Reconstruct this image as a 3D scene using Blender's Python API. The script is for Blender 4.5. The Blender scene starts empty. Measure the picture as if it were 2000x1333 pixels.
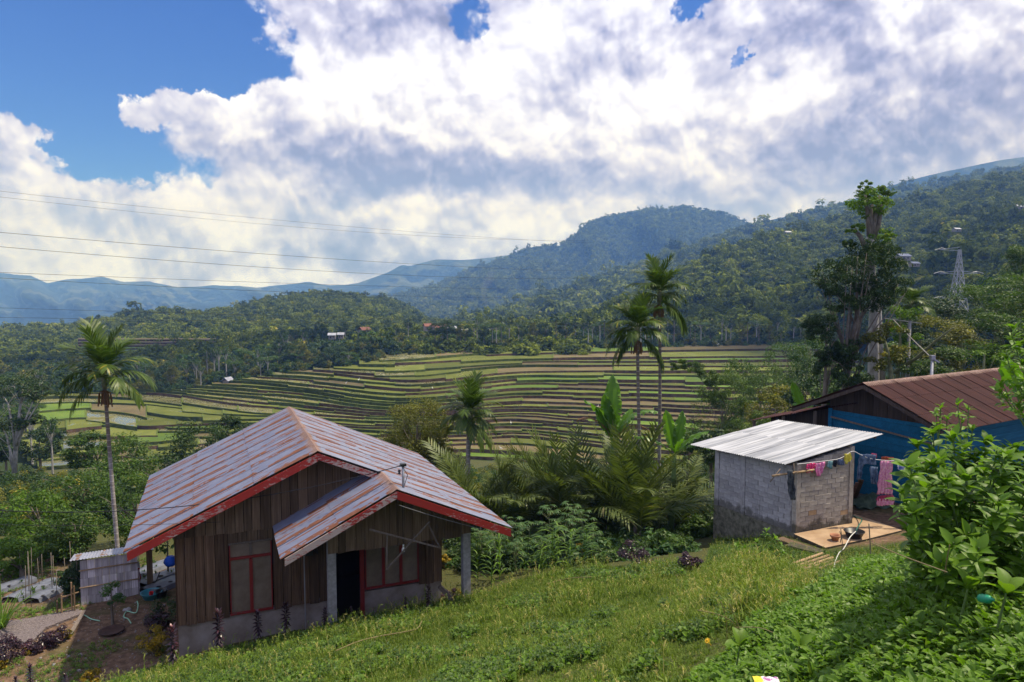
import bpy, math, random
import numpy as np
from mathutils import Vector, Matrix, Euler

scene = bpy.context.scene
COL = scene.collection
R = math.radians

# ------------------------------------------------------------------ camera
FOC = 1400.0                       # focal length in pixels of the 2000 px wide photograph
TH = math.atan(96.5 / FOC)         # camera looks down by 3.9 degrees
CT, ST = math.cos(TH), math.sin(TH)
cam_data = bpy.data.cameras.new("camera")
cam_data.sensor_width = 36.0
cam_data.lens = 36.0 * FOC / 2000.0
cam_data.clip_start = 0.1
cam_data.clip_end = 20000.0
cam = bpy.data.objects.new("camera", cam_data)
COL.objects.link(cam)
cam.location = (0, 0, 0)
cam.rotation_euler = (math.pi / 2 - TH, 0, 0)
scene.camera = cam

# ------------------------------------------------------------------ colour management
scene.view_settings.view_transform = 'Standard'
scene.view_settings.look = 'None'
scene.view_settings.exposure = 0.46
scene.view_settings.gamma = 1.0
scene.view_settings.use_curve_mapping = False
scene.render.engine = 'CYCLES'
cy = scene.cycles
cy.max_bounces = 5
cy.diffuse_bounces = 2
cy.glossy_bounces = 2
cy.transmission_bounces = 3
cy.transparent_max_bounces = 6
cy.volume_bounces = 0
cy.use_denoising = True
cy.sample_clamp_indirect = 4.0
cy.caustics_reflective = False
cy.caustics_refractive = False

# ------------------------------------------------------------------ sun
SUN_AZ, SUN_EL = R(76.0), R(63.0)      # clockwise from +Y (view direction)
SUN_DIR = Vector((math.sin(SUN_AZ) * math.cos(SUN_EL), math.cos(SUN_AZ) * math.cos(SUN_EL), math.sin(SUN_EL)))
sun_data = bpy.data.lights.new("sun", 'SUN')
sun_data.energy = 4.2
sun_data.angle = R(1.5)
sun_data.color = (1.0, 0.93, 0.80)
sun = bpy.data.objects.new("sun", sun_data)
COL.objects.link(sun)
sun.rotation_euler = SUN_DIR.to_track_quat('Z', 'Y').to_euler()

# ------------------------------------------------------------------ node helpers
class NT:
    def __init__(self, tree):
        self.t = tree
        self.n = tree.nodes
        self.l = tree.links
    def new(self, typ, **kw):
        nd = self.n.new(typ)
        ins = kw.pop('ins', {})
        for k, v in kw.items():
            setattr(nd, k, v)
        for k, v in ins.items():
            self.set(nd.inputs[k], v)
        return nd
    def set(self, sock, v):
        if isinstance(v, bpy.types.NodeSocket):
            self.l.new(v, sock)
        elif isinstance(v, (tuple, list)) and len(v) == 3 and sock.type == 'RGBA':
            sock.default_value = (*v, 1)
        else:
            sock.default_value = v
    def math(self, op, a, b=0.0, c=0.0, clamp=False):
        nd = self.n.new('ShaderNodeMath'); nd.operation = op; nd.use_clamp = clamp
        self.set(nd.inputs[0], a); self.set(nd.inputs[1], b); self.set(nd.inputs[2], c)
        return nd.outputs[0]
    def vmath(self, op, a, b=(0, 0, 0)):
        nd = self.n.new('ShaderNodeVectorMath'); nd.operation = op
        self.set(nd.inputs[0], a); self.set(nd.inputs[1], b)
        return nd.outputs[0]
    def mix(self, f, a, b, blend='MIX'):
        nd = self.n.new('ShaderNodeMix'); nd.data_type = 'RGBA'; nd.blend_type = blend
        self.set(nd.inputs[0], f); self.set(nd.inputs[6], a); self.set(nd.inputs[7], b)
        return nd.outputs[2]
    def smooth(self, v, lo, hi, a=0.0, b=1.0):
        nd = self.n.new('ShaderNodeMapRange'); nd.interpolation_type = 'SMOOTHSTEP'
        self.set(nd.inputs[0], v); nd.inputs[1].default_value = lo; nd.inputs[2].default_value = hi
        nd.inputs[3].default_value = a; nd.inputs[4].default_value = b
        return nd.outputs[0]
    def lin(self, v, lo, hi, a=0.0, b=1.0):
        nd = self.n.new('ShaderNodeMapRange')
        self.set(nd.inputs[0], v); nd.inputs[1].default_value = lo; nd.inputs[2].default_value = hi
        nd.inputs[3].default_value = a; nd.inputs[4].default_value = b
        return nd.outputs[0]
    def noise(self, vec, scale, detail=2.0, rough=0.5, dist=0.0, out=0, dims='3D'):
        nd = self.n.new('ShaderNodeTexNoise'); nd.noise_dimensions = dims
        if vec is not None: self.l.new(vec, nd.inputs['Vector'])
        self.set(nd.inputs['Scale'], scale); nd.inputs['Detail'].default_value = detail
        nd.inputs['Roughness'].default_value = rough; nd.inputs['Distortion'].default_value = dist
        return nd.outputs[out]

# ------------------------------------------------------------------ world: Nishita sky with cumulus clouds
world = bpy.data.worlds.new("World")
scene.world = world
world.use_nodes = True
wt = NT(world.node_tree)
wt.n.clear()
SKY_K = 0.12
sky = wt.new('ShaderNodeTexSky', sky_type='NISHITA')
sky.sun_disc = False
sky.sun_elevation = SUN_EL
sky.sun_rotation = SUN_AZ
sky.altitude = 900
sky.air_density = 1.0
sky.dust_density = 0.3
sky.ozone_density = 2.5
gen = wt.new('ShaderNodeTexCoord').outputs['Generated']
sep = wt.new('ShaderNodeSeparateXYZ', ins={0: gen})
EL = sep.outputs[2]
# stereographic plane centred on the view direction: no seam in front, to the sides or overhead
den = wt.math('ADD', sep.outputs[1], 1.02)
P = wt.new('ShaderNodeCombineXYZ', ins={0: wt.math('DIVIDE', sep.outputs[0], den), 1: wt.math('DIVIDE', EL, den), 2: 0.0}).outputs[0]

def stereo(px, py):
    x, y, z = (px - 1000) / FOC, 1.0, (570 - py) / FOC
    n = math.sqrt(x * x + y * y + z * z)
    return x / n / (1.02 + y / n), z / n / (1.02 + y / n), 1.0 / (n * (1.02 + 1.0 / n)) / 1.0
def vmath3(op, a, b, c):
    nd = wt.n.new('ShaderNodeVectorMath'); nd.operation = op
    wt.set(nd.inputs[0], a); wt.set(nd.inputs[1], b); wt.set(nd.inputs[2], c)
    return nd.outputs[0]
w1 = wt.noise(P, 7.0, 2, 0.5, out=1, dims='2D')
Pw = vmath3('MULTIPLY_ADD', wt.vmath('SUBTRACT', w1, (0.5, 0.5, 0.5)), (0.028, 0.022, 0.0), P)
w2 = wt.noise(P, 30.0, 3, 0.6, out=1, dims='2D')
w2c = wt.vmath('SUBTRACT', w2, (0.5, 0.5, 0.5))
Pw2 = vmath3('MULTIPLY_ADD', w2c, (0.011, 0.011, 0.0), Pw)
# coordinates for the placed masses, strongly frayed
w3 = wt.noise(P, 13.0, 6, 0.64, out=1, dims='2D')
Pb = vmath3('MULTIPLY_ADD', wt.vmath('SUBTRACT', w3, (0.5, 0.5, 0.5)), (0.085, 0.062, 0.0), P)

def dens(off, nd_detail, vd_detail):
    v2 = wt.vmath('ADD', Pw, off) if off else Pw
    v3 = wt.vmath('ADD', Pw2, off) if off else Pw2
    big = wt.noise(v2, 8.5, nd_detail, 0.56, dims='2D')
    vo = wt.new('ShaderNodeTexVoronoi', voronoi_dimensions='2D', feature='SMOOTH_F1')
    vo.inputs['Scale'].default_value = 25.0
    vo.inputs['Detail'].default_value = vd_detail
    vo.inputs['Roughness'].default_value = 0.5
    vo.inputs['Lacunarity'].default_value = 2.3
    vo.inputs['Smoothness'].default_value = 0.5
    vo.normalize = True
    wt.l.new(v3, vo.inputs['Vector'])
    return wt.math('ADD', wt.math('MULTIPLY', big, 0.60), wt.math('MULTIPLY_ADD', vo.outputs['Distance'], -0.55, 0.50))
def blob(px, py, rx, ry, soft=0.0):
    x0, y0, k = stereo(px, py)
    sx, sy = FOC / rx / k, FOC / ry / k
    v = vmath3('MULTIPLY_ADD', Pb, (sx, sy, 0.0), (-x0 * sx, -y0 * sy, 0.0))
    nd = wt.n.new('ShaderNodeVectorMath'); nd.operation = 'LENGTH'
    wt.l.new(v, nd.inputs[0])
    return wt.smooth(nd.outputs['Value'], 1.4 + soft, 0.5 - soft)
def total(lst, base=0.0):
    v = base
    for amp, b in lst:
        v = wt.math('MULTIPLY_ADD', b, amp, v)
    return v
cover = total([
    (-0.60, blob(190, 70, 450, 150)), (-0.50, blob(330, 130, 250, 80)), (-0.45, blob(80, 190, 150, 60)),
    (-0.48, blob(310, 310, 150, 52)), (-0.40, blob(190, 250, 60, 60)), (-0.45, blob(925, 25, 75, 55)),
    (-0.36, blob(1441, 112, 16, 32)), (-0.42, blob(1345, 15, 52, 34)), (-0.40, blob(2350, 60, 260, 130)),
    (-0.45, blob(-500, 200, 500, 260)),
    (0.42, blob(370, 225, 210, 46)), (0.30, blob(500, 270, 170, 80)), (0.30, blob(690, 120, 210, 160)), (0.25, blob(20, 290, 110, 90)), (0.2, blob(1100, 130, 200, 130)), (0.12, blob(1000, 460, 1300, 160)),
], 0.20)
ln = wt.n.new('ShaderNodeVectorMath'); ln.operation = 'LENGTH'
wt.l.new(P, ln.inputs[0])
outside = wt.smooth(ln.outputs['Value'], 0.42, 0.60)
gn = wt.noise(P, 2.6, 3, 0.5, dims='2D')
# clear gaps in other directions too, so that the sky goes on as it does in view
cover = wt.math('MULTIPLY_ADD', outside, wt.smooth(gn, 0.40, 0.60, 0.06, -0.34), cover)
D0 = dens(None, 8, 3.0)
Dm = wt.math('MULTIPLY_ADD', wt.math('SUBTRACT', D0, 0.5), 1.5, wt.math('ADD', cover, 0.55))
alpha = wt.smooth(Dm, 0.53, 0.76)
# relief: density a little towards the light (up and to the right)
Da = dens((0.0022, 0.0065, 0.0), 6, 2.5)
Db = dens((0.010, 0.031, 0.0), 3, 0.0)
D1 = wt.math('MAXIMUM', -1.0, wt.math('SUBTRACT', D0, Db))
rel = wt.math('MULTIPLY_ADD', wt.math('SUBTRACT', D0, Da), 2.9, wt.math('MULTIPLY', D1, 0.95))
grey = total([
    (0.95, blob(820, 330, 290, 46, 0.2)), (0.45, blob(960, 365, 190, 36, 0.2)), (0.70, blob(700, 388, 76, 32, 0.1)), (0.85, blob(1590, 300, 280, 52, 0.2)),
    (0.45, blob(1850, 260, 260, 90, 0.3)), (0.30, blob(1850, 60, 330, 100, 0.3)), (0.30, blob(720, 20, 200, 45, 0.3)),
    (0.45, blob(1560, 400, 380, 40, 0.3)), (0.45, blob(640, 490, 120, 24, 0.2)), (0.35, blob(890, 500, 160, 20, 0.2)), (0.45, blob(20, 270, 110, 90, 0.3)),
    (0.25, blob(1130, 160, 120, 110, 0.3)), (0.30, blob(180, 430, 150, 40, 0.3)), (0.3, blob(600, 250, 150, 50, 0.3)),
])
grey = wt.math('ADD', grey, wt.smooth(EL, 0.24, 0.04, 0.02, 0.18))
grey = wt.math('MULTIPLY_ADD', outside, wt.smooth(gn, 0.62, 0.42, 0.55, 0.1), grey)
lum = wt.math('ADD', wt.math('MULTIPLY_ADD', grey, -0.56, 0.82), rel)
lum = wt.math('MINIMUM', wt.math('MAXIMUM', lum, 0.10), 1.0)
ramp = wt.new('ShaderNodeValToRGB', ins={0: lum})
cr = ramp.color_ramp
cr.elements[0].position = 0.0; cr.elements[0].color = (0.15, 0.145, 0.23, 1)
cr.elements[1].position = 1.0; cr.elements[1].color = (0.95, 0.95, 0.97, 1)
for p_, c_ in ((0.35, (0.33, 0.32, 0.46, 1)), (0.62, (0.58, 0.56, 0.68, 1)), (0.82, (0.80, 0.79, 0.87, 1))):
    e_ = cr.elements.new(p_); e_.color = c_
cloudc = wt.vmath('MULTIPLY', ramp.outputs[0], (0.90 / SKY_K, 0.95 / SKY_K, 1.12 / SKY_K))
cloudc = wt.mix(wt.smooth(EL, 0.20, 0.02), cloudc, wt.vmath('MULTIPLY', cloudc, (0.84, 0.94, 1.22)))
bluesky = wt.mix(1.0, sky.outputs[0], (0.075, 0.25, 0.76), 'MULTIPLY')
final = wt.mix(alpha, bluesky, cloudc)
# below the horizon: dull green-grey ground tone
final = wt.mix(wt.smooth(EL, -0.02, -0.06), final, (0.9, 1.0, 0.7))
bg = wt.new('ShaderNodeBackground', ins={0: final, 1: SKY_K})
wo = wt.new('ShaderNodeOutputWorld', ins={0: bg.outputs[0]})
world.cycles.sampling_method = 'MANUAL'
world.cycles.sample_map_resolution = 256


# ================================================================== geometry helpers
def ray(px, py):
    x = (px - 1000) / FOC; u = -(py - 666.5) / FOC
    return Vector((x, CT + u * ST, -ST + u * CT))
def at_z(px, py, z): r = ray(px, py); return r * (z / r.z)
def at_y(px, py, y): r = ray(px, py); return r * (y / r.y)
def at_plane(px, py, p0, n): r = ray(px, py); return r * (Vector(p0).dot(n) / r.dot(n))

def mesh_from(name, V, F, mats=(), tint=None, mi=None, smooth=False, uv=None):
    """V (n,3) array, F list of equal-length index rows (array) or list of arrays"""
    me = bpy.data.meshes.new(name)
    V = np.asarray(V, dtype=np.float32).reshape(-1, 3)
    if isinstance(F, np.ndarray): F = [F]
    F = [np.asarray(f, dtype=np.int32) for f in F if len(f)]
    loops = np.concatenate([f.ravel() for f in F]); sizes = np.concatenate([np.full(len(f), f.shape[1]) for f in F])
    me.vertices.add(len(V)); me.vertices.foreach_set("co", V.ravel())
    me.loops.add(len(loops)); me.loops.foreach_set("vertex_index", loops.astype(np.int32))
    me.polygons.add(len(sizes))
    me.polygons.foreach_set("loop_start", np.concatenate([[0], np.cumsum(sizes)[:-1]]).astype(np.int32))
    if mi is not None: me.polygons.foreach_set("material_index", np.asarray(mi, dtype=np.int32))
    me.polygons.foreach_set("use_smooth", np.full(len(sizes), bool(smooth)))
    if tint is not None:
        a = me.attributes.new("tint", 'FLOAT', 'POINT'); a.data.foreach_set("value", np.asarray(tint, dtype=np.float32))
    for m in mats: me.materials.append(m)
    me.update(calc_edges=True)
    return me

def link(name, data, parent=None, loc=None, rot=None, scale=None):
    o = bpy.data.objects.new(name, data)
    COL.objects.link(o)
    if parent is not None: o.parent = parent
    if loc is not None: o.location = loc
    if rot is not None: o.rotation_euler = rot
    if scale is not None: o.scale = scale if hasattr(scale, '__len__') else (scale,) * 3
    return o
def tag(o, label=None, cat=None, group=None, kind=None):
    if label: o['label'] = label
    if cat: o['category'] = cat
    if group: o['group'] = group
    if kind: o['kind'] = kind
    return o
def thing(name, label, cat, loc=(0, 0, 0), rotz=0.0, group=None, scale=None):
    o = link(name, None, loc=loc, rot=(0, 0, rotz), scale=scale)
    return tag(o, label, cat, group)
def kids(o): return [c for c in bpy.data.objects if c.parent == o]
CH = {}
def part(name, data, parent, loc=None, rot=None, scale=None, label=None):
    o = link(name, data, parent, loc, rot, scale)
    CH.setdefault(parent.name, []).append(o)
    if label: o['label'] = label
    return o
def copy_tree(o, parent=None):
    c = o.copy(); COL.objects.link(c)
    if parent is not None:
        c.parent = parent
        CH.setdefault(parent.name, []).append(c)
    for ch in CH.get(o.name, []): copy_tree(ch, c)
    return c

class MB:
    """collects simple solids into one mesh"""
    def __init__(self): self.v = []; self.f = []; self.m = []; self.t = []; self.n = 0; self.cur = 0; self.tv = 0.5
    def add(self, V, F):
        V = np.asarray(V, dtype=float).reshape(-1, 3)
        self.v.append(V)
        for f in F: self.f.append([i + self.n for i in f]); self.m.append(self.cur)
        self.t.append(np.full(len(V), self.tv)); self.n += len(V)
    def hexa(self, P):   # 8 corners: bottom 0-3 ccw, top 4-7
        self.add(P, [(3, 2, 1, 0), (4, 5, 6, 7), (0, 1, 5, 4), (1, 2, 6, 5), (2, 3, 7, 6), (3, 0, 4, 7)])
    def box(self, c, s, rot=None):
        x, y, z = s[0] / 2, s[1] / 2, s[2] / 2
        P = np.array([(-x, -y, -z), (x, -y, -z), (x, y, -z), (-x, y, -z), (-x, -y, z), (x, -y, z), (x, y, z), (-x, y, z)])
        if rot is not None: P = P @ np.array(Euler(rot).to_matrix()).T
        self.hexa(P + np.array(c))
    def bar(self, a, b, w, h, up=(0, 0, 1)):
        a, b = Vector(a), Vector(b); d = (b - a).normalized()
        s = d.cross(Vector(up)); s = s.normalized() if s.length > 1e-4 else Vector((1, 0, 0)); u = s.cross(d)
        P = []
        for e in (a, b):
            for sx, su in ((-1, -1), (1, -1), (1, 1), (-1, 1)): P.append(e + s * sx * w / 2 + u * su * h / 2)
        self.add(P, [(0, 1, 2, 3), (7, 6, 5, 4), (0, 4, 5, 1), (1, 5, 6, 2), (2, 6, 7, 3), (3, 7, 4, 0)])
    def tube(self, pts, rad, n=8, cap=True, jit=0.0, rng=None):
        pts = [Vector(p) for p in pts]; k = len(pts)
        rad = list(rad) if hasattr(rad, '__len__') else [rad] * k
        V = []; ref = Vector((0.31, 0.17, 0.93)).normalized()
        t0 = (pts[1] - pts[0]).normalized()
        s = t0.cross(ref)
        if s.length < .1: s = t0.cross(Vector((1, 0, 0)))
        s.normalize()
        for i in range(k):
            t = (pts[min(i + 1, k - 1)] - pts[max(i - 1, 0)]).normalized()
            s = (s - t * s.dot(t)).normalized(); u = t.cross(s)
            for j in range(n):
                a = 2 * math.pi * j / n; rr = rad[i]
                if jit: rr *= 1 + (rng.random() - .5) * jit
                V.append(pts[i] + (s * math.cos(a) + u * math.sin(a)) * rr)
        F = [(i * n + j, i * n + (j + 1) % n, (i + 1) * n + (j + 1) % n, (i + 1) * n + j) for i in range(k - 1) for j in range(n)]
        if cap: F += [tuple(range(n - 1, -1, -1)), tuple((k - 1) * n + j for j in range(n))]
        self.add(V, F)
    def lathe(self, prof, c=(0, 0, 0), n=20):
        V = []; k = len(prof)
        for r, z in prof:
            for j in range(n):
                a = 2 * math.pi * j / n; V.append((c[0] + r * math.cos(a), c[1] + r * math.sin(a), c[2] + z))
        self.add(V, [(i * n + j, i * n + (j + 1) % n, (i + 1) * n + (j + 1) % n, (i + 1) * n + j) for i in range(k - 1) for j in range(n)])
    def mesh(self, name, mats, smooth=False):
        me = bpy.data.meshes.new(name)
        V = np.concatenate(self.v)
        me.from_pydata(V.tolist(), [], self.f)
        me.polygons.foreach_set("material_index", np.array(self.m, dtype=np.int32))
        me.polygons.foreach_set("use_smooth", np.full(len(self.f), bool(smooth)))
        a = me.attributes.new("tint", 'FLOAT', 'POINT'); a.data.foreach_set("value", np.concatenate(self.t).astype(np.float32))
        for m in (mats if isinstance(mats, (list, tuple)) else [mats]): me.materials.append(m)
        me.update()
        return me
    def build(self, name, mats, parent=None, smooth=False, **kw):
        me = self.mesh(name, mats, smooth)
        if parent is not None: return part(name, me, parent, **kw)
        return link(name, me, **kw)

def grid_faces(nr, nc):
    i = np.arange(nr - 1)[:, None] * nc + np.arange(nc - 1)[None, :]
    i = i.ravel()
    return np.stack([i, i + 1, i + nc + 1, i + nc], 1)

# vectorised value noise (for terrain shape)
_rs = np.random.RandomState(7); _tab = _rs.rand(512, 512).astype(np.float64)
def vnoise(x, y):
    xi = np.floor(x).astype(int); yi = np.floor(y).astype(int); fx = x - xi; fy = y - yi
    fx = fx * fx * (3 - 2 * fx); fy = fy * fy * (3 - 2 * fy)
    g = lambda a, b: _tab[a & 511, b & 511]
    return (g(xi, yi) * (1 - fx) + g(xi + 1, yi) * fx) * (1 - fy) + (g(xi, yi + 1) * (1 - fx) + g(xi + 1, yi + 1) * fx) * fy
def fbm(x, y, o=4, r=0.5):
    s = 0; a = 1; t = 0
    for i in range(o):
        s = s + a * vnoise(x + 17.3 * i, y + 9.1 * i); t += a; a *= r; x = x * 2.03; y = y * 2.03
    return s / t - 0.5

# ================================================================== materials
def new_mat(name):
    m = bpy.data.materials.new(name); m.use_nodes = True
    q = NT(m.node_tree); b = q.n['Principled BSDF']
    return m, q, b
def ramp(q, fac, stops):
    nd = q.new('ShaderNodeValToRGB', ins={0: fac}); cr = nd.color_ramp
    cr.elements[0].position = stops[0][0]; cr.elements[0].color = (*stops[0][1], 1)
    cr.elements[1].position = stops[-1][0]; cr.elements[1].color = (*stops[-1][1], 1)
    for p, c in stops[1:-1]:
        e = cr.elements.new(p); e.color = (*c, 1)
    return nd.outputs[0]
def bump(q, b, h, strength=0.3, dist=0.02):
    nd = q.new('ShaderNodeBump', ins={'Height': h}); nd.inputs['Strength'].default_value = strength; nd.inputs['Distance'].default_value = dist
    q.l.new(nd.outputs[0], b.inputs['Normal'])
def obj_rand(q): return q.new('ShaderNodeObjectInfo').outputs['Random']
def obj_co(q): return q.new('ShaderNodeTexCoord').outputs['Object']
def world_co(q): return q.new('ShaderNodeNewGeometry').outputs['Position']

def leaf_mat(name, c_dark, c_light, c_odd=None, odd=0.06, trans=0.35, rough=0.5, spec=0.3, hue_rand=0.25):
    """foliage: per-leaf attribute 'tint' and per-object random drive the leaf's own colour"""
    m, q, b = new_mat(name)
    at = q.new('ShaderNodeAttribute', attribute_name='tint').outputs['Fac']
    rnd = obj_rand(q)
    f = q.math('ADD', q.math('MULTIPLY', at, 1 - hue_rand), q.math('MULTIPLY', rnd, hue_rand), clamp=True)
    mid = tuple((a + b_) / 2 for a, b_ in zip(c_dark, c_light))
    stops = [(0.0, c_dark), (0.5, mid), (0.93, c_light)]
    if c_odd: stops = [(0.0, c_dark), (0.5, mid), (1 - odd - 0.02, c_light), (1 - odd + 0.02, c_odd)]
    col = ramp(q, f, stops)
    q.l.new(col, b.inputs['Base Color']); b.inputs['Roughness'].default_value = rough
    b.inputs['Specular IOR Level'].default_value = spec
    tr = q.new('ShaderNodeBsdfTranslucent')
    q.l.new(q.mix(1.0, col, (1.25, 1.35, 0.55), 'MULTIPLY'), tr.inputs['Color'])
    mx = q.new('ShaderNodeMixShader', ins={0: trans})
    q.l.new(b.outputs[0], mx.inputs[1]); q.l.new(tr.outputs[0], mx.inputs[2])
    q.l.new(mx.outputs[0], q.n['Material Output'].inputs['Surface'])
    return m
def simple_mat(name, c1, c2=None, scale=8.0, rough=0.8, detail=4, bstr=0.2, bdist=0.01, metal=0.0, spec=0.3, stretch=None, rand=0.15, coords='obj'):
    m, q, b = new_mat(name)
    co = obj_co(q) if coords == 'obj' else world_co(q)
    if stretch: co = q.vmath('MULTIPLY', co, stretch)
    n = q.noise(co, scale, detail, 0.6)
    col = ramp(q, n, [(0.3, c1), (0.7, c2 or c1)])
    if rand:
        v = q.lin(obj_rand(q), 0, 1, 1 - rand, 1 + rand)
        vv = q.new('ShaderNodeCombineXYZ', ins={0: v, 1: v, 2: v}).outputs[0]
        col = q.vmath('MULTIPLY', col, vv)
    q.l.new(col, b.inputs['Base Color'])
    b.inputs['Roughness'].default_value = rough; b.inputs['Metallic'].default_value = metal
    b.inputs['Specular IOR Level'].default_value = spec
    if bstr: bump(q, b, n, bstr, bdist)
    return m

M = {}
M['leaf_mid'] = leaf_mat('leaf_mid', (0.022, 0.055, 0.010), (0.100, 0.175, 0.025), (0.20, 0.20, 0.04), 0.05)
M['leaf_dark'] = leaf_mat('leaf_dark', (0.012, 0.034, 0.010), (0.055, 0.100, 0.020), (0.10, 0.13, 0.03), 0.04, trans=0.22)
M['leaf_bright'] = leaf_mat('leaf_bright', (0.045, 0.095, 0.010), (0.160, 0.280, 0.025), (0.30, 0.30, 0.03), 0.05, trans=0.42, rough=0.5)
M['leaf_olive'] = leaf_mat('leaf_olive', (0.045, 0.058, 0.010), (0.200, 0.200, 0.024), (0.36, 0.30, 0.03), 0.12)
M['leaf_glossy'] = leaf_mat('leaf_glossy', (0.050, 0.120, 0.010), (0.185, 0.330, 0.024), (0.36, 0.36, 0.03), 0.03, trans=0.42, rough=0.45, spec=0.3)
M['palm_leaf'] = leaf_mat('palm_leaf', (0.018, 0.050, 0.010), (0.120, 0.185, 0.026), (0.30, 0.26, 0.04), 0.12, trans=0.34, rough=0.42, spec=0.35)
M['salak_leaf'] = leaf_mat('salak_leaf', (0.030, 0.060, 0.014), (0.150, 0.185, 0.045), (0.24, 0.22, 0.08), 0.10, trans=0.28, rough=0.46, spec=0.25)
M['banana_leaf'] = leaf_mat('banana_leaf', (0.055, 0.130, 0.012), (0.130, 0.270, 0.025), None, trans=0.45, rough=0.35, spec=0.5)
M['dry_leaf'] = leaf_mat('dry_leaf', (0.10, 0.055, 0.025), (0.30, 0.17, 0.08), None, trans=0.25, rough=0.8)
M['cassava_leaf'] = leaf_mat('cassava_leaf', (0.030, 0.085, 0.022), (0.110, 0.200, 0.055), None, trans=0.36)
M['purple_leaf'] = leaf_mat('purple_leaf', (0.014, 0.008, 0.014), (0.075, 0.030, 0.045), (0.22, 0.06, 0.08), 0.10, trans=0.15, rough=0.35, spec=0.5)
M['yellow_leaf'] = leaf_mat('yellow_leaf', (0.07, 0.08, 0.010), (0.45, 0.30, 0.015), (0.55, 0.34, 0.02), 0.2, trans=0.3)
M['grass'] = leaf_mat('grass', (0.045, 0.090, 0.010), (0.190, 0.265, 0.030), (0.40, 0.36, 0.12), 0.11, trans=0.38, rough=0.6, hue_rand=0.45)
M['straw'] = leaf_mat('straw', (0.16, 0.12, 0.06), (0.40, 0.33, 0.18), None, trans=0.3, rough=0.8)
M['bamboo_leaf'] = leaf_mat('bamboo_leaf', (0.035, 0.070, 0.014), (0.125, 0.190, 0.038), (0.22, 0.21, 0.06), 0.06, trans=0.35)
M['hill_leaf'] = leaf_mat('hill_leaf', (0.012, 0.034, 0.008), (0.210, 0.250, 0.028), (0.34, 0.30, 0.06), 0.08, trans=0.22, rough=0.8, spec=0.1, hue_rand=0.65)
M['bark'] = simple_mat('bark', (0.10, 0.08, 0.06), (0.22, 0.19, 0.15), 10, 0.9, stretch=(1, 1, 0.35), bstr=0.5, bdist=0.03)
M['bark_pale'] = simple_mat('bark_pale', (0.20, 0.19, 0.16), (0.42, 0.40, 0.36), 6, 0.85, stretch=(1, 1, 0.5), bstr=0.3)
M['bark_green'] = simple_mat('bark_green', (0.10, 0.12, 0.05), (0.24, 0.24, 0.13), 7, 0.8)
M['stem_green'] = simple_mat('stem_green', (0.07, 0.12, 0.03), (0.13, 0.20, 0.05), 12, 0.6)

# ================================================================== ground, terraces
# paddy terraces: edge k is a contour at height TZ[k]; TY gives its image row at some azimuth columns
NK = 26
TZ = np.array([-33.0 + 0.40 * k if k < 10 else -29.0 + 0.56 * (k - 10) for k in range(NK)])
def spread(pairs):   # level -> row, linear between the given ones
    ks, ys = zip(*pairs); return np.interp(np.arange(NK), ks, ys)
TCOL = {
    -400: spread([(0, 930), (3, 880), (9, 790), (25, 730)]),
    -100: spread([(0, 925), (3, 888), (5, 852), (9, 778), (11, 766), (25, 712)]),
    60: spread([(0, 912), (3, 876), (4, 860), (5, 842), (6, 828), (9, 776), (11, 764), (25, 705)]),
    150: spread([(0, 906), (2, 884), (3, 869), (4, 852), (5, 832), (6, 812), (9, 774), (11, 762), (25, 700)]),
    250: spread([(0, 900), (2, 880), (3, 864), (4, 848), (5, 832), (6, 826), (7, 800), (8, 788), (10, 766), (25, 700)]),
    325: spread([(0, 898), (3, 862), (4, 848), (5, 838), (6, 831), (7, 824), (8, 796), (9, 782), (10, 769), (13, 757), (25, 705)]),
    450: spread([(0, 885), (4, 840), (9, 806), (10, 792), (11, 780), (12, 771), (16, 744), (25, 700)]),
    600: spread([(0, 880), (5, 834), (9, 808), (11, 792), (12, 784), (13, 775), (16, 757), (20, 726), (25, 695)]),
    700: spread([(0, 880), (5, 840), (12, 800), (13, 794), (15, 783), (17, 765), (18, 755), (20, 738), (25, 696)]),
    800: spread([(0, 885), (6, 838), (12, 806), (16, 781), (18, 766), (20, 746), (25, 690)]),
    900: spread([(0, 892), (2, 868), (12, 799), (16, 771), (20, 736), (25, 683)]),
    1000: spread([(0, 897), (1, 881), (2, 862), (3, 850), (12, 790), (25, 682)]),
    1100: spread([(0, 905), (1, 890), (2, 874), (3, 862), (10, 812), (25, 680)]),
    1250: spread([(0, 915), (1, 903), (2, 892), (10, 818), (25, 678)]),
    1400: spread([(0, 925), (2, 904), (10, 826), (25, 675)]),
    1600: spread([(0, 940), (2, 915), (10, 835), (25, 672)]),
    2000: spread([(0, 960), (10, 850), (25, 668)]),
    2600: spread([(0, 980), (10, 860), (25, 666)]),
}
_fx = np.arange(-2000, 4200, 15.0); _tc = sorted(TCOL); _raw = np.stack([np.interp(_fx, _tc, [TCOL[c][k] for c in _tc]) for k in range(NK)], 1)
_g = np.exp(-.5 * (np.arange(-12, 13) * 15.0 / 42) ** 2); _g /= _g.sum()
_tm = np.stack([np.convolve(np.pad(_raw[:, k], 12, 'edge'), _g, 'valid') for k in range(NK)], 1)
def trow(px):      # smooth-ish interpolation of rows of all levels at column px
    px = np.atleast_1d(px).astype(float)
    return np.stack([np.interp(px, _fx, _tm[:, k]) for k in range(NK)], 1)
def row_to_y(px, py, z):      # distance along +Y of the point seen at (px,py) whose height is z
    u = -(py - 666.5) / FOC
    return z * (CT + u * ST) / (-ST + u * CT)
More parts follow.
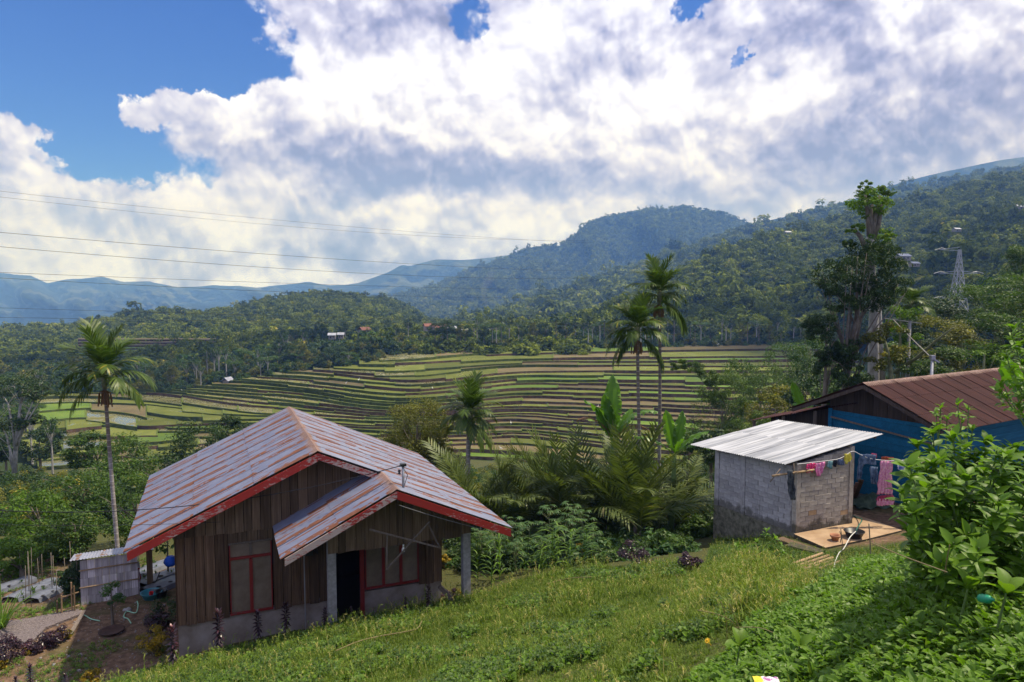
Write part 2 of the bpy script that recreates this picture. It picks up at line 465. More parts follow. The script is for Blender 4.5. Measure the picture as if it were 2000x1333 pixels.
def terr_Y(px, wob=True):
    rows = trow(px); px = np.atleast_1d(px)
    Y = np.stack([row_to_y(px, rows[:, k], TZ[k]) for k in range(NK)], 1)
    if wob:
        for k in range(NK):
            Y[:, k] += 2.2 * fbm(px / 70.0 + 31 * k, np.full(len(px), k * 3.7), 3) * np.clip((Y[:, k] - 100) / 60, 0.3, 1)
    for k in range(1, NK): Y[:, k] = np.maximum(Y[:, k], Y[:, k - 1] + 0.7)
    return Y
def px_x(px, Y):   # x/Y slope constant per column
    return (px - 1000) / FOC / CT * Y * 1.0

# near ground heights from control points
CP = []
def cz(px, py, z): p = at_z(px, py, z); CP.append((p.x, p.y, z))
def cy_(px, py, Y): p = at_y(px, py, Y); CP.append((p.x, p.y, p.z))
def cw(px, Y, z): CP.append(((px - 1000) / FOC * Y, Y, z))
for px in (-800, 0, 600, 1200, 1800, 2600): cw(px, 2.0, -1.75)
for px, Y in ((2600, 4.0), (2000, 4.1), (1850, 4.6), (1700, 5.3), (1500, 6.3), (1350, 7.2), (1170, 8.0), (1000, 8.9), (850, 9.9), (700, 11.0), (520, 12.1), (350, 13.2)): cy_(px, 1333, Y)
cy_(1900, 1210, 5.4); cy_(1700, 1180, 7.0); cy_(1500, 1230, 8.0); cy_(1600, 1130, 10.5); cy_(1800, 1130, 8.0); cy_(2000, 1100, 7.5); cy_(2300, 1100, 7.5)
YZ = -8.62
for p in ((0, 1333), (100, 1250), (200, 1200), (300, 1150), (200, 1320), (-300, 1300), (330, 1320)): cz(*p, YZ)
HU, HV = Vector((math.sin(R(67.5)), math.cos(R(67.5)), 0)), Vector((-math.cos(R(67.5)), math.sin(R(67.5)), 0))
HC = at_z(350, 1287, -8.6)
def hp(u, v, z=0.0): return HC + HU * u + HV * v + Vector((0, 0, z))
for u, v in ((0.3, 0.4), (3.2, 0.6), (6.0, 0.5), (6.4, 5.8), (0, 5.8), (3, 3), (4.5, 0.1), (8.5, 4.5)): p = hp(u, v); CP.append((p.x, p.y, YZ - 0.02))
for u, v, h in ((0.3, -0.25, 0.12), (1.6, -0.35, 0.25), (2.6, -0.4, 0.34), (3.35, -0.8, 0.5), (4.2, -0.7, 0.42), (5.2, -0.6, 0.42), (6.2, -0.6, 0.48), (7.2, -0.6, 0.45), (8.4, 0.5, 0.3)): p = hp(u, v); CP.append((p.x, p.y, YZ + h))
cy_(345, 1296, 15.75); cy_(500, 1262, 16.0); cy_(648, 1226, 16.2); cy_(780, 1205, 16.6); cy_(903, 1176, 17.45); cy_(1000, 1150, 18.2)
cy_(1100, 1118, 18.9); cy_(1300, 1098, 18.4); cy_(1450, 1080, 17.8); cy_(1540, 1100, 17.0)
cy_(900, 1260, 12.8); cy_(700, 1270, 13.2); cy_(1200, 1200, 13.2); cy_(1400, 1170, 12.8); cy_(600, 1300, 12.4)
cz(960, 1135, -8.5); cz(1050, 1100, -8.7); cz(1180, 1075, -8.9); cz(1400, 1040, -8.6); cz(1500, 1050, -7.6)
HZ = -6.95
for p in ((1553, 1042), (1610, 1068), (1760, 1035), (1668, 1024)): cz(*p, HZ - 0.12)
cz(1800, 985, -6.9); cz(1700, 985, -6.95); cz(1740, 962, -6.9); cz(1850, 1050, -6.5); cz(2000, 1000, -6.2); cz(2300, 1000, -6); cz(1640, 1100, -6.75); cz(1720, 1075, -6.75)
for px, Y, z in ((1500, 25, -8.2), (1380, 27, -9.4), (1700, 30, -7.2), (2000, 30, -7.0), (2000, 45, -8.5), (1700, 45, -10.5),
                 (-100, 22, -9.0), (60, 21, -8.95), (250, 22, -8.95), (320, 24, -9.0), (0, 26, -9.4), (150, 30, -10.3), (-400, 26, -9.3), (150, 45, -13.5), (-100, 45, -13.5), (150, 60, -17.5), (0, 80, -21),
                 (500, 30, -9.6), (800, 30, -9.8), (1100, 30, -10), (500, 50, -14.5), (800, 50, -15), (1100, 45, -14.5), (1350, 45, -14.5), (300, 80, -21), (700, 80, -21.5), (1100, 80, -21.5), (1400, 80, -20),
                 (1700, 80, -16), (2100, 80, -11), (2600, 60, -8), (2600, 30, -6), (-800, 30, -10), (-800, 80, -20), (1700, 60, -13), (2000, 60, -9.5)):
    cw(px, Y, z)
for px in (-800, -300, 0, 200, 400, 600, 800, 1000, 1200, 1400): cw(px, 118, -30.5)
cw(1600, 118, -25); cw(1900, 118, -17); cw(2300, 118, -13); cw(2800, 118, -10)
CP = np.array(CP)
def _ab(x, y): return np.stack([x / y * 3.2, np.log(np.maximum(y, 1.0)) * 3.0], 1)
_cab = _ab(CP[:, 0], CP[:, 1])
_K = np.linalg.norm(_cab[:, None] - _cab[None], axis=2)
_K[np.arange(len(CP)), np.arange(len(CP))] = 0
_A = np.zeros((len(CP) + 3, len(CP) + 3)); _A[:len(CP), :len(CP)] = -_K - 0.004 * -np.eye(len(CP))
_P = np.concatenate([np.ones((len(CP), 1)), _cab], 1); _A[:len(CP), len(CP):] = _P; _A[len(CP):, :len(CP)] = _P.T
_w = np.linalg.solve(_A, np.concatenate([CP[:, 2], [0, 0, 0]]))
def ground_z(x, y):
    x = np.atleast_1d(np.asarray(x, float)); y = np.atleast_1d(np.asarray(y, float))
    out = np.empty(len(x))
    for i in range(0, len(x), 20000):
        ab = _ab(x[i:i + 20000], y[i:i + 20000])
        K = -np.linalg.norm(ab[:, None] - _cab[None], axis=2)
        out[i:i + 20000] = K @ _w[:len(CP)] + _w[len(CP)] + ab @ _w[len(CP) + 1:]
    out = np.where(y < 3.2, np.minimum(out, -1.72), out)
    out += 0.10 * fbm(x * 0.9, y * 0.9, 3) * np.clip((y - 3) / 6, 0, 1)
    return out
def gz(x, y): return float(ground_z([x], [y])[0])
def on_ground(px, py):      # where the ray through a photograph pixel meets the near ground
    r = ray(px, py); lo = None
    ys = np.exp(np.linspace(math.log(3.0), math.log(130), 600))
    z = ground_z(r.x / r.y * ys, ys); rz = r.z / r.y * ys
    below = np.where(rz <= z)[0]
    y = ys[below[0]] if len(below) else 60.0
    return Vector((r.x / r.y * y, y, gz(r.x / r.y * y, y)))
def ground_at(px, Y):
    x = (px - 1000) / FOC * Y; return Vector((x, Y, gz(x, Y)))

# ---- materials of the ground
def soil_mat():
    m, q, b = new_mat('soil_and_grass')
    co = world_co(q)
    sp = q.new('ShaderNodeSeparateXYZ', ins={0: co})
    n1 = q.noise(co, 0.55, 5, 0.6); n2 = q.noise(co, 6, 5, 0.65); n3 = q.noise(co, 40, 3, 0.6)
    soil = ramp(q, n2, [(0.3, (0.075, 0.048, 0.034)), (0.5, (0.145, 0.092, 0.060)), (0.72, (0.25, 0.165, 0.11))])
    green = ramp(q, n3, [(0.3, (0.022, 0.035, 0.010)), (0.7, (0.085, 0.105, 0.028))])
    # bare yard lies left of the wooden house; elsewhere short green growth
    f1 = q.smooth(n1, 0.40, 0.56)
    yard = q.math('MULTIPLY', q.smooth(sp.outputs[1], 24.5, 22.0), q.smooth(q.math('ADD', sp.outputs[0], q.math('MULTIPLY', sp.outputs[1], 0.35)), -0.9, -1.9))
    yard2 = q.math('MULTIPLY', q.math('MULTIPLY', q.smooth(sp.outputs[0], 8.6, 9.2), q.smooth(sp.outputs[1], 19.0, 19.6)), q.smooth(sp.outputs[1], 27, 25))
    bare = q.math('MAXIMUM', yard, yard2)
    g = q.math('MULTIPLY', q.math('SUBTRACT', 1.0, bare), 0.85)
    g = q.math('MAXIMUM', g, q.math('MULTIPLY', q.smooth(n1, 0.50, 0.62), 0.55))
    g = q.math('MULTIPLY', g, q.smooth(n2, 0.25, 0.5, 0.5, 1.0))
    col = q.mix(g, soil, green)
    q.l.new(col, b.inputs['Base Color']); b.inputs['Roughness'].default_value = 0.95; b.inputs['Specular IOR Level'].default_value = 0.1
    bump(q, b, q.math('ADD', n2, q.math('MULTIPLY', n3, 0.5)), 0.7, 0.05)
    return m
M['soil'] = soil_mat()
def far_ground_mat():
    m, q, b = new_mat('scrub_ground')
    n = q.noise(world_co(q), 0.08, 6, 0.65)
    q.l.new(ramp(q, n, [(0.35, (0.016, 0.030, 0.012)), (0.6, (0.045, 0.060, 0.022))]), b.inputs['Base Color'])
    b.inputs['Roughness'].default_value = 1.0; b.inputs['Specular IOR Level'].default_value = 0.0
    return m
M['far_ground'] = far_ground_mat()

# near sheet (down to just before the terraces)
pxs = np.concatenate([np.arange(-900, -60, 40), np.arange(-60, 2060, 9), np.arange(2060, 3000, 40)]).astype(float)
Y0 = terr_Y(pxs, False)[:, 0]
ts = np.linspace(0, 1, 300)
Yg = np.exp(np.log(1.2)[None] * (1 - ts)[:, None] + np.log(Y0 - 0.4)[None, :] * ts[:, None])
Xg = (pxs - 1000)[None, :] / FOC * Yg
Zg = ground_z(Xg.ravel(), Yg.ravel()).reshape(Yg.shape)
w = np.clip((Yg - 105) / (Y0[None] - 0.4 - 105), 0, 1)
Zg = Zg * (1 - w) + (TZ[0] - 0.5) * w
me = mesh_from('ground', np.stack([Xg, Yg, Zg], 2).reshape(-1, 3), grid_faces(len(ts), len(pxs)), [M['soil']], smooth=True)
tag(link('ground', me), kind='structure', label='earth and short grass ground falling from the road to the valley')

# ---- paddies
def paddy_mats():
    out = []
    def base(name, kind):
        m, q, b = new_mat(name)
        co = world_co(q)
        n1 = q.noise(co, 0.16, 5, 0.6); n2 = q.noise(q.vmath('MULTIPLY', co, (1.0, .35, 1.0)), 3.5, 3, 0.6)
        rnd = obj_rand(q)
        if kind == 'green':
            c = ramp(q, n1, [(0.3, (0.078, 0.095, 0.018)), (0.7, (0.140, 0.150, 0.032))])
        elif kind == 'bright':
            c = ramp(q, n1, [(0.3, (0.065, 0.115, 0.014)), (0.7, (0.110, 0.160, 0.022))])
        elif kind == 'mud':
            c = ramp(q, n1, [(0.3, (0.090, 0.066, 0.034)), (0.7, (0.150, 0.118, 0.055))])
        else:
            c = ramp(q, n1, [(0.35, (0.115, 0.110, 0.035)), (0.65, (0.190, 0.175, 0.075))])
        v = q.lin(rnd, 0, 1, 0.72, 1.25); c = q.vmath('MULTIPLY', c, q.new('ShaderNodeCombineXYZ', ins={0: v, 1: v, 2: q.math('MULTIPLY', v, 1.0)}).outputs[0])
        # fine rows of seedlings
        q.l.new(q.mix(q.smooth(n2, 0.45, 0.7, 0.0, 0.28), c, (0.06, 0.11, 0.012)), b.inputs['Base Color'])
        if kind in ('wet', 'green'):
            lo, hi = (0.42, 0.52) if kind == 'wet' else (0.60, 0.64)
            wetm = q.math('MULTIPLY', q.smooth(n1, lo, hi), q.smooth(n2, 0.66, 0.52))
            q.l.new(q.math('MULTIPLY_ADD', wetm, -0.88, 0.95), b.inputs['Roughness'])
            q.l.new(q.math('MULTIPLY_ADD', wetm, 0.8, 0.1), b.inputs['Specular IOR Level'])
        else:
            b.inputs['Roughness'].default_value = 0.9; b.inputs['Specular IOR Level'].default_value = 0.15
        return m
    return {k: base('paddy_' + k, k) for k in ('green', 'bright', 'mud', 'wet')}
PM = paddy_mats()
M['riser_earth'] = simple_mat('riser_earth', (0.042, 0.028, 0.020), (0.125, 0.080, 0.052), 0.9, 0.95, coords='w', bstr=0.6, bdist=0.3, spec=0.05, rand=0.2)
M['riser_green'] = simple_mat('riser_green', (0.028, 0.045, 0.012), (0.090, 0.105, 0.026), 0.9, 0.95, coords='w', bstr=0.6, bdist=0.3, spec=0.05, rand=0.25)
M['bund'] = simple_mat('bund', (0.060, 0.085, 0.016), (0.125, 0.155, 0.028), 0.8, 0.9, coords='w', bstr=0, spec=0.1, rand=0.2)
terrace = tag(link('terrace_slope', None), kind='structure', label='stepped rice terraces filling the valley bowl')
PXS = np.arange(-60, 1700, 10).astype(float)
TY = terr_Y(PXS, True)
rng = np.random.RandomState(11)
def left_limit(k): return float(np.interp(k, [0, 3, 5, 9, 12, 16, 20, 25], [60, 30, 30, 60, 330, 430, 560, 780]))
def right_limit(k): return float(np.interp(k, [0, 8, 16, 25], [1690, 1690, 1690, 1690]))
npad = 0
drift = 0.0
for k in range(NK - 1):
    i0 = int(np.searchsorted(PXS, left_limit(k))); i1 = int(np.searchsorted(PXS, right_limit(k))) - 1
    cuts = [i0]
    while cuts[-1] < i1:
        pxc = PXS[cuts[-1]]
        wpx = np.interp(pxc, [0, 200, 500, 700, 900, 1200, 1600], [95, 110, 90, 95, 170, 260, 300]) * (0.65 + 0.8 * rng.rand())
        nx = cuts[-1] + max(3, int(wpx / 10))
        if i1 - nx < 3: nx = i1
        cuts.append(min(nx, i1))
    for a, b_ in zip(cuts[:-1], cuts[1:]):
        n = b_ - a + 1; px = PXS[a:b_ + 1]
        tread = TY[a:b_ + 1, k + 1] - TY[a:b_ + 1, k]; Yf = TY[a:b_ + 1, k].copy(); Yb = TY[a:b_ + 1, k + 1] + tread.mean() * .4 + .2
        slx = (px - 1000) / FOC
        pm = px.mean(); z = TZ[k] + rng.uniform(-0.16, 0.16)
        Yf = Yf + rng.uniform(-0.38, 0.38) * tread.mean() + np.linspace(-1, 1, n) * rng.uniform(-.2, .2) * tread.mean()
        zr = TZ[k] - (TZ[k] - TZ[k - 1] if k else 0.9) - 0.5
        hb, wb = 0.12, 0.40
        wob = 0.18 * np.sin(px * 0.13 + k) + 0.14 * (rng.rand(n) - .5)
        wid = np.maximum(np.minimum(wb, (Yb - Yf) * 0.3), .05)
        rows = [(Yf - 0.22, np.full(n, zr)), (Yf - 0.02 + wob * .4, np.full(n, z + hb)), (Yf + wid, np.full(n, z + hb)), (Yf + wid * 1.35, np.full(n, z)), (Yb, np.full(n, z))]
        # side shift makes slanting divisions on the broad fields
        sh = (rng.rand() - .3) * 0.01
        V = []
        for yy, zz in rows: V.append(np.stack([slx * yy, yy, zz], 1))
        V = np.concatenate(V)
        F = grid_faces(5, n)
        mi = np.repeat([1, 2, 2, 0], n - 1)
        # end bunds (thin ridge along both sides)
        base = len(V); E = []
        FF = []
        for j, sgn in ((0, 1), (n - 1, -1)):
            off = 0.22 * sgn
            p = [V[3 * n + j], V[4 * n + j]]
            q4 = []
            for pp in p:
                q4 += [pp + [0, 0, -.02], pp + [0, 0, hb], pp + [off, 0, hb], pp + [off * 1.3, 0, -.02]]
            E.append(np.array(q4)); s = base + len(FF) // 3 * 8
            for e in range(3): FF.append((s + e, s + e + 1, s + 5 + e, s + 4 + e))
        V = np.concatenate([V] + E); F = np.concatenate([F, np.array(FF)])
        mi = np.concatenate([mi, np.full(6, 2)])
        # what grows on this field
        r = rng.rand()
        if pm < 760 and k < 20:
            kind = 'wet' if r < 0.32 else ('green' if r < 0.80 else ('bright' if r < 0.88 else 'mud'))
            if 440 < pm < 860 and 11 <= k <= 17: kind = 'wet' if r < 0.6 else 'green'
        elif pm < 900: kind = 'wet' if r < 0.25 else ('green' if r < 0.75 else 'mud')
        else:
            if 900 < pm < 1250 and 2 <= k < 9: kind = 'mud' if r < 0.65 else 'green'
            elif k >= 14: kind = 'bright' if r < 0.2 else ('mud' if r > .85 else 'green')
            else: kind = 'green' if r < 0.48 else ('mud' if r < 0.92 else 'bright')
        rz = 'riser_green' if rng.rand() < np.interp(pm, [200, 700, 900, 1200], [0.85, 0.6, 0.35, 0.15]) else 'riser_earth'
        me = mesh_from('paddy', V, F, [PM[kind], M[rz], M['bund']], mi=mi, smooth=False)
        part('paddy', me, terrace); npad += 1
print('paddies', npad)

# sheet under the terraces and on to the far valley
pxs = np.arange(-1400, 3400, 20).astype(float)
TYb = terr_Y(pxs, False)
rowsY = []; rowsZ = []
KL = np.where(pxs < 800, np.interp(pxs, [60, 330, 430, 560, 780], [9.0, 11.5, 15.5, 19.5, 24.5]), 25.0)
KY = np.array([np.interp(a, range(NK), TYb[i]) for i, a in enumerate(KL)]); KZ_ = np.interp(KL, range(NK), TZ)
for k in range(NK):
    rowsY.append(np.where(k <= KL, TYb[:, k], KY + (k - KL) * 2.5) - 0.4 + (0.9 if k else 0.0)); rowsZ.append(np.where(k <= KL, TZ[k], KZ_ - (k - KL) * .12) - (1.6 if k else 0.5))
zt = np.interp(pxs, [-400, 0, 300, 560, 800, 1100, 1600], [-38, -36, -31, -25, -22, -20.5, -19.5])
for Yd, zz in ((30, 1), (70, None), (160, None)):
    rowsY.append(rowsY[NK - 1] + Yd); rowsZ.append(zt if zz is None else rowsZ[NK - 1] * .7 + zt * .3)
for Yd, dz in ((500, -42), (900, -95), (2500, -240), (7000, -330), (14000, -400)):
    rowsY.append(np.full(len(pxs), float(Yd))); rowsZ.append(np.full(len(pxs), float(dz)) )
Yb = np.array(rowsY); Zb = np.array(rowsZ)
Yb = np.maximum.accumulate(Yb + np.arange(len(Yb))[:, None] * 0.01, axis=0)
Xb = (pxs - 1000)[None] / FOC * Yb
me = mesh_from('valley_floor', np.stack([Xb, Yb, Zb], 2).reshape(-1, 3), grid_faces(len(Yb), len(pxs)), [M['far_ground']], smooth=False)
tag(link('valley_floor', me), kind='structure', label='scrubby valley floor running on below the hills')

# ================================================================== scattering (only for stuff nobody could count)
def source_object(name, me):          # instance source, never linked into the scene
    return bpy.data.objects.new(name, me)
def scatter(name, pts, rots, scales, picks, sources, label=None, kind='stuff', rand=None):
    me = bpy.data.meshes.new(name)
    pts = np.asarray(pts, np.float32); n = len(pts)
    me.vertices.add(n); me.vertices.foreach_set('co', pts.ravel())
    a = me.attributes.new('rot', 'FLOAT_VECTOR', 'POINT'); a.data.foreach_set('vector', np.asarray(rots, np.float32).ravel())
    s = np.asarray(scales, np.float32); s = np.repeat(s[:, None], 3, 1) if s.ndim == 1 else s
    a = me.attributes.new('scl', 'FLOAT_VECTOR', 'POINT'); a.data.foreach_set('vector', s.ravel())
    a = me.attributes.new('pick', 'INT', 'POINT'); a.data.foreach_set('value', np.asarray(picks, np.int32))
    o = link(name, me)
    col = bpy.data.collections.new(name + '_sources')
    for i, so in enumerate(sources):
        so.name = f"{name}_source_{i:02d}"
        col.objects.link(so)
    g = bpy.data.node_groups.new(name, 'GeometryNodeTree')
    g.interface.new_socket('Geometry', in_out='INPUT', socket_type='NodeSocketGeometry')
    g.interface.new_socket('Geometry', in_out='OUTPUT', socket_type='NodeSocketGeometry')
    N, L = g.nodes, g.links
    gi, go = N.new('NodeGroupInput'), N.new('NodeGroupOutput')
    iop = N.new('GeometryNodeInstanceOnPoints'); ci = N.new('GeometryNodeCollectionInfo')
    ci.inputs['Collection'].default_value = col; ci.inputs['Separate Children'].default_value = True; ci.inputs['Reset Children'].default_value = True
    def att(nm, dt):
        nd = N.new('GeometryNodeInputNamedAttribute'); nd.data_type = dt; nd.inputs['Name'].default_value = nm; return nd.outputs['Attribute']
    e2r = N.new('FunctionNodeEulerToRotation'); L.new(att('rot', 'FLOAT_VECTOR'), e2r.inputs[0])
    L.new(gi.outputs[0], iop.inputs['Points']); L.new(ci.outputs[0], iop.inputs['Instance'])
    iop.inputs['Pick Instance'].default_value = True
    L.new(att('pick', 'INT'), iop.inputs['Instance Index']); L.new(e2r.outputs[0], iop.inputs['Rotation']); L.new(att('scl', 'FLOAT_VECTOR'), iop.inputs['Scale'])
    L.new(iop.outputs[0], go.inputs[0])
    md = o.modifiers.new('scatter', 'NODES'); md.node_group = g
    return tag(o, label, None, None, kind)

# ================================================================== foliage generators (numpy)
def leaves_np(rng, P, N, size, aspect=2.2, fold=0.25, tint=None, jit=0.35):
    """one folded rhombus per point: P positions, N outward-ish directions"""
    n = len(P)
    N = N / (np.linalg.norm(N, axis=1, keepdims=True) + 1e-9)
    r = rng.normal(size=(n, 3)); T = np.cross(N, r); T /= np.linalg.norm(T, axis=1, keepdims=True) + 1e-9
    B = np.cross(N, T)
    L = size * (1 + jit * (rng.rand(n, 1) * 2 - 1)); W = L / aspect
    V = np.empty((n, 4, 3))
    V[:, 0] = P - T * L * .5; V[:, 1] = P + B * W * .5 + N * L * fold * .2; V[:, 2] = P + T * L * .5 - N * L * fold * .5; V[:, 3] = P - B * W * .5 + N * L * fold * .2
    i = np.arange(n)[:, None] * 4
    F = i + np.array([[0, 1, 2, 3]])
    t = tint if tint is not None else rng.rand(n)
    return V.reshape(-1, 3), F, np.repeat(t, 4)

def crown_np(rng, R_=1.0, H=1.0, clumps=26, leaves=60, size=0.12, cr=0.34, flat=1.0, aspect=2.0, hollow=0.45, up=0.5, droop=0.0):
    """leaf crown: clumps spread through an ellipsoid of radius R_ and half height H centred on the origin"""
    C = []
    while len(C) < clumps:
        p = rng.uniform(-1, 1, 3); d = np.linalg.norm(p)
        if hollow < d < 1: C.append(p)
    C = np.array(C); C[:, 2] *= H; C[:, :2] *= R_
    cs = cr * R_ * rng.uniform(0.65, 1.25, clumps)
    P = []; N = []; T = []
    for c, s in zip(C, cs):
        d = rng.normal(size=(leaves, 3)); d /= np.linalg.norm(d, axis=1, keepdims=True)
        rr = s * rng.uniform(0.55, 1.05, (leaves, 1)); q = d * rr; q[:, 2] *= 0.65 * flat
        q[:, 2] -= droop * (q[:, 0] ** 2 + q[:, 1] ** 2)
        P.append(c + q); N.append(d * 0.7 + np.array([0, 0, up]) + rng.normal(size=(leaves, 3)) * .3)
        base = rng.uniform(0.15, 0.75)
        T.append(np.clip(base + rng.normal(size=leaves) * 0.20, 0, 1))
    return leaves_np(rng, np.concatenate(P), np.concatenate(N), size, aspect, tint=np.concatenate(T)), C

def crown_mesh(name, seed, mat, **kw):
    rng = np.random.RandomState(seed)
    (V, F, T), C = crown_np(rng, **kw)
    return mesh_from(name, V, F, [mat], tint=T), C

# ================================================================== hills and mountains
def interp_curve(pts, px):
    pts = sorted(pts); X = [p[0] for p in pts]
    return np.interp(px, X, [p[1] for p in pts]), np.exp(np.interp(px, X, [math.log(p[2]) for p in pts]))
def hill(name, crest, base, label, mat, step=12, rows=30, amp=0.0, freq=1.0, gully=0.0, px0=-700, px1=2700, drop=0.5, seed=0, power=1.0):
    px = np.arange(px0, px1 + step, step).astype(float)
    cyr, cYr = interp_curve(crest, px); by, bY = interp_curve(base, px)
    cyr = cyr + amp * fbm(px / 55.0 * freq + seed, np.full(len(px), seed * 1.7), 4)
    P = []
    for i in range(rows):
        t = i / (rows - 1)
        yy = by + (cyr - by) * t ** power; YY = bY * (cYr / bY) ** t
        u = -(yy - 666.5) / FOC
        z = YY * (-ST + u * CT) / (CT + u * ST); x = (px - 1000) / FOC / (CT + u * ST) * YY
        if gully:
            env = math.sin(math.pi * min(1, t * 1.02)) ** 0.7
            g = fbm(px / 90.0 * freq + seed + t * 1.2, t * 2.0 + np.zeros(len(px)) + seed, 5, 0.55)
            g2 = -np.abs(fbm(px / 60.0 * freq + seed * 2 + t * 1.6, t * 1.3 + np.zeros(len(px)), 4, 0.6)) * 2.2
            YY2 = YY * (1 + gully * env * (g * 1.0 + g2 * 0.9 + 0.3))
            x = x * YY2 / YY; z = z * 1.0; YY = YY2
            z = YY2 * (-ST + u * CT) / (CT + u * ST)
        P.append(np.stack([x, YY, z], 1))
    last = P[-1]; back = last.copy(); back[:, 1] *= 1.06; back[:, 0] *= 1.06; back[:, 2] -= np.abs(last[:, 2]) * drop * .3 + 20; P.append(back)
    back = last.copy(); back[:, 1] *= 1.4; back[:, 0] *= 1.4; back[:, 2] = -350; P.append(back)
    P = np.array(P)
    me = mesh_from(name, P.reshape(-1, 3), grid_faces(len(P), len(px)), [mat], smooth=True)
    o = tag(link(name, me), kind='structure', label=label)
    return P[:rows], o
def mountain_mat(name, c1, c2, scale, c3=None):
    m, q, b = new_mat(name)
    co = world_co(q)
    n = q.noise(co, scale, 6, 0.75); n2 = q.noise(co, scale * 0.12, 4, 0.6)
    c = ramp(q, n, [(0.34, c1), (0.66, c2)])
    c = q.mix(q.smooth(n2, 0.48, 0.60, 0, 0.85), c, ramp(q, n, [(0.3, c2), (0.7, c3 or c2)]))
    q.l.new(c, b.inputs['Base Color']); b.inputs['Roughness'].default_value = 1.0; b.inputs['Specular IOR Level'].default_value = 0
    bump(q, b, n, 1.0, 1.2 / scale)
    return m
M['mount_far'] = mountain_mat('mountain_forest', (0.006, 0.016, 0.012), (0.055, 0.078, 0.034), 0.02, (0.22, 0.24, 0.11))  # broad pale patches imitate light on the ridges, painted into the base colour
M['mount_mid'] = mountain_mat('mountain_forest_near', (0.006, 0.018, 0.008), (0.075, 0.110, 0.030), 0.075, (0.13, 0.15, 0.05))

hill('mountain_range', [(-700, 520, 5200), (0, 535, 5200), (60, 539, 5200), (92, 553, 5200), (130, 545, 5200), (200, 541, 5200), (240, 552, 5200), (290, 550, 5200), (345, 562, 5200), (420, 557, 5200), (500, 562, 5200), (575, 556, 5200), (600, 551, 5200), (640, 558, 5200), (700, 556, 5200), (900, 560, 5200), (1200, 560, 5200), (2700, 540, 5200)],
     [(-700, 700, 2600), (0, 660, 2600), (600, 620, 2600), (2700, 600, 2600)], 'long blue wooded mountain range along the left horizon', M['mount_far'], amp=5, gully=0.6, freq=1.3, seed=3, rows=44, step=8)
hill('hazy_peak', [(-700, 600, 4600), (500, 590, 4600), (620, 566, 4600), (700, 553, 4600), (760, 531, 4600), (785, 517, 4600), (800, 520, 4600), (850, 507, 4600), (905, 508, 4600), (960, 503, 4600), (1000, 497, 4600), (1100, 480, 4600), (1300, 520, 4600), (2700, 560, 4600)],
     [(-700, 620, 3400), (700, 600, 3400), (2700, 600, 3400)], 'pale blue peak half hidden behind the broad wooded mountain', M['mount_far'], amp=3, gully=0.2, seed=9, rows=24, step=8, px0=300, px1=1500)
WM, _o = hill('wooded_mountain', [(600, 600, 2300), (700, 588, 2300), (765, 583, 2350), (830, 565, 2400), (900, 536, 2450), (975, 506, 2500), (1045, 482, 2500), (1095, 479, 2500), (1120, 462, 2550), (1150, 434, 2600), (1185, 423, 2600), (1250, 411, 2600), (1300, 409, 2600), (1345, 406, 2600), (1400, 414, 2600), (1440, 426, 2650), (1500, 455, 2700), (1600, 480, 2700), (2000, 560, 2700)],
     [(600, 625, 1500), (850, 625, 1450), (1100, 640, 1400), (2000, 650, 1300)], 'broad dark blue-green wooded mountain with a flat summit in the middle distance', M['mount_mid'], amp=4, gully=0.30, seed=5, freq=1.2, rows=40, step=6, px0=560, px1=2000)
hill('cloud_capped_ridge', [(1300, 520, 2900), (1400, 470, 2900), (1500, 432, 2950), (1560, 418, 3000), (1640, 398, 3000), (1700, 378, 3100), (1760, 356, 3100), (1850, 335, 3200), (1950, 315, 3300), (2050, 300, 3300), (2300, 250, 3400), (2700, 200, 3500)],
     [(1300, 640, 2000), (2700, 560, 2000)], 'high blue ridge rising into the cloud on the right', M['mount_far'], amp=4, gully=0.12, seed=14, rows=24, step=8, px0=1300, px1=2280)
RB, _o = hill('right_back_hill', [(900, 640, 1100), (1000, 606, 1150), (1060, 585, 1200), (1150, 558, 1300), (1250, 520, 1400), (1400, 470, 1500), (1500, 440, 1550), (1600, 415, 1600), (1700, 392, 1650), (1800, 365, 1700), (1900, 345, 1750), (2000, 330, 1800), (2700, 220, 1900)],
     [(900, 650, 700), (1200, 640, 650), (2700, 640, 600)], 'long wooded slope behind the right hillside', M['mount_mid'], amp=3, gully=0.10, seed=21, rows=30, step=8, px0=900, px1=2500)
RH, _o = hill('right_hillside', [(1080, 645, 420), (1150, 622, 480), (1250, 574, 560), (1330, 540, 620), (1400, 498, 680), (1480, 474, 740), (1560, 452, 800), (1650, 428, 850), (1750, 402, 920), (1850, 373, 1000), (1930, 355, 1050), (2000, 345, 1100), (2700, 240, 1200)],
     [(1080, 665, 315), (1300, 666, 310), (1600, 666, 300), (1800, 660, 240), (2000, 660, 150), (2700, 660, 120)], 'steep forested hillside rising to the right', M['mount_mid'], amp=4, gully=0.10, seed=27, rows=36, step=8, px0=1080, px1=2700)
LH, _o = hill('left_forest_hill', [(-700, 700, 560), (-100, 655, 600), (0, 652, 620), (60, 646, 640), (130, 640, 660), (200, 628, 680), (260, 617, 690), (330, 610, 700), (400, 612, 720), (450, 606, 740), (500, 592, 780), (560, 579, 800), (640, 574, 820), (700, 578, 830), (760, 591, 830), (810, 611, 820), (830, 628, 800), (1100, 640, 760)],
     [(-700, 760, 330), (0, 720, 340), (200, 712, 350), (300, 700, 370), (450, 680, 400), (600, 668, 430), (800, 655, 420), (1100, 655, 400)], 'rounded forest-covered hill beyond the left end of the valley', M['mount_mid'], amp=2, gully=0.05, seed=33, rows=30, step=8, px0=-700, px1=1100)

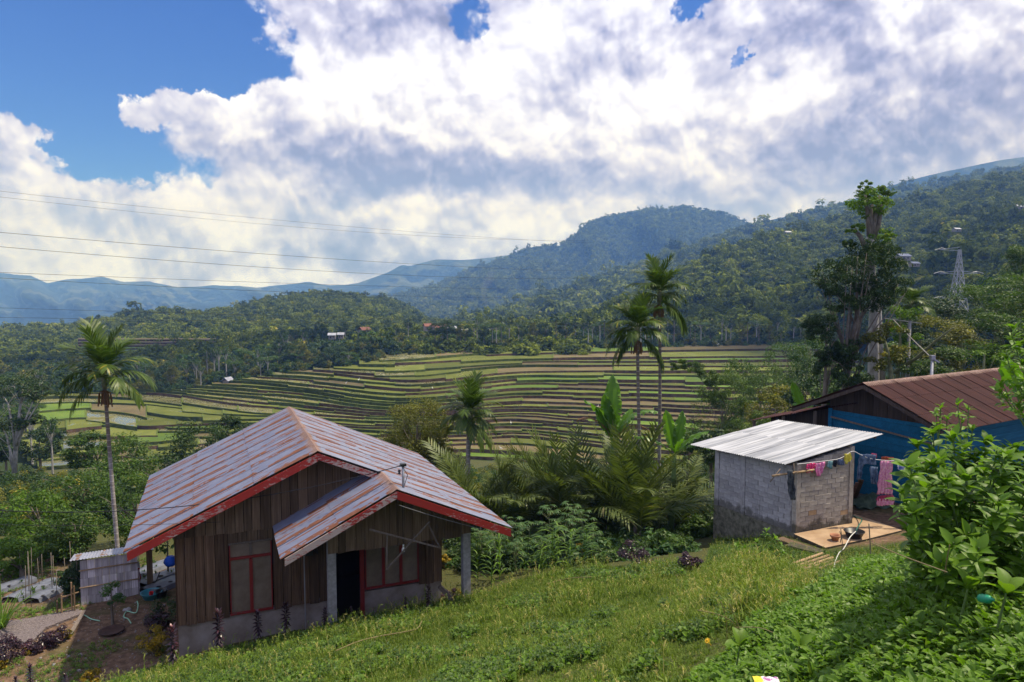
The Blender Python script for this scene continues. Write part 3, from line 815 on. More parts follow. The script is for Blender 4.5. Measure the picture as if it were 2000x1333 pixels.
# ---- forest canopy on the nearer hills: uncountable, instanced crowns
def src_crowns():
    out = []
    for i in range(7):
        rng_ = np.random.RandomState(100 + i)
        (V, F, T), _ = crown_np(rng_, R_=1.0, H=[0.75, 0.6, 0.9, 0.5, 1.1, 0.7, 0.45][i], clumps=[12, 14, 11, 15, 9, 16, 14][i], leaves=26, size=0.34, cr=0.42, aspect=1.6, hollow=0.3, up=0.7)
        out.append(source_object('crown', mesh_from('canopy_crown', V, F, [M['hill_leaf']], tint=T)))
    # a feathery palm top
    V = []; F = []; T = []; rng_ = np.random.RandomState(5)
    for j in range(11):
        a = j * 2.4; el = rng_.uniform(0.0, 0.9); n0 = sum(len(v) for v in V)
        pts = []
        for s in range(5):
            t = s / 4; r = t * 1.15; z = math.sin(el) * r - 0.75 * t * t + .3
            w = 0.17 * math.sin(math.pi * min(.98, t + .12))
            d = np.array([math.cos(a), math.sin(a)]); nrm = np.array([-d[1], d[0]])
            pts += [[*(d * r * math.cos(el * .6) + nrm * w), z - .08], [*(d * r * math.cos(el * .6)), z], [*(d * r * math.cos(el * .6) - nrm * w), z - .08]]
        V.append(np.array(pts)); T.append(np.full(15, rng_.uniform(.1, .6)))
        for s in range(4):
            for e in range(2): b0 = n0 + s * 3 + e; F.append((b0, b0 + 1, b0 + 4, b0 + 3))
    out.append(source_object('crown', mesh_from('canopy_palm', np.concatenate(V), np.array(F), [M['hill_leaf']], tint=np.concatenate(T))))
    return out
SRC = src_crowns()
def clone_src(lst): return [bpy.data.objects.new('src', o.data) for o in lst]
def canopy(name, P, dens, size, label, t0=0.0, t1=1.0, seed=0, pxmin=None, palm=0.02):
    rng = np.random.RandomState(seed)
    nr, nc, _ = P.shape
    A = P[:-1, :-1]; B = P[:-1, 1:]; C_ = P[1:, :-1]; D_ = P[1:, 1:]
    area = np.linalg.norm(np.cross(B - A, C_ - A), axis=2)
    rr = (np.arange(nr - 1) / (nr - 1))[:, None]
    px = 1000 + FOC * A[:, :, 0] / A[:, :, 1]
    ok = (rr >= t0) & (rr <= t1) & (px > -160) & (px < 2160)
    # far trees cover more ground each: keep the count in hand
    wgt = area * ok
    n = int(wgt.sum() * dens)
    idx = rng.choice(wgt.size, n, p=(wgt / wgt.sum()).ravel()); i, j = np.unravel_index(idx, wgt.shape)
    u, v = rng.rand(n, 1), rng.rand(n, 1)
    pts = A[i, j] * (1 - u) * (1 - v) + B[i, j] * u * (1 - v) + C_[i, j] * (1 - u) * v + D_[i, j] * u * v
    s = size * np.exp(rng.normal(size=n) * 0.36)
    patch = fbm(pts[:, 0] / 60, pts[:, 1] / 60, 3)
    s *= 1 + patch
    pts[:, 2] += s * 0.45 + rng.rand(n) * size * 0.7
    pick = rng.randint(0, 7, n); pick[rng.rand(n) < palm] = 7
    rot = np.stack([rng.normal(size=n) * .12, rng.normal(size=n) * .12, rng.rand(n) * 6.28], 1)
    scl = np.stack([s, s, s * rng.uniform(0.8, 1.5, n)], 1)
    print(name, n)
    return scatter(name, pts, rot, scl, pick, clone_src(SRC), label)
canopy('hillside_forest', RH, 1 / 27.0, 3.6, 'mixed forest covering the right hillside', seed=1)
canopy('back_slope_forest', RB, 1 / 150.0, 7.0, 'forest covering the long slope behind the right hillside', seed=2)
canopy('mountain_forest', WM, 1 / 170.0, 5.5, 'forest covering the broad flat-topped mountain', seed=4, palm=0)
canopy('left_hill_forest', LH, 1 / 22.0, 2.5, 'forest covering the rounded hill beyond the valley', seed=3)

# trees over the valley floor between the terraces and the hills
rng = np.random.RandomState(44); n = 5200; px = rng.uniform(-150, 1150, n); Y = rng.uniform(245, 470, n)
zz = np.array([np.interp(y_, Yb[:, j], Zb[:, j]) for y_, j in zip(Y, np.clip(((px + 1400) / 20).astype(int), 0, Yb.shape[1] - 1))])
k = fbm(px / 60, Y / 40, 3) > -.10; px, Y, zz = px[k], Y[k], zz[k]; n = len(px); s = 2.3 * np.exp(rng.normal(size=n) * .3)
scatter('valley_woods', np.stack([(px - 1000) / FOC * Y, Y, zz + s * .6], 1), np.stack([np.zeros(n), np.zeros(n), rng.rand(n) * 6.28], 1), np.stack([s, s, s * rng.uniform(.8, 1.4, n)], 1), rng.randint(0, 7, n), clone_src(SRC), 'scattered woods on the valley floor beyond the terraces')

# ---- unseen opaque clouds added to cast shade on the hills (above the haze, out of the frame to the upper right)
cm = bpy.data.materials.new('shade_cloud'); cm.use_nodes = True; cm.node_tree.nodes['Principled BSDF'].inputs['Base Color'].default_value = (.85, .86, .9, 1); cm.node_tree.nodes['Principled BSDF'].inputs['Roughness'].default_value = 1
def cloud(label, x, y, size, seed):
    r_ = np.random.RandomState(seed); V = []; F = []; nb = 0; off = SUN_DIR * (960 / SUN_DIR.z)
    for i in range(14):
        a = r_.uniform(0, 6.28); d = r_.uniform(0, 1) ** .5; c = np.array([math.cos(a) * d * size * 1.25, math.sin(a) * d * size * .7, r_.uniform(-.05, .12) * size]); s = size * r_.uniform(.22, .46)
        th, ph = np.meshgrid(np.linspace(0, np.pi, 15), np.linspace(0, 2 * np.pi, 25), indexing='ij')
        n_ = np.stack([np.sin(th) * np.cos(ph), np.sin(th) * np.sin(ph), np.cos(th) * .6], 2); rr = 1 + .5 * fbm(n_[..., 0] * 2.5 + i * 7 + 20, n_[..., 1] * 2.5 + n_[..., 2] * 3 + 30, 4)
        V.append((c + n_ * (s * rr)[..., None]).reshape(-1, 3)); F.append(grid_faces(15, 25) + nb); nb += 375
    tag(link('cloud', mesh_from('cloud', np.concatenate(V), np.concatenate(F), [cm], smooth=True), loc=(x + off.x, y + off.y, 960)), label, kind='structure')
cloud('unseen cumulus cloud added to shade the foot of the right hillside', 190, 330, 120, 1)
cloud('unseen cumulus cloud added to shade the woods beyond the flat paddies', -150, 330, 85, 2)
cloud('unseen cumulus cloud added to shade the flank of the right hillside', 470, 560, 110, 3)

# thin smoke rising in front of the mountain foot
sm = bpy.data.materials.new('smoke'); sm.use_nodes = True; sq = NT(sm.node_tree); sq.n.clear()
sv = sq.new('ShaderNodeVolumePrincipled'); sv.inputs['Color'].default_value = (.9, .93, 1, 1); sv.inputs['Density'].default_value = 0.006; so_ = sq.new('ShaderNodeOutputMaterial'); sq.l.new(sv.outputs[0], so_.inputs['Volume'])
SB = MB(); SB.tube([at_y(x_, y_, 1000) for x_, y_ in ((950, 622), (953, 608), (950, 594), (944, 578), (946, 560), (956, 545), (960, 530))], [1.5, 2.5, 3, 4, 5, 7, 3], 14)
tag(SB.build('smoke', sm, smooth=True), 'thin pale smoke plume rising before the foot of the broad mountain', None, None, 'stuff')
# ---- haze
HB = MB(); HB.hexa([(-6000, -250, -430), (6500, -250, -430), (6500, 6900, -430), (-6000, 6900, -430), (-6000, -250, 790), (6500, -250, 790), (6500, 6900, 790), (-6000, 6900, 790)])
hm = bpy.data.materials.new('haze_air'); hm.use_nodes = True; hq = NT(hm.node_tree); hq.n.clear()
pv = hq.new('ShaderNodeVolumePrincipled'); pv.inputs['Absorption Color'].default_value = (1, 1, 1, 1); pv.inputs['Color'].default_value = (0.18, 0.40, 1.0, 1); pv.inputs['Density'].default_value = 0.00027; pv.inputs['Anisotropy'].default_value = 0.0
ho = hq.new('ShaderNodeOutputMaterial'); hq.l.new(pv.outputs[0], ho.inputs['Volume'])
haze = HB.build('haze', hm); tag(haze, kind='stuff', label='pale blue haze filling the valley air')

# ================================================================== building materials
def roof_mat(name, clean1, clean2, rust1, rust2, amount, band=True, metal=0.35, rough=0.42):
    """corrugated sheet: local x across the sheet (0..0.8), y down the slope"""
    m, q, b = new_mat(name)
    co = obj_co(q); rnd = obj_rand(q)
    off = q.new('ShaderNodeCombineXYZ', ins={0: q.math('MULTIPLY', rnd, 37.0), 1: q.math('MULTIPLY', rnd, 91.0), 2: 0.0}).outputs[0]
    c2 = q.vmath('ADD', co, off)
    st = q.vmath('MULTIPLY', c2, (8.5, 0.55, 0.0))
    n1 = q.noise(st, 1.0, 3, 0.5)
    n2 = q.noise(q.vmath('MULTIPLY', c2, (40.0, 6.0, 1.0)), 1.0, 4, 0.6)
    n3 = q.noise(c2, 2.0, 3, 0.6)
    f = q.math('ADD', n1, q.math('MULTIPLY', q.math('SUBTRACT', n2, 0.5), 0.25))
    if band:
        sx = q.new('ShaderNodeSeparateXYZ', ins={0: co}).outputs[0]
        e = q.math('MULTIPLY', q.smooth(sx, 0.02, 0.06), q.smooth(sx, 0.30, 0.16))
        f = q.math('ADD', f, q.math('MULTIPLY', q.math('MULTIPLY', e, q.smooth(n3, 0.38, 0.52)), 0.26))
    mask = q.smooth(f, 1 - amount, 1 - amount + 0.06)
    base = ramp(q, n3 if band else q.noise(q.vmath('MULTIPLY', c2, (5.0, 0.35, 1.0)), 1.0, 3, .6), [(0.36, clean1), (0.64, clean2)])
    base = q.mix(q.smooth(n2, 0.55, 0.85, 0, 0.15), base, rust2)
    rust = ramp(q, n2, [(0.3, rust1), (0.7, rust2)])
    q.l.new(q.mix(mask, base, rust), b.inputs['Base Color'])
    q.l.new(q.math('MULTIPLY_ADD', mask, 0.9 - rough, rough), b.inputs['Roughness'])
    q.l.new(q.math('MULTIPLY_ADD', mask, -metal, metal), b.inputs['Metallic']); b.inputs['Specular IOR Level'].default_value = .5 if metal else .12
    return m
M['roof_rusty'] = roof_mat('zinc_roof_rusty', (0.135, 0.152, 0.225), (0.180, 0.198, 0.275), (0.085, 0.030, 0.017), (0.21, 0.080, 0.042), 0.435, metal=0.15, rough=0.5)
M['roof_new'] = roof_mat('zinc_roof_pale', (0.16, 0.175, 0.215), (0.41, 0.425, 0.47), (0.16, 0.10, 0.07), (0.30, 0.22, 0.17), 0.22, band=False, metal=0.1, rough=0.62)
M['roof_red'] = roof_mat('roof_sheet_brown_red', (0.036, 0.012, 0.012), (0.062, 0.021, 0.020), (0.024, 0.010, 0.010), (0.10, 0.045, 0.040), 0.40, band=False, metal=0.0, rough=0.7)
M['roof_shed'] = roof_mat('zinc_roof_grey', (0.22, 0.23, 0.29), (0.33, 0.34, 0.42), (0.10, 0.05, 0.03), (0.2, 0.11, 0.07), 0.30, metal=0.3, rough=0.5)
def wood_mat(name, c1, c2, c3, scale=1.0, vertical=True, rand=0.35, stain=0.4):
    m, q, b = new_mat(name)
    co = obj_co(q); rnd = obj_rand(q)
    off = q.new('ShaderNodeCombineXYZ', ins={0: q.math('MULTIPLY', rnd, 53.0), 1: 0.0, 2: q.math('MULTIPLY', rnd, 29.0)}).outputs[0]
    c = q.vmath('ADD', co, off)
    g = q.noise(q.vmath('MULTIPLY', c, (34 * scale, 34 * scale, 1.1 * scale) if vertical else (1.1 * scale, 34 * scale, 34 * scale)), 1.0, 4, 0.65)
    s = q.noise(q.vmath('MULTIPLY', c, (5, 5, 0.8) if vertical else (0.8, 5, 5)), 1.0, 4, 0.6)
    col = ramp(q, g, [(0.25, c1), (0.55, c2), (0.8, c3)])
    col = q.mix(q.smooth(s, 0.42, 0.68, 0, stain), col, c1)
    v = q.lin(rnd, 0, 1, 1 - rand, 1 + rand)
    col = q.vmath('MULTIPLY', col, q.new('ShaderNodeCombineXYZ', ins={0: v, 1: v, 2: v}).outputs[0])
    q.l.new(col, b.inputs['Base Color']); b.inputs['Roughness'].default_value = 0.85; b.inputs['Specular IOR Level'].default_value = 0.2
    bump(q, b, g, 0.35, 0.006)
    return m
M['plank_brown'] = wood_mat('weathered_plank', (0.048, 0.027, 0.015), (0.120, 0.072, 0.043), (0.215, 0.142, 0.092))
M['plank_light'] = wood_mat('weathered_plank_pale', (0.070, 0.043, 0.025), (0.145, 0.098, 0.062), (0.25, 0.178, 0.118))
M['plank_blue'] = wood_mat('blue_painted_plank', (0.006, 0.070, 0.145), (0.010, 0.125, 0.250), (0.020, 0.170, 0.310), vertical=False, rand=0.15, stain=0.5)
M['plank_dark'] = wood_mat('dark_plank', (0.022, 0.016, 0.014), (0.050, 0.036, 0.030), (0.085, 0.065, 0.055))
M['timber'] = wood_mat('grey_timber', (0.09, 0.07, 0.055), (0.16, 0.13, 0.11), (0.24, 0.20, 0.17))
def paint_mat(name, col, under, wear, scale=9.0):
    m, q, b = new_mat(name)
    co = obj_co(q)
    n = q.noise(q.vmath('MULTIPLY', co, (1.0, 2.6, 3.5)), scale, 6, 0.7); n2 = q.noise(co, 0.9, 3, 0.5)
    mask = q.smooth(q.math('ADD', n, q.math('MULTIPLY', q.math('SUBTRACT', n2, 0.5), 0.9)), 1 - wear, 1 - wear + 0.04)
    q.l.new(q.mix(mask, ramp(q, n2, [(0.3, tuple(x * .75 for x in col)), (0.7, col)]), under), b.inputs['Base Color'])
    b.inputs['Roughness'].default_value = 0.6
    return m
M['red_paint'] = paint_mat('red_paint', (0.33, 0.018, 0.012), (0.33, 0.25, 0.23), 0.40)
M['red_paint_worn'] = paint_mat('red_paint_worn', (0.31, 0.022, 0.018), (0.36, 0.29, 0.27), 0.53)
M['red_frame'] = paint_mat('red_frame_paint', (0.20, 0.012, 0.010), (0.12, 0.05, 0.04), 0.30)
M['plaster'] = simple_mat('grey_plaster', (0.16, 0.12, 0.095), (0.30, 0.265, 0.25), 2.2, 0.9, 6, coords='obj', rand=0, bstr=0.2)
M['concrete'] = simple_mat('concrete_post', (0.20, 0.19, 0.19), (0.36, 0.35, 0.36), 9, 0.9, rand=0.05, bstr=0.4)
M['net_pane'] = simple_mat('dusty_boarded_pane', (0.12, 0.088, 0.062), (0.20, 0.155, 0.115), 3.5, 0.6, rand=0.1, bstr=0)
M['ridge_cap'] = simple_mat('rusty_ridge_cap', (0.13, 0.070, 0.052), (0.27, 0.18, 0.15), 10, 0.75, rand=0.1)
def block_mat(name, c1, c2, hi, amt):
    m = simple_mat(name, c1, c2, 9, 0.95, rand=0.16, bstr=0.6, bdist=0.01); q = NT(m.node_tree); b = q.n['Principled BSDF']; src = b.inputs['Base Color'].links[0].from_socket
    p = world_co(q); z = q.new('ShaderNodeSeparateXYZ', ins={0: p}).outputs[2]; n = q.noise(p, 2.6, 5, 0.65); n2 = q.noise(q.vmath('MULTIPLY', p, (5, 5, .8)), 1.0, 4, .6)
    f = q.math('ADD', q.lin(z, HZ_REF, HZ_REF + hi, 0.75, 0.0), q.math('MULTIPLY', q.math('SUBTRACT', n, 0.5), 1.6))
    f = q.math('MAXIMUM', q.smooth(f, 0.30, 0.62, 0, amt), q.smooth(n2, .60, .74, 0, .45))
    q.l.new(q.mix(f, src, (0.050, 0.048, 0.030)), b.inputs['Base Color']); return m
HZ_REF = -6.95
M['block'] = block_mat('grey_block', (0.29, 0.28, 0.30), (0.46, 0.45, 0.47), .5, .7)
M['block_warm'] = block_mat('warm_grey_block', (0.27, 0.235, 0.20), (0.44, 0.40, 0.36), 0.55, .8)
M['block_tan'] = simple_mat('tan_block', (0.33, 0.22, 0.12), (0.46, 0.33, 0.20), 9, 0.95, rand=0.1, bstr=0.5, bdist=0.01)
M['block_moss'] = simple_mat('mossy_block', (0.050, 0.052, 0.034), (0.20, 0.19, 0.15), 7, 0.95, rand=0.25, bstr=0.6, bdist=0.01)
M['mortar'] = simple_mat('mortar', (0.12, 0.11, 0.11), (0.24, 0.23, 0.23), 14, 0.95, rand=0)
M['slab'] = simple_mat('tan_slab', (0.27, 0.17, 0.095), (0.46, 0.33, 0.21), 2.0, 0.85, 6, rand=0, bstr=0.1)
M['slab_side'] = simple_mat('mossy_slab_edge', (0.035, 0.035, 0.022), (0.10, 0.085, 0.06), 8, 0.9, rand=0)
M['bamboo_wall'] = wood_mat('woven_bamboo', (0.26, 0.235, 0.25), (0.56, 0.53, 0.56), (0.76, 0.73, 0.76), scale=0.9, stain=0.55)
M['bamboo_pole'] = wood_mat('bamboo_pole', (0.17, 0.11, 0.06), (0.30, 0.21, 0.12), (0.40, 0.30, 0.19), scale=0.5)
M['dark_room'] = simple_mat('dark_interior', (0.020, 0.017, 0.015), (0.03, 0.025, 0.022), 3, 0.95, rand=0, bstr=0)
M['black_plastic'] = simple_mat('black_plastic', (0.012, 0.012, 0.014), (0.018, 0.018, 0.020), 3, 0.4, rand=0, bstr=0, spec=0.5)
M['cable'] = simple_mat('black_cable', (0.010, 0.010, 0.012), (0.016, 0.016, 0.018), 3, 0.5, rand=0, bstr=0)
M['grey_cable'] = simple_mat('grey_wire', (0.20, 0.20, 0.21), (0.26, 0.26, 0.27), 3, 0.5, rand=0, bstr=0)
M['steel'] = simple_mat('galvanised_steel', (0.30, 0.31, 0.33), (0.42, 0.43, 0.45), 12, 0.45, metal=0.6, rand=0, bstr=0)
M['white_paint'] = simple_mat('white_plastic', (0.70, 0.70, 0.68), (0.78, 0.78, 0.76), 5, 0.45, rand=0, bstr=0, spec=0.5)

SHEETS = {}
def sheet_mesh(w, l, mat):
    pitch, h = (0.098, 0.030) if mat.name in ('zinc_roof_pale', 'roof_sheet_brown_red') else (0.076, 0.018)
    k = (round(w, 3), round(l, 3), mat.name, pitch)
    if k in SHEETS: return SHEETS[k]
    nper = max(2, int(round(w / pitch))); nx = nper * 6 + 1
    x = np.linspace(0, w, nx); z = h / 2 * np.cos(2 * np.pi * x / (w / nper))
    ys = np.linspace(0, l, 4)
    top = np.array([[(a, y, c) for a, c in zip(x, z)] for y in ys]).reshape(-1, 3)
    bot = top - np.array([0, 0, 0.003])
    F = grid_faces(4, nx); n = len(top)
    Fb = (F[:, ::-1] + n)
    top = np.concatenate([top, bot]); bot = top
    r0 = np.arange(nx - 1); last = 3 * nx + r0
    rim = np.concatenate([np.stack([r0 + 1, r0, r0 + n, r0 + 1 + n], 1), np.stack([last, last + 1, last + 1 + n, last + n], 1)]) + 2 * n
    me = mesh_from('roof_sheet', np.concatenate([top, bot]), np.concatenate([F, Fb, rim]), [mat], smooth=True)
    SHEETS[k] = me
    return me
def lay_sheets(parent, A, across, down, width, length, mat, w=0.76, l=1.8, lap=0.06, rng=random, skip=None, rows=None):
    """cover a roof plane: A upper corner, across/down unit vectors"""
    across = Vector(across).normalized(); down = Vector(down).normalized(); nrm = across.cross(down)
    if nrm.z < 0: nrm = -nrm; flip = True
    else: flip = False
    n = max(1, int(round(width / w))); wa = width / n
    m = rows or max(1, int(round(length / l))); la = length / m
    for i in range(n):
        for j in range(m):
            sx = across if not flip else -across
            org = Vector(A) + across * (wa * i if not flip else wa * (i + 1)) + down * (la * j) + nrm * (0.010 * (m - j) + 0.003 * (i % 2)) + across * rng.uniform(-.006, .006)
            me = sheet_mesh(wa + 0.02, la + lap + rng.choice((0, 0, 0.012)), mat)
            Mx = Matrix((sx, down, nrm)).transposed().to_4x4(); Mx.translation = org
            o = part('roof_sheet', me, parent); o.matrix_basis = Mx
def frame_parent(name, label, cat, org, ux, vy, group=None):
    """an Empty whose local x,y axes run along ux,vy"""
    t = link(name, None); tag(t, label, cat, group)
    Mx = Matrix((ux, vy, Vector((0, 0, 1)))).transposed().to_4x4(); Mx.translation = org
    t.matrix_basis = Mx
    return t

# ================================================================== the wooden house (local: x along the front, y to the back, z up)
rd = random.Random(3)
H = frame_parent('wooden_house', 'brown plank house with rust-streaked zinc roof, red eave boards and a gabled porch', 'house', HC, HU, HV)
EU, EZ = 3.15, 4.80                      # ridge
SL = 0.44
def zr(u): return EZ - SL * abs(u - EU)
def zl(u): return EZ - 0.448 * (EU - u)
def box_part(name, x0, x1, y0, y1, z0, z1, mat, parent=H, label=None):
    b = MB(); c = ((x0 + x1) / 2, (y0 + y1) / 2, (z0 + z1) / 2); b.box((0, 0, 0), (x1 - x0, y1 - y0, z1 - z0))
    return b.build(name, mat, parent, loc=c, label=label)
# plinth: front pieces leave the doorway free
DL, DR = 3.50, 4.26
box_part('plinth', 0.0, DL, 0.0, 0.16, -0.5, 0.86, M['plaster'], label='stained grey plaster base wall left of the door')
box_part('plinth', DR, 6.40, 0.0, 0.16, -0.5, 0.90, M['plaster'], label='grey plaster base wall under the triple window')
box_part('plinth', 0.0, 0.16, 0.163, 5.8, -0.5, 0.86, M['plaster']); box_part('plinth', 6.24, 6.40, 0.163, 5.8, -0.5, 0.86, M['plaster'])
box_part('plinth', 0.163, 6.237, 5.64, 5.8, -0.5, 0.86, M['plaster'])
# floor, inner partition, ceiling: a dark room behind the open door
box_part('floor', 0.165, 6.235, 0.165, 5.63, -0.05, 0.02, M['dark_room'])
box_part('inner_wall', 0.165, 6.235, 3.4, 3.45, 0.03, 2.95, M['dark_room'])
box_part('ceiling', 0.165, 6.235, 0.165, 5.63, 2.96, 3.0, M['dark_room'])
# planks of the front wall
def plank_run(x0, x1, zb, zt, y, mat, wmin=0.17, wmax=0.25, thick=0.025, jz=0.02, name='plank'):
    x = x0
    while x < x1 - 0.03:
        w = min(rd.uniform(wmin, wmax), x1 - x)
        if x1 - x - w < 0.08: w = x1 - x
        g = 0.006
        za, zb_ = zt(x + g), zt(x + w - g); z0 = (zb(x) if callable(zb) else zb) + rd.uniform(-jz, jz)
        dy = rd.uniform(-0.007, 0.007)
        b = MB(); xa, xb = g, w - g
        b.hexa([(xa, -thick / 2, z0), (xb, -thick / 2, z0 + rd.uniform(-.004, .004)), (xb, thick / 2, z0), (xa, thick / 2, z0),
                (xa, -thick / 2, za), (xb, -thick / 2, zb_), (xb, thick / 2, zb_), (xa, thick / 2, za)])
        part(name, b.mesh('plank', mat), H, loc=(x, y + dy, 0))
        x += w
c_ = lambda v: (lambda x: v)
def tri(x): return (zl(x) if x < EU else zr(x)) - 0.10
plank_run(0.0, 1.13, 0.80, c_(2.90), -0.030, M['plank_brown'])
plank_run(2.14, DL - 0.02, 0.84, c_(2.90), -0.030, M['plank_brown'])
plank_run(1.13, 2.14, 2.60, c_(2.90), -0.030, M['plank_light'])
plank_run(DL - 0.02, DR, 2.30, c_(2.90), -0.030, M['plank_brown'])
plank_run(DR, 5.78, 2.20, c_(2.90), -0.030, M['plank_brown'])
plank_run(5.78, 6.40, 0.88, c_(2.90), -0.030, M['plank_brown'])
plank_run(-0.02, 6.42, 2.88, tri, -0.060, M['plank_light'])
# other walls, one board wall each side (planks as well)
def side_wall(x, label_side):
    y = 0.0
    while y < 5.8:
        w = min(rd.uniform(0.2, 0.28), 5.8 - y); b = MB()
        b.box((0, w / 2, 0), (0.025, w - 0.008, 2.25)); part('plank', b.mesh('plank', M['plank_brown']), H, loc=(x, y, 0.83 + 1.12)); y += w
side_wall(-0.015, 'l'); side_wall(6.415, 'r')
b = MB(); b.hexa([(0, 5.81, .84), (6.4, 5.81, .84), (6.4, 5.84, .84), (0, 5.84, .84), (0, 5.81, zl(0) - .1), (6.4, 5.81, zr(6.4) - .1), (6.4, 5.84, zr(6.4) - .1), (0, 5.84, zl(0) - .1)])
b.add([(0, 5.81, zl(0) - .1), (EU, 5.81, EZ - .12), (6.4, 5.81, zr(6.4) - .1), (0, 5.84, zl(0) - .1), (EU, 5.84, EZ - .12), (6.4, 5.84, zr(6.4) - .1)], [(0, 1, 2), (5, 4, 3), (0, 3, 4, 1), (1, 4, 5, 2)])
b.build('rear_wall', M['plank_brown'], H)
# window 1
def window(x0, x1, z0, z1, mull, transom=None, y=-0.045, light_top=False):
    cx, cz_ = (x0 + x1) / 2, (z0 + z1) / 2
    wp = part('window', None, H, loc=(cx, y, cz_))
    # a part made of frame, panes, bars
    W, Hh = x1 - x0, z1 - z0
    fr = MB(); t = 0.045
    fr.box((0, 0, -Hh / 2 + t * .6), (W, 0.06, t * 1.2)); fr.box((-W / 2 + t / 2, 0, t * .25), (t * .6, 0.045, Hh - t * 2.2)); fr.box((W / 2 - t / 2, 0, t * .25), (t * .6, 0.045, Hh - t * 2.2))
    for mx in mull: fr.box((mx - cx, 0.004, (0 if transom is None else (transom - z1) / 2)), (0.075, 0.055, Hh - t * 2.4 - (0 if transom is None else (z1 - transom))))
    if transom is not None: fr.box((0, 0.001, transom - cz_), (W - .02, 0.062, 0.06))
    fr.build('frame', M['red_frame'], wp)
    if transom is not None:
        tb = MB(); tb.box((0, 0, Hh / 2), (W + .02, 0.05, 0.035)); tb.box((mull[0] - cx, 0.003, (transom + z1) / 2 - cz_), (0.06, 0.045, z1 - transom - .07)); tb.build('top_rail', M['timber'], wp)
    xs = [x0] + list(mull) + [x1]
    for a, b_ in zip(xs[:-1], xs[1:]):
        zs = [(z0, transom if transom else z1)] + ([(transom, z1)] if transom else [])
        for za, zb in zs:
            p = MB(); p.box((0, 0, 0), (b_ - a - .03, 0.012, zb - za - .03))
            p.build('pane', M['net_pane'], wp, loc=((a + b_) / 2 - cx, 0.018, (za + zb) / 2 - cz_))
    return wp
window(1.14, 2.12, 0.86, 2.60, [1.63], 2.24)
window(4.36, 5.78, 0.97, 2.34, [4.84, 5.30], None)
# door frame and leaf standing open inside
b = MB(); b.box((DR + 0.03, -0.03, 1.12), (0.10, 0.11, 2.36)); b.box((DL - 0.03, -0.03, 1.12), (0.08, 0.09, 2.36)); b.box(((DL + DR) / 2, -0.03, 2.33), (DR - DL - .02, 0.09, 0.07))
b.build('door_frame', M['red_frame'], H)
b = MB(); b.box((0, 0.36, 0), (0.03, 0.70, 2.2)); b.build('door', M['plank_dark'], H, loc=(DL + 0.06, 0.08, 1.14))
# main roof
v0, v1 = -0.80, 6.25
UL, UR = -0.93, 7.42
cl = math.hypot(1, 0.448); cr_ = math.hypot(1, SL)
lay_sheets(H, (EU, v0, EZ), (0, 1, 0), (-1 / cl, 0, -0.448 / cl), v1 - v0, (EU - UL) * cl, M['roof_rusty'], w=0.78, rows=3, rng=rd)
lay_sheets(H, (EU, v0, EZ), (0, 1, 0), (1 / cr_, 0, -SL / cr_), v1 - v0, (UR - EU) * cr_, M['roof_rusty'], w=0.78, rows=3, rng=rd)
# porch roof
PU, PZ, PV = 4.66, zr(4.66), -2.42
PL, PLZ = 2.20, 2.93
dl = Vector((PL - PU, 0, PLZ - PZ)); ll = dl.length
lay_sheets(H, (PU, PV, PZ + 0.012), (0, 1, 0), dl, 2.34, ll, M['roof_rusty'], w=0.78, rows=2, rng=rd)
lay_sheets(H, (PU, PV, PZ + 0.012), (0, 1, 0), (1 / cr_, 0, -SL / cr_), v0 - PV - 0.005, (UR - PU) * cr_, M['roof_rusty'], w=0.78, rows=2, rng=rd)
# ridge caps: bent strips of overlapping pieces
def ridge(u, z, va, vb, sl_, sr_, w=0.20, mat=M['ridge_cap']):
    n = max(1, int((vb - va) / 0.6)); s = (vb - va) / n
    for i in range(n):
        b = MB(); y0 = 0; y1 = s + .03; o = 0.028 + 0.004 * (i % 2); t = .006
        for dz in (0,):
            P = [(-w, y0, -w * sl_), (0, y0, 0.02), (w, y0, -w * sr_), (-w, y1, -w * sl_), (0, y1, 0.02), (w, y1, -w * sr_)]
            Q = [(x, y, zz - t) for x, y, zz in P]
            b.add(P + Q, [(0, 1, 4, 3), (1, 2, 5, 4), (9, 10, 7, 6), (10, 11, 8, 7), (0, 6, 7, 1), (1, 7, 8, 2), (3, 4, 10, 9), (4, 5, 11, 10), (0, 3, 9, 6), (2, 8, 11, 5)])
        b.build('ridge_cap', mat, H, loc=(u, va + i * s, z + o))
ridge(EU, EZ, v0 - .02, v1, 0.448, SL)
ridge(PU, PZ, PV - .02, v0 + 0.05, 0.465, SL, 0.18)
# red verge boards along the eave slopes
def verge(p, q_, h, mat, t=0.03, label=None, drop=0.0):
    p, q_ = Vector(p), Vector(q_)
    b = MB(); d = q_ - p; c = (p + q_) / 2
    P = []
    for y in (-t / 2, t / 2):
        P += [Vector((p.x, y, p.z - h)), Vector((q_.x, y, q_.z - h)), Vector((q_.x, y, q_.z)), Vector((p.x, y, p.z))]
    b.add([(v.x - c.x, v.y, v.z - c.z) for v in P], [(0, 1, 2, 3), (7, 6, 5, 4), (0, 4, 5, 1), (1, 5, 6, 2), (2, 6, 7, 3), (3, 7, 4, 0)])
    return b.build('verge_board', mat, H, loc=c, label=label)
o_ = -0.018
verge((UL + .02, v0 - .015, zl(UL) + o_), (EU, v0 - .015, EZ + o_), 0.19, M['red_paint'], label='bright red eave board on the left roof slope')
verge((EU, v0 - .018, EZ + o_), (PU - .12, v0 - .018, zr(PU - .12) + o_), 0.15, M['red_paint_worn'], label='flaking red eave board behind the porch ridge')
verge((PL + .02, PV - .015, PLZ + o_ + .02), (PU, PV - .015, PZ + o_ + .01), 0.16, M['red_paint_worn'], label='flaking red eave board on the left of the porch')
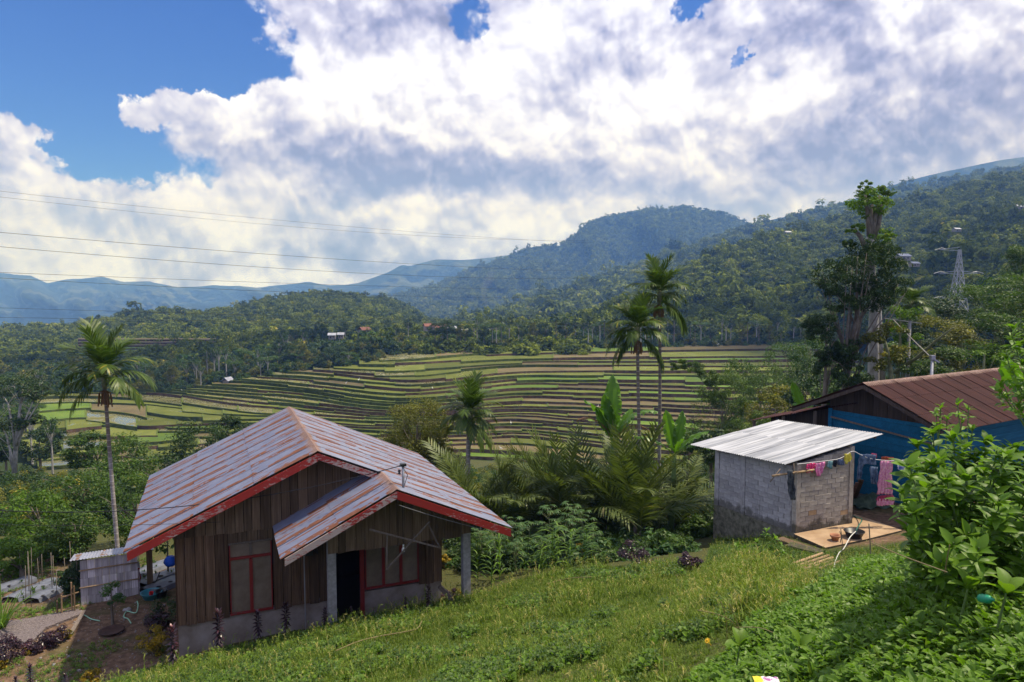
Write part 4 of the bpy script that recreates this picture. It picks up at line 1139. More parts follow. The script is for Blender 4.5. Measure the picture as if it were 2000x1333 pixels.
verge((PU, PV - .018, PZ + o_ + .01), (UR, PV - .018, zr(UR) + o_), 0.18, M['red_paint'], label='red eave board on the right of the porch, worn at its tip')
# purlins, rafters and eave undersides
b = MB()
for k_ in range(4):
    t_ = (k_ + .4) / 4
    ul = EU - (EU - UL) * t_; ur = EU + (UR - EU) * t_
    b.bar((ul, v0 + .02, zl(ul) - .07), (ul, v1 - .05, zl(ul) - .07), 0.05, 0.07)
    b.bar((ur, (v0 if ur < PU else PV) + .02, zr(ur) - .07), (ur, v1 - .05, zr(ur) - .07), 0.05, 0.07)
for k_ in range(3):
    t_ = (k_ + .4) / 3; u_ = PU + (PL - PU) * t_; b.bar((u_, PV + .02, PZ + (PLZ - PZ) * t_ - .06), (u_, -0.1, PZ + (PLZ - PZ) * t_ - .06), 0.05, 0.06)
b.build('roof_purlin', M['timber'], H)
# porch: posts, beam, gable boards, bracing, lamp
CV = -1.30
for cu, zt_, nm in ((3.35, 3.20, 'l'), (6.66, 3.10, 'r')):
    b = MB(); b.box((0, 0, 0), (0.19, 0.19, zt_ + 0.6)); b.build('porch_post', M['concrete'], H, loc=(cu, CV, (zt_ - 0.6) / 2))
def ptop(x): return (PZ + (PLZ - PZ) * (PU - x) / (PU - PL) if x < PU else zr(x)) - 0.12
x = 3.26
while x < 6.76:
    w = min(rd.uniform(0.17, 0.24), 6.76 - x); b = MB(); g = .005
    z0 = (2.50 + (0.02 if x < 5.9 else 0.0) + rd.uniform(-.015, .02)) if x < 6.3 else 2.58
    b.hexa([(g, -.012, z0), (w - g, -.012, z0 + .01), (w - g, .012, z0), (g, .012, z0), (g, -.012, ptop(x)), (w - g, -.012, ptop(x + w)), (w - g, .012, ptop(x + w)), (g, .012, ptop(x))])
    part('gable_plank', b.mesh('plank', M['plank_light']), H, loc=(x, CV - 0.11 + rd.uniform(-.006, .006), 0)); x += w
b = MB(); b.bar((3.26, CV + .13, 2.66), (6.76, CV + .13, 2.70), 0.06, 0.12); b.build('porch_beam', M['timber'], H)
for p, q_ in (((4.05, 3.18), (5.70, 2.52)), ((4.42, 2.20), (5.45, 3.18)), ((4.42, 2.22), (4.46, 3.0)), ((5.70, 2.50), (5.42, 3.10))):
    b = MB(); b.bar((p[0], PV + .10, p[1] + .12), (q_[0], PV + .10 + rd.uniform(0, .05), q_[1] + .12), 0.02, 0.035); b.build('brace_stick', M['timber'], H)
b = MB(); b.tube([(0, 0, 0.09), (0, 0, 0.02)], 0.02, 8); b.lathe([(0.018, 0.02), (0.035, -0.01), (0.042, -0.05), (0.03, -0.085), (0.002, -0.10)], n=12)
b.build('light_bulb', M['white_paint'], H, smooth=True, loc=(4.98, CV - 0.35, 2.52))
b = MB(); b.tube([(4.98, CV - .35, 2.6), (4.98, CV - .35, 3.6)], 0.006, 5); b.build('lamp_flex', M['cable'], H)
# electricity meter, pole and cables on the wall
b = MB(); b.box((0, 0, 0), (0.18, 0.12, 0.24)); b.box((0, -.07, -.02), (0.13, 0.04, 0.14)); b.tube([(.12, 0, 0), (.2, -.05, -.1), (.17, -.05, .12)], .015, 6); b.build('electric_meter', M['black_plastic'], H, loc=(2.98, -0.11, 2.22))
b = MB(); b.tube([(2.86, -.12, 2.10), (2.86, -.14, 0.1)], 0.013, 6); b.build('cable_pipe', M['grey_cable'], H)
# insulator mast above the porch ridge
b = MB(); b.tube([(0, 0, 0), (0, 0, 0.62)], 0.030, 8); b.build('roof_mast', M['steel'], H, smooth=True, loc=(4.92, -1.95, zr(4.92) - 0.05))
b = MB(); b.box((0, 0, 0), (0.13, 0.13, 0.06)); b.lathe([(0.02, -.22), (.04, -.2), (.02, -.17), (.04, -.14), (.02, -.11)], (-.09, 0, 0), 8); b.bar((-.1, 0, -.03), (.05, 0, -.03), .02, .02); b.tube([(.02, 0, -.1), (.10, -.02, -.25), (.04, 0, -.45), (-.02, -.02, -.6)], 0.008, 5)
b.build('insulator', M['black_plastic'], H, loc=(4.92, -1.95, zr(4.92) + 0.58))
def wire(name, p, q_, sag, r, mat, label, cat='cable', n=24, group=None, parent=None):
    p, q_ = Vector(p), Vector(q_); pts = []
    for i in range(n + 1):
        t = i / n; v = p.lerp(q_, t); v.z -= sag * 4 * t * (1 - t); pts.append(v)
    b = MB(); b.tube(pts, r, 6)
    if parent is not None: return b.build(name, mat, parent)
    o = b.build(name, mat); return tag(o, label, cat, group)
mast = Vector(H.matrix_basis @ Vector((4.86, -1.95, zr(4.92) + 0.56)))
wire('service_cable', mast, at_y(-150, 985, 16.5), 0.55, 0.011, M['cable'], 'black service cable sagging from the roof mast to the left edge', 'cable', 40)
wire('eave_wire', H.matrix_basis @ Vector((4.7, PV - .06, 3.82)), H.matrix_basis @ Vector((7.2, PV + .1, 2.80)), 0.04, 0.005, M['grey_cable'], 'thin pale wire slung under the right porch eave', 'wire')
wire('thin_wire', at_y(-60, 1024, 14), at_y(430, 1020, 16), 0.05, 0.005, M['cable'], 'thin dark wire crossing in front of the left shrubs', 'wire')

# ================================================================== the concrete block hut
B = tag(link('block_hut', None), 'small grey concrete block hut with a shiny corrugated zinc roof', 'hut')
F0 = at_z(1553, 1041, HZ); B.location = F0
R0 = at_z(1663, 1022, HZ); d1 = (R0 - F0).normalized()
L0 = at_z(1396, 984, HZ); d2 = (L0 - F0).normalized()
len1 = (R0 - F0).length; len2 = (L0 - F0).length
print('hut', F0, len1, len2, math.degrees(d1.angle(d2)))
def ztop(px, py, P): # height above HZ of an image row over ground point P
    r = ray(px, py); return r.z / r.y * P.y - HZ
zF, zR, zL = ztop(1553, 905, F0), ztop(1663, 868, R0), ztop(1396, 872, L0)
print('tops', zF, zR, zL)
# roof plane through three photographed corners placed at heights
RF = at_y(1535, 909, F0.y - 0.25); RL = at_y(1349, 870, L0.y + 0.9)
RR = at_y(1727, 850, R0.y + 0.35)
RB_ = RL + (RR - RF)
print('roof', RF, RL, RR, RB_)
nrm_ = (RR - RF).cross(RL - RF).normalized()
def roofz(p): return RF.z - (nrm_.x * (p.x - RF.x) + nrm_.y * (p.y - RF.y)) / nrm_.z
def block_wall(P0, d, length, z_at, bl, bh, mats, moss, pilasters, inward, depth=0.10, outward=None):
    """blocks one by one in running bond; z_at(s) gives wall height"""
    joint = 0.014
    row = 0; z = 0.0
    maxz = max(z_at(0), z_at(length))
    a_ = Matrix((d, inward, Vector((0, 0, 1)))).transposed().to_4x4()
    cache = {}
    while z < maxz - .02:
        s = -(bl / 2 if row % 2 else 0) + rd.uniform(-.02, .02)
        while s < length:
            e = s + bl * rd.uniform(0.93, 1.07)
            segs = [(max(s, 0), min(e, length))]
            for pa, pb in pilasters:
                ns = []
                for (x0, x1) in segs:
                    if x1 <= pa or x0 >= pb: ns.append((x0, x1))
                    else:
                        if x0 < pa: ns.append((x0, pa))
                        if x1 > pb: ns.append((pb, x1))
                segs = ns
            for x0, x1 in segs:
                if x1 - x0 < 0.05: continue
                h = min(bh, min(z_at(x0), z_at(x1)) - z)
                if h < 0.04: continue
                kq = (round((x1 - x0) * 25) / 25, round(h * 20) / 20)
                mm = moss((x0 + x1) / 2, z) or mats()
                kk = kq + (mm.name, rd.randint(0, 1))
                if kk not in cache:
                    b = MB(); w_, h_ = x1 - x0 - joint, h - joint; c = .006
                    j = lambda: rd.uniform(-.004, .004)
                    b.add([(-w_/2+j(), 0.0, -h_/2+j()), (w_/2+j(), 0.0, -h_/2+j()), (w_/2+j(), 0.0, h_/2+j()), (-w_/2+j(), 0.0, h_/2+j()),
                           (-w_/2-c, c*1.5, -h_/2-c), (w_/2+c, c*1.5, -h_/2-c), (w_/2+c, c*1.5, h_/2+c), (-w_/2-c, c*1.5, h_/2+c),
                           (-w_/2-c, depth, -h_/2-c), (w_/2+c, depth, -h_/2-c), (w_/2+c, depth, h_/2+c), (-w_/2-c, depth, h_/2+c)],
                          [(0, 1, 2, 3), (4, 5, 1, 0), (5, 6, 2, 1), (6, 7, 3, 2), (7, 4, 0, 3), (8, 9, 5, 4), (9, 10, 6, 5), (10, 11, 7, 6), (11, 8, 4, 7), (11, 10, 9, 8)])
                    cache[kk] = b.mesh('block', mm)
                Mx = a_.copy(); Mx.translation = P0 - F0 + d * ((x0 + x1) / 2) + Vector((0, 0, z + h / 2)) + inward * rd.uniform(-.006, .004)
                o = part('block', cache[kk], B); o.matrix_basis = Mx
            s = e
        z += bh; row += 1
in1 = (d2 - d1 * d1.dot(d2)).normalized()      # inward normal of right face
in2 = (d1 - d2 * d2.dot(d1)).normalized()
ht1 = lambda s: roofz(F0 + d1 * s) - HZ - 0.10
ht2 = lambda s: roofz(F0 + d2 * s) - HZ - 0.10
moss1 = lambda s, z: M['block_tan'] if rd.random() < .03 else None
moss2 = lambda s, z: None
block_wall(F0, d1, len1, ht1, 0.34, 0.145, lambda: M['block_warm'], moss1, [(0, 0.16), (len1 - 0.16, len1)], in1)
block_wall(F0, d2, len2, ht2, 0.40, 0.150, lambda: M['block'], moss2, [(0, 0.16), (len2 * .60, len2 * .60 + .2), (len2 - 0.18, len2)], in2)
def wall_slab(P, d, length, inward, ht, z0=-0.9, y0=0.012, y1=0.09, name='mortar', mat=None, s0=0.0, label=None):
    b = MB(); a_ = P - F0
    c = [a_ + d * s0 + inward * y0, a_ + d * length + inward * y0, a_ + d * length + inward * y1, a_ + d * s0 + inward * y1]
    hs = [ht(s0), ht(length), ht(length), ht(s0)]
    b.hexa([v + Vector((0, 0, z0)) for v in c] + [v + Vector((0, 0, h_ )) for v, h_ in zip(c, hs)])
    return b.build(name, mat or M['mortar'], B, label=label)
wall_slab(F0, d1, len1 - .03, in1, lambda s: ht1(s) - .01, s0=.03, z0=-.02); wall_slab(F0, d2, len2 - .03, in2, lambda s: ht2(s) - .01, s0=.12, z0=-.02)
wall_slab(F0, d1, 0.15, in1, lambda s: ht1(s) + .01, y0=-.015, y1=.15, name='corner_post', mat=M['block_warm'], z0=-.02)
wall_slab(F0, d1, len1 + .01, in1, lambda s: ht1(s) + .01, y0=-.018, y1=.15, name='corner_post', mat=M['block_warm'], s0=len1 - .15, z0=-.02)
wall_slab(F0, d2, len2 * .60 + .2, in2, lambda s: ht2(s), y0=-.02, y1=.10, name='wall_post', mat=M['block'], s0=len2 * .60, z0=-.02)
wall_slab(F0, d2, len2 + .01, in2, lambda s: ht2(s) + .01, y0=-.02, y1=.15, name='corner_post', mat=M['block'], s0=len2 - .17, z0=-.02)
# foundation and rear walls
wall_slab(F0, d2, len2 + .02, in2, lambda s: -0.015, y0=-.03, y1=.2, z0=-1.3, name='foundation', mat=M['block_moss'], label='dark mossy foundation')
wall_slab(F0, d1, len1, in1, lambda s: -0.015, y0=.004, y1=.2, z0=-1.0, name='foundation', mat=M['block_moss'], s0=.22)
Pb = F0 + d1 * (len1 - .02)
wall_slab(Pb, d2, len2 - .1, d1 * -1, lambda s: roofz(Pb + d2 * s) - HZ - .12, y0=0, y1=.1, name='rear_wall', mat=M['block'], s0=.16)
Pc = F0 + d2 * (len2 - .02)
wall_slab(Pc, d1, len1 - .14, d2 * -1, lambda s: roofz(Pc + d1 * s) - HZ - .12, y0=0, y1=.1, name='rear_wall', mat=M['block'], s0=.06)
# battens and sheets
b = MB()
for t_ in (0.06, 0.36, 0.66, 0.95):
    p = RF.lerp(RL, 0.03).lerp(RR.lerp(RB_, 0.03), t_); q_ = RF.lerp(RL, 0.97).lerp(RR.lerp(RB_, 0.97), t_)
    b.bar(p - F0 - Vector((0, 0, .055)), q_ - F0 - Vector((0, 0, .055)), 0.05, 0.05)
b.build('roof_batten', M['timber'], B)
acr = (RL - RF); dwn = (RR - RF)
lay_sheets(B, RF - F0, acr, (dwn - acr * (dwn.dot(acr) / acr.length_squared)), acr.length, dwn.length * math.sin(dwn.angle(acr)), M['roof_new'], w=0.80, rows=2, rng=rd)

# ================================================================== the blue house
a3 = R(59)
KR = Vector((math.sin(a3), math.cos(a3), 0)); KG = Vector((-math.cos(a3), math.sin(a3), 0))
KZ = -6.9
K0 = at_z(1752, 985, KZ)                      # a point at the foot of the gable wall
wl = at_plane(1622, 800, K0, KR); wr = at_plane(1818, 823, K0, KR)
s_l = (wl - K0).dot(KG); s_r = (wr - K0).dot(KG); zw = (wl.z + wr.z) / 2
apx = at_plane(1686, 750, K0 - KR * 0.7, KR); s_a = (apx - K0).dot(KG)
ev = at_plane(1846, 843, K0 - KR * 0.7, KR); s_e = (ev - K0).dot(KG)
ev2 = at_plane(1545, 812, K0 - KR * 0.7, KR); s_e2 = (ev2 - K0).dot(KG)
print('blue', K0, 'left', s_l, wl.z, 'right', s_r, wr.z, 'apex', s_a, apx.z, 'eave', s_e, ev.z, 'eave2', s_e2, ev2.z)
G = frame_parent('blue_house', 'blue painted plank house with a dark brown-red corrugated roof behind the shrub', 'house', K0, KR, KG)
zA = apx.z - KZ; zE = ev.z - KZ
slp = (zA - zE) / (s_a - s_e)
LEN = 9.0
def gz_r(s): return zA - slp * abs(s - s_a)
s_r = max(s_r, s_e + 0.5)
wallz = zw - KZ
# horizontal blue planks on gable wall and on the long wall
z = 0.05
while z < wallz - 0.02:
    h = min(0.24 + rd.uniform(-.02, .02), wallz - z)
    b = MB(); b.box((0, 0, 0), (0.026, s_l - s_r, h - 0.008)); b.build('plank', M['plank_blue'], G, loc=(-0.01 + rd.uniform(-.006, .004), (s_l + s_r) / 2, z + h / 2), rot=(0, 0, 0)); z += h
z = 0.05; zlong = gz_r(s_r) - 0.12
while z < zlong - 0.02:
    h = min(0.25 + rd.uniform(-.02, .02), zlong - z)
    b = MB(); b.box((0, 0, 0), (LEN, 0.026, h - .008)); b.build('plank', M['plank_blue'], G, loc=(LEN / 2 + .02, s_r - 0.015 + rd.uniform(-.005, .005), z + h / 2)); z += h
s = s_r
while s < s_l:
    w = min(rd.uniform(.2, .28), s_l - s); b = MB(); g = .005
    za, zb = gz_r(s + g) - .1, gz_r(s + w - g) - .1
    b.hexa([(-.012, g, wallz - .05), (.012, g, wallz - .05), (.012, w - g, wallz - .05), (-.012, w - g, wallz - .05), (-.012, g, za), (.012, g, za), (.012, w - g, zb), (-.012, w - g, zb)])
    part('gable_plank', b.mesh('plank', M['plank_dark']), G, loc=(-0.045 + rd.uniform(-.006, .006), s, 0)); s += w
b = MB(); b.box((LEN / 2, (s_l + s_r) / 2, -0.35), (LEN - .04, s_l - s_r - .06, 0.78)); b.build('plinth', M['mortar'], G)
b = MB(); b.box((LEN / 2, s_l - .02, wallz / 2), (LEN - .04, .04, wallz - .1)); b.box((LEN, (s_l + s_r) / 2, wallz / 2), (.04, s_l - s_r - .1, wallz - .1)); b.build('rear_wall', M['plank_dark'], G)
b = MB(); b.box((0, 0, 0), (0.07, 0.14, wallz)); b.build('corner_board', M['plank_blue'], G, loc=(-0.05, s_r + .03, wallz / 2)); b = MB(); b.box((0, 0, 0), (0.07, 0.14, wallz)); b.build('corner_board', M['plank_blue'], G, loc=(-0.05, s_l - .05, wallz / 2))
b = MB(); b.bar((-.10, s_r - .1, wallz - .62), (-.10, s_l - .1, wallz - .30), 0.04, 0.05); b.build('wall_rail', M['timber'], G)
ck = math.hypot(1, slp)
lay_sheets(G, (-0.72, s_a, zA), (1, 0, 0), (0, -1 / ck, -slp / ck), LEN + 1.4, (s_a - s_e) * ck, M['roof_red'], w=0.78, rows=3, rng=rd)
lay_sheets(G, (-0.72, s_a, zA), (1, 0, 0), (0, 1 / ck, -slp / ck), LEN + 1.4, max(1.5, (s_e2 - s_a)) * ck, M['roof_red'], w=0.78, rows=2, rng=rd)
n_ = 14
for i in range(n_):
    b = MB(); y = (LEN + 1.4) / n_; w = .2; P = [(0, -w, -w * slp), (0, 0, .02), (0, w, -w * slp), (y, -w, -w * slp), (y, 0, .02), (y, w, -w * slp)]; Q = [(a, b2, c2 - .006) for a, b2, c2 in P]
    b.add(P + Q, [(0, 3, 4, 1), (1, 4, 5, 2), (6, 7, 10, 9), (7, 8, 11, 10), (0, 1, 7, 6), (1, 2, 8, 7), (3, 9, 10, 4), (4, 10, 11, 5), (0, 6, 9, 3), (2, 5, 11, 8)])
    b.build('ridge_cap', M['ridge_cap'], G, loc=(-0.74 + i * y, s_a, zA + .03 + .004 * (i % 2)))
b = MB(); b.bar((-.70, s_a, zA - .10), (-.70, s_e + .05, gz_r(s_e) - .08), .03, .12); b.bar((-.70, s_a, zA - .10), (-.70, s_e2 - .05, gz_r(s_e2) - .08), .03, .12); b.build('verge_board', M['plank_dark'], G)
# lean-to on its far side, dark corrugated edge above the hut
LT0 = at_y(1467, 822, 27.5); LT1 = at_y(1600, 800, 25.2)
lt = tag(link('lean_to', None), 'dark low lean-to with a rusty sheet edge between hut and blue house', 'lean-to')
lt.location = LT0
ax = (LT1 - LT0); bk = Vector((0.45, 1.2, -0.15))
lay_sheets(lt, (0, 0, 0), ax, (bk - ax * (bk.dot(ax) / ax.length_squared)), ax.length + 1.4, 1.6, M['roof_red'], w=.8, rows=1, rng=rd)
b = MB()
for t_ in (0.05, 0.5, 0.95):
    p = ax * t_ + Vector((.05, .15, -.06)); b.bar(p, Vector((p.x, p.y, KZ - .6 - LT0.z)), .09, .09, up=(0, 1, 0))
b.build('post', M['timber'], lt)
b = MB(); p = ax * .35; q_ = ax * 1.2; o2 = Vector((.1, .5, 0))
b.hexa([p + o2 + Vector((0, 0, -2.2)), q_ + o2 + Vector((0, 0, -2.2)), q_ + o2 + Vector((0, .05, -2.2)), p + o2 + Vector((0, .05, -2.2)), p + o2 + Vector((0, 0, -.1)), q_ + o2 + Vector((0, 0, -.1)), q_ + o2 + Vector((0, .05, -.1)), p + o2 + Vector((0, .05, -.1))]); b.build('back_boards', M['plank_dark'], lt)

# ================================================================== the bamboo shed (left)
SZ = -8.95
S0 = at_z(160, 1200, SZ); S1 = at_z(272, 1180, SZ)
sd = (S1 - S0).normalized(); sn = Vector((-sd.y, sd.x, 0))
sl = (S1 - S0).length
hs0 = ztop(152, 1096, S0) + HZ - SZ; hs1 = ztop(266, 1080, S1) + HZ - SZ
print('shed', S0, sl, hs0, hs1)
Sh = frame_parent('bamboo_shed', 'small bleached bamboo-mat shed with a grey corrugated roof left of the house', 'shed', S0, sd, sn)
npan = 8; pw = sl / npan
for i in range(npan):
    for (za, zb) in ((0.0, 0.33), (0.33, 0.66), (0.66, 1.0)):
        h0 = hs0 + (hs1 - hs0) * i / npan; b = MB()
        h = h0 * (zb - za)
        b.box((0, 0, 0), (pw - .006, .018, h - .006)); b.build('mat_panel', M['bamboo_wall'], Sh, loc=(pw * (i + .5), rd.uniform(-.01, .01), h0 * (za + zb) / 2), rot=(rd.uniform(-.01, .01), 0, 0))
for f_ in (0.16, 0.50, 0.82):
    b = MB(); b.tube([(-.03, -.035, hs0 * f_), (sl * .5, -.04, (hs0 + hs1) / 2 * f_ + .01), (sl + .02, -.035, hs1 * f_)], 0.018, 7); b.build('bamboo_rail', M['bamboo_pole'], Sh, smooth=True)
for sx in (0, sl):
    b = MB(); b.box((0, 0, 0), (.02, 1.4, hs0 - .55)); b.build('side_mat', M['bamboo_wall'], Sh, loc=(sx + (.02 if sx else -.0), .73, (hs0 - .55) / 2))
b = MB(); b.box((0, 0, 0), (.16, .14, hs1 + .1)); b.build('corner_post', M['bamboo_pole'], Sh, loc=(sl + .30, .45, hs1 / 2))
rA = Sh.matrix_basis.inverted() @ at_y(136, 1097, S0.y - .22); rBk = Sh.matrix_basis.inverted() @ at_y(180, 1079, S0.y + 1.45)
acS = Vector((1, 0, (hs1 - hs0) / sl)).normalized(); dS = rBk - rA; dS = dS - acS * dS.dot(acS)
rA.z = max(rA.z, hs0 + .05)
lay_sheets(Sh, rA, acS, dS, sl + 0.62, dS.length, M['roof_shed'], w=.76, rows=1, rng=rd)

# ================================================================== plants: generators
def blade_strip(rng, base, dirv, length, width, bend, side=None, nseg=3, twist=0.0):
    """tapered strip from base along dirv, bending down; returns verts (2*(nseg)+1) and faces"""
    d = np.array(dirv, float); d /= np.linalg.norm(d) + 1e-9
    s = np.array(side, float) if side is not None else np.cross(d, [0, 0, 1.0])
    s /= np.linalg.norm(s) + 1e-9
    P = np.array(base, float); V = []
    for i in range(nseg + 1):
        t = i / nseg
        w = width * (math.sin(math.pi * min(1, 0.18 + t * 0.82)) ** 0.8 if i < nseg else 0)
        if i == nseg: V.append(P)
        else: V += [P - s * w / 2, P + s * w / 2]
        d = d + np.array([0, 0, -bend / nseg]); d /= np.linalg.norm(d)
        P = P + d * length / nseg
    F = [(2 * i, 2 * i + 1, 2 * i + 3, 2 * i + 2) for i in range(nseg - 1)]
    k = 2 * (nseg - 1)
    F.append((k, k + 1, k + 2, k + 2))
    return V, F
class LB:
    """leaf batch"""
    def __init__(self): self.V = []; self.F = []; self.T = []; self.n = 0
    def add(self, V, F, t):
        self.V += [tuple(v) for v in V]; self.F += [tuple(i + self.n for i in dict.fromkeys(f)) for f in F]; self.T += [t] * len(V); self.n += len(V)
    def mesh(self, name, mats, smooth=False):
        me = bpy.data.meshes.new(name); me.from_pydata(self.V, [], self.F)
        a = me.attributes.new('tint', 'FLOAT', 'POINT'); a.data.foreach_set('value', np.array(self.T, np.float32))
        me.polygons.foreach_set('use_smooth', np.full(len(self.F), smooth))
        for m in (mats if isinstance(mats, (list, tuple)) else [mats]): me.materials.append(m)
        me.update(); return me

def frond_mesh(name, seed, pitch, length, curl, leaf, mat, n=26, wid=0.05, fwd=0.9, hang=0.6, vee=0.35, tip_tint=0.25):
    """pinnate palm frond in the local xz plane starting at the origin"""
    rng = np.random.RandomState(seed); b = LB()
    pts = [np.zeros(3)]; dirs = []
    m = 24
    for i in range(m):
        t = i / m; a = pitch - curl * t ** 1.25
        d = np.array([math.cos(a), rng.normal() * .02, math.sin(a)]); dirs.append(d); pts.append(pts[-1] + d * length / m)
    dirs.append(dirs[-1])
    # rachis
    for s_ in (np.array([0, 1.0, 0]), np.array([0, 0, 1.0])):
        V = []; F = []
        for i in range(0, m + 1, 2):
            w = 0.028 * length / 1.6 * (1 - i / m) + 0.004
            side = s_ if s_[1] else np.cross(dirs[i], [0, 1, 0])
            V += [pts[i] - side * w / 2, pts[i] + side * w / 2]
        F = [(2 * i, 2 * i + 1, 2 * i + 3, 2 * i + 2) for i in range(len(V) // 2 - 1)]
        b.add(V, F, 0.55)
    for j in range(n):
        t = 0.16 + 0.84 * (j + .5) / n
        i = min(m, int(t * m)); p = pts[i]; d = dirs[i]; up = np.cross(d, [0, 1, 0]); up = -up if up[2] < 0 else up
        L = leaf * (0.55 + 0.75 * math.sin(math.pi * (0.12 + 0.80 * t))) * rng.uniform(.85, 1.1)
        for sg in (-1, 1):
            dd = np.array([0, sg, 0]) * 1.0 + d * (fwd + t * 0.9) * rng.uniform(.8, 1.2) + up * vee * rng.uniform(.2, 1.3)
            V, F = blade_strip(rng, p, dd, L, wid, hang * rng.uniform(.5, 1.6), side=np.cross(dd, up), nseg=3)
            b.add(V, F, float(np.clip(rng.normal(.45 + tip_tint * (t - .5), .22), 0, 1)))
    return b.mesh(name, mat)

ARECA = [frond_mesh('areca_frond', 10 + i, R(p), 1.6, R(c), 0.46, M['palm_leaf'], n=32, wid=0.050, fwd=.75, hang=h, vee=v) for i, (p, c, h, v) in enumerate(
    [(80, 34, .3, .4), (66, 62, .4, .4), (50, 85, .7, .35), (32, 100, 1.0, .2), (10, 95, 1.7, .0), (-20, 70, 1.8, .0)])]
def ringed_mat():
    m, q, b = new_mat('ringed_palm_trunk')
    z = q.new('ShaderNodeSeparateXYZ', ins={0: obj_co(q)}).outputs[2]
    n = q.noise(obj_co(q), 6, 4, 0.6)
    r = q.math('FRACT', q.math('ADD', q.math('MULTIPLY', z, 5.2), q.math('MULTIPLY', n, 0.25)))
    c = ramp(q, n, [(0.3, (0.16, 0.13, 0.11)), (0.7, (0.36, 0.34, 0.33))])
    c = q.mix(q.smooth(r, 0.10, 0.04), c, (0.55, 0.53, 0.50))
    c = q.mix(q.smooth(z, 3.2, 4.2, 0, 0.75), c, (0.10, 0.075, 0.045))
    c = q.mix(q.math('MULTIPLY', q.smooth(r, 0.10, 0.04), 0.6), c, (0.5, 0.47, 0.42))
    q.l.new(c, b.inputs['Base Color']); b.inputs['Roughness'].default_value = 0.85
    return m
M['palm_trunk'] = ringed_mat()
def areca(label, base, top, fronds, rt=0.07, scale=1.0, fruit=True, seed=0, ring_shift=0.0, group=None, skirt=False):
    rng = random.Random(seed); base = Vector(base); top = Vector(top)
    t = thing('areca_palm', label, 'palm tree', base, group=group)
    h = (top - base).length; b = MB(); pts = []
    sway = Vector((rng.uniform(-.08, .08), rng.uniform(-.1, .1), 0))
    for i in range(15):
        f_ = i / 14; pts.append((top - base) * f_ + sway * math.sin(math.pi * f_))
    b.tube(pts, [rt * (1.15 if i == 0 else 1.0 - .25 * i / 14) for i in range(15)], 10)
    b.build('trunk', M['palm_trunk'], t, smooth=True)
    b = MB(); b.tube([(0, 0, -.55 * scale), (0, 0, -.3 * scale), (0, 0, .05), (0, 0, .25 * scale)], [rt * .85, rt * 1.25, rt * .95, rt * .4], 10); b.build('crownshaft', M['bark_green'], t, smooth=True, loc=top - base)
    for k, (az, vi, s) in enumerate(fronds):
        part('frond', ARECA[vi], t, loc=top - base + Vector((0, 0, 0.10 * scale - .02 * k)), rot=(rng.uniform(-.2, .2), 0, R(az)), scale=s * scale)
    if fruit:
        b = MB()
        for k in range(26):
            a = rng.uniform(0, 6.28); r = rng.uniform(.05, .22) * scale
            b.tube([(0, 0, 0), (r * math.cos(a), r * math.sin(a), -.1), (r * 1.2 * math.cos(a), r * 1.2 * math.sin(a), -.15 - rng.uniform(.2, .45) * scale)], [.012, .014, .022], 5)
        b.build('fruit_bunch', M['dry_leaf'], t, loc=top - base + Vector((0, 0, -.55 * scale)))
    return t
def ring(n, vi, s=1.0, a0=0.0, jit=12, seed=0):
    rng = random.Random(seed * 31 + vi); return [(a0 + 360 / n * i + rng.uniform(-jit, jit), vi, s * rng.uniform(.9, 1.1)) for i in range(n)]
# the palms; tops and bases read from the photograph
pb = ground_at(214, 23.0); areca('slim areca palm with a bunch of dry fruit stalks, rising alone behind the bamboo shed', pb, at_y(203, 728, 23.0),
      ring(3, 0, 1.0, 20, seed=1) + ring(5, 1, 1.0, 0, seed=2) + ring(4, 2, 1.0, 30, seed=3) + [(175, 3, 1.0), (10, 3, 1.05), (200, 4, 1.05), (-15, 4, 1.0), (210, 5, 1.0), (150, 3, .9), (-40, 3, .9), (-75, 2, .8)], seed=1, scale=1.02)
pb = ground_at(1290, 27.0); areca('taller of the two areca palms in front of the terraces', pb, at_y(1288, 570, 27.0),
      ring(3, 0, .95, 80, seed=4) + ring(5, 1, 1.0, 10, seed=5) + ring(5, 2, 1.0, 20, seed=6) + ring(5, 3, .95, 0, seed=7) + [(0, 5, 1.2), (180, 4, 1.0), (10, 5, 1.2), (-30, 5, 1.1)], seed=2, scale=.86, rt=.075)
pb = ground_at(1262, 26.0); areca('shorter areca palm with yellow-green crown leaning against the taller one', pb, at_y(1245, 640, 26.0),
      ring(3, 0, .9, 50, seed=8) + ring(5, 1, .95, 40, seed=9) + ring(5, 2, 1.0, 0, seed=10) + ring(5, 3, 1.0, 30, seed=11) + [(180, 5, 1.1), (170, 4, 1.1), (10, 5, 1.25), (-10, 5, 1.2), (200, 5, .9)], seed=3, scale=.84, rt=.075)
pb = ground_at(912, 30.0); areca('stocky areca palm with drooping fronds behind the right slope of the plank house roof', pb, at_y(918, 806, 30.0),
      ring(4, 0, 1.0, 70, seed=12) + ring(5, 1, 1.0, 0, seed=13) + ring(6, 2, 1.0, 20, seed=14) + ring(6, 3, .95, 10, seed=15) + ring(4, 4, .9, 0, seed=16) + [(-20, 5, 1.0), (-50, 5, .9), (0, 5, 1.0), (20, 5, .9)], seed=4, scale=.95, rt=.12, fruit=False)
areca('yellowish areca palm beside the wooden pole right of the pollarded tree', ground_at(1780, 38.0), at_y(1778, 595, 38.0),
      ring(6, 1, 1.0, 0, seed=17) + ring(7, 2, 1.0, 20, seed=18) + ring(5, 3, 1.0, 10, seed=19), seed=5, scale=.85, rt=.08, fruit=False)

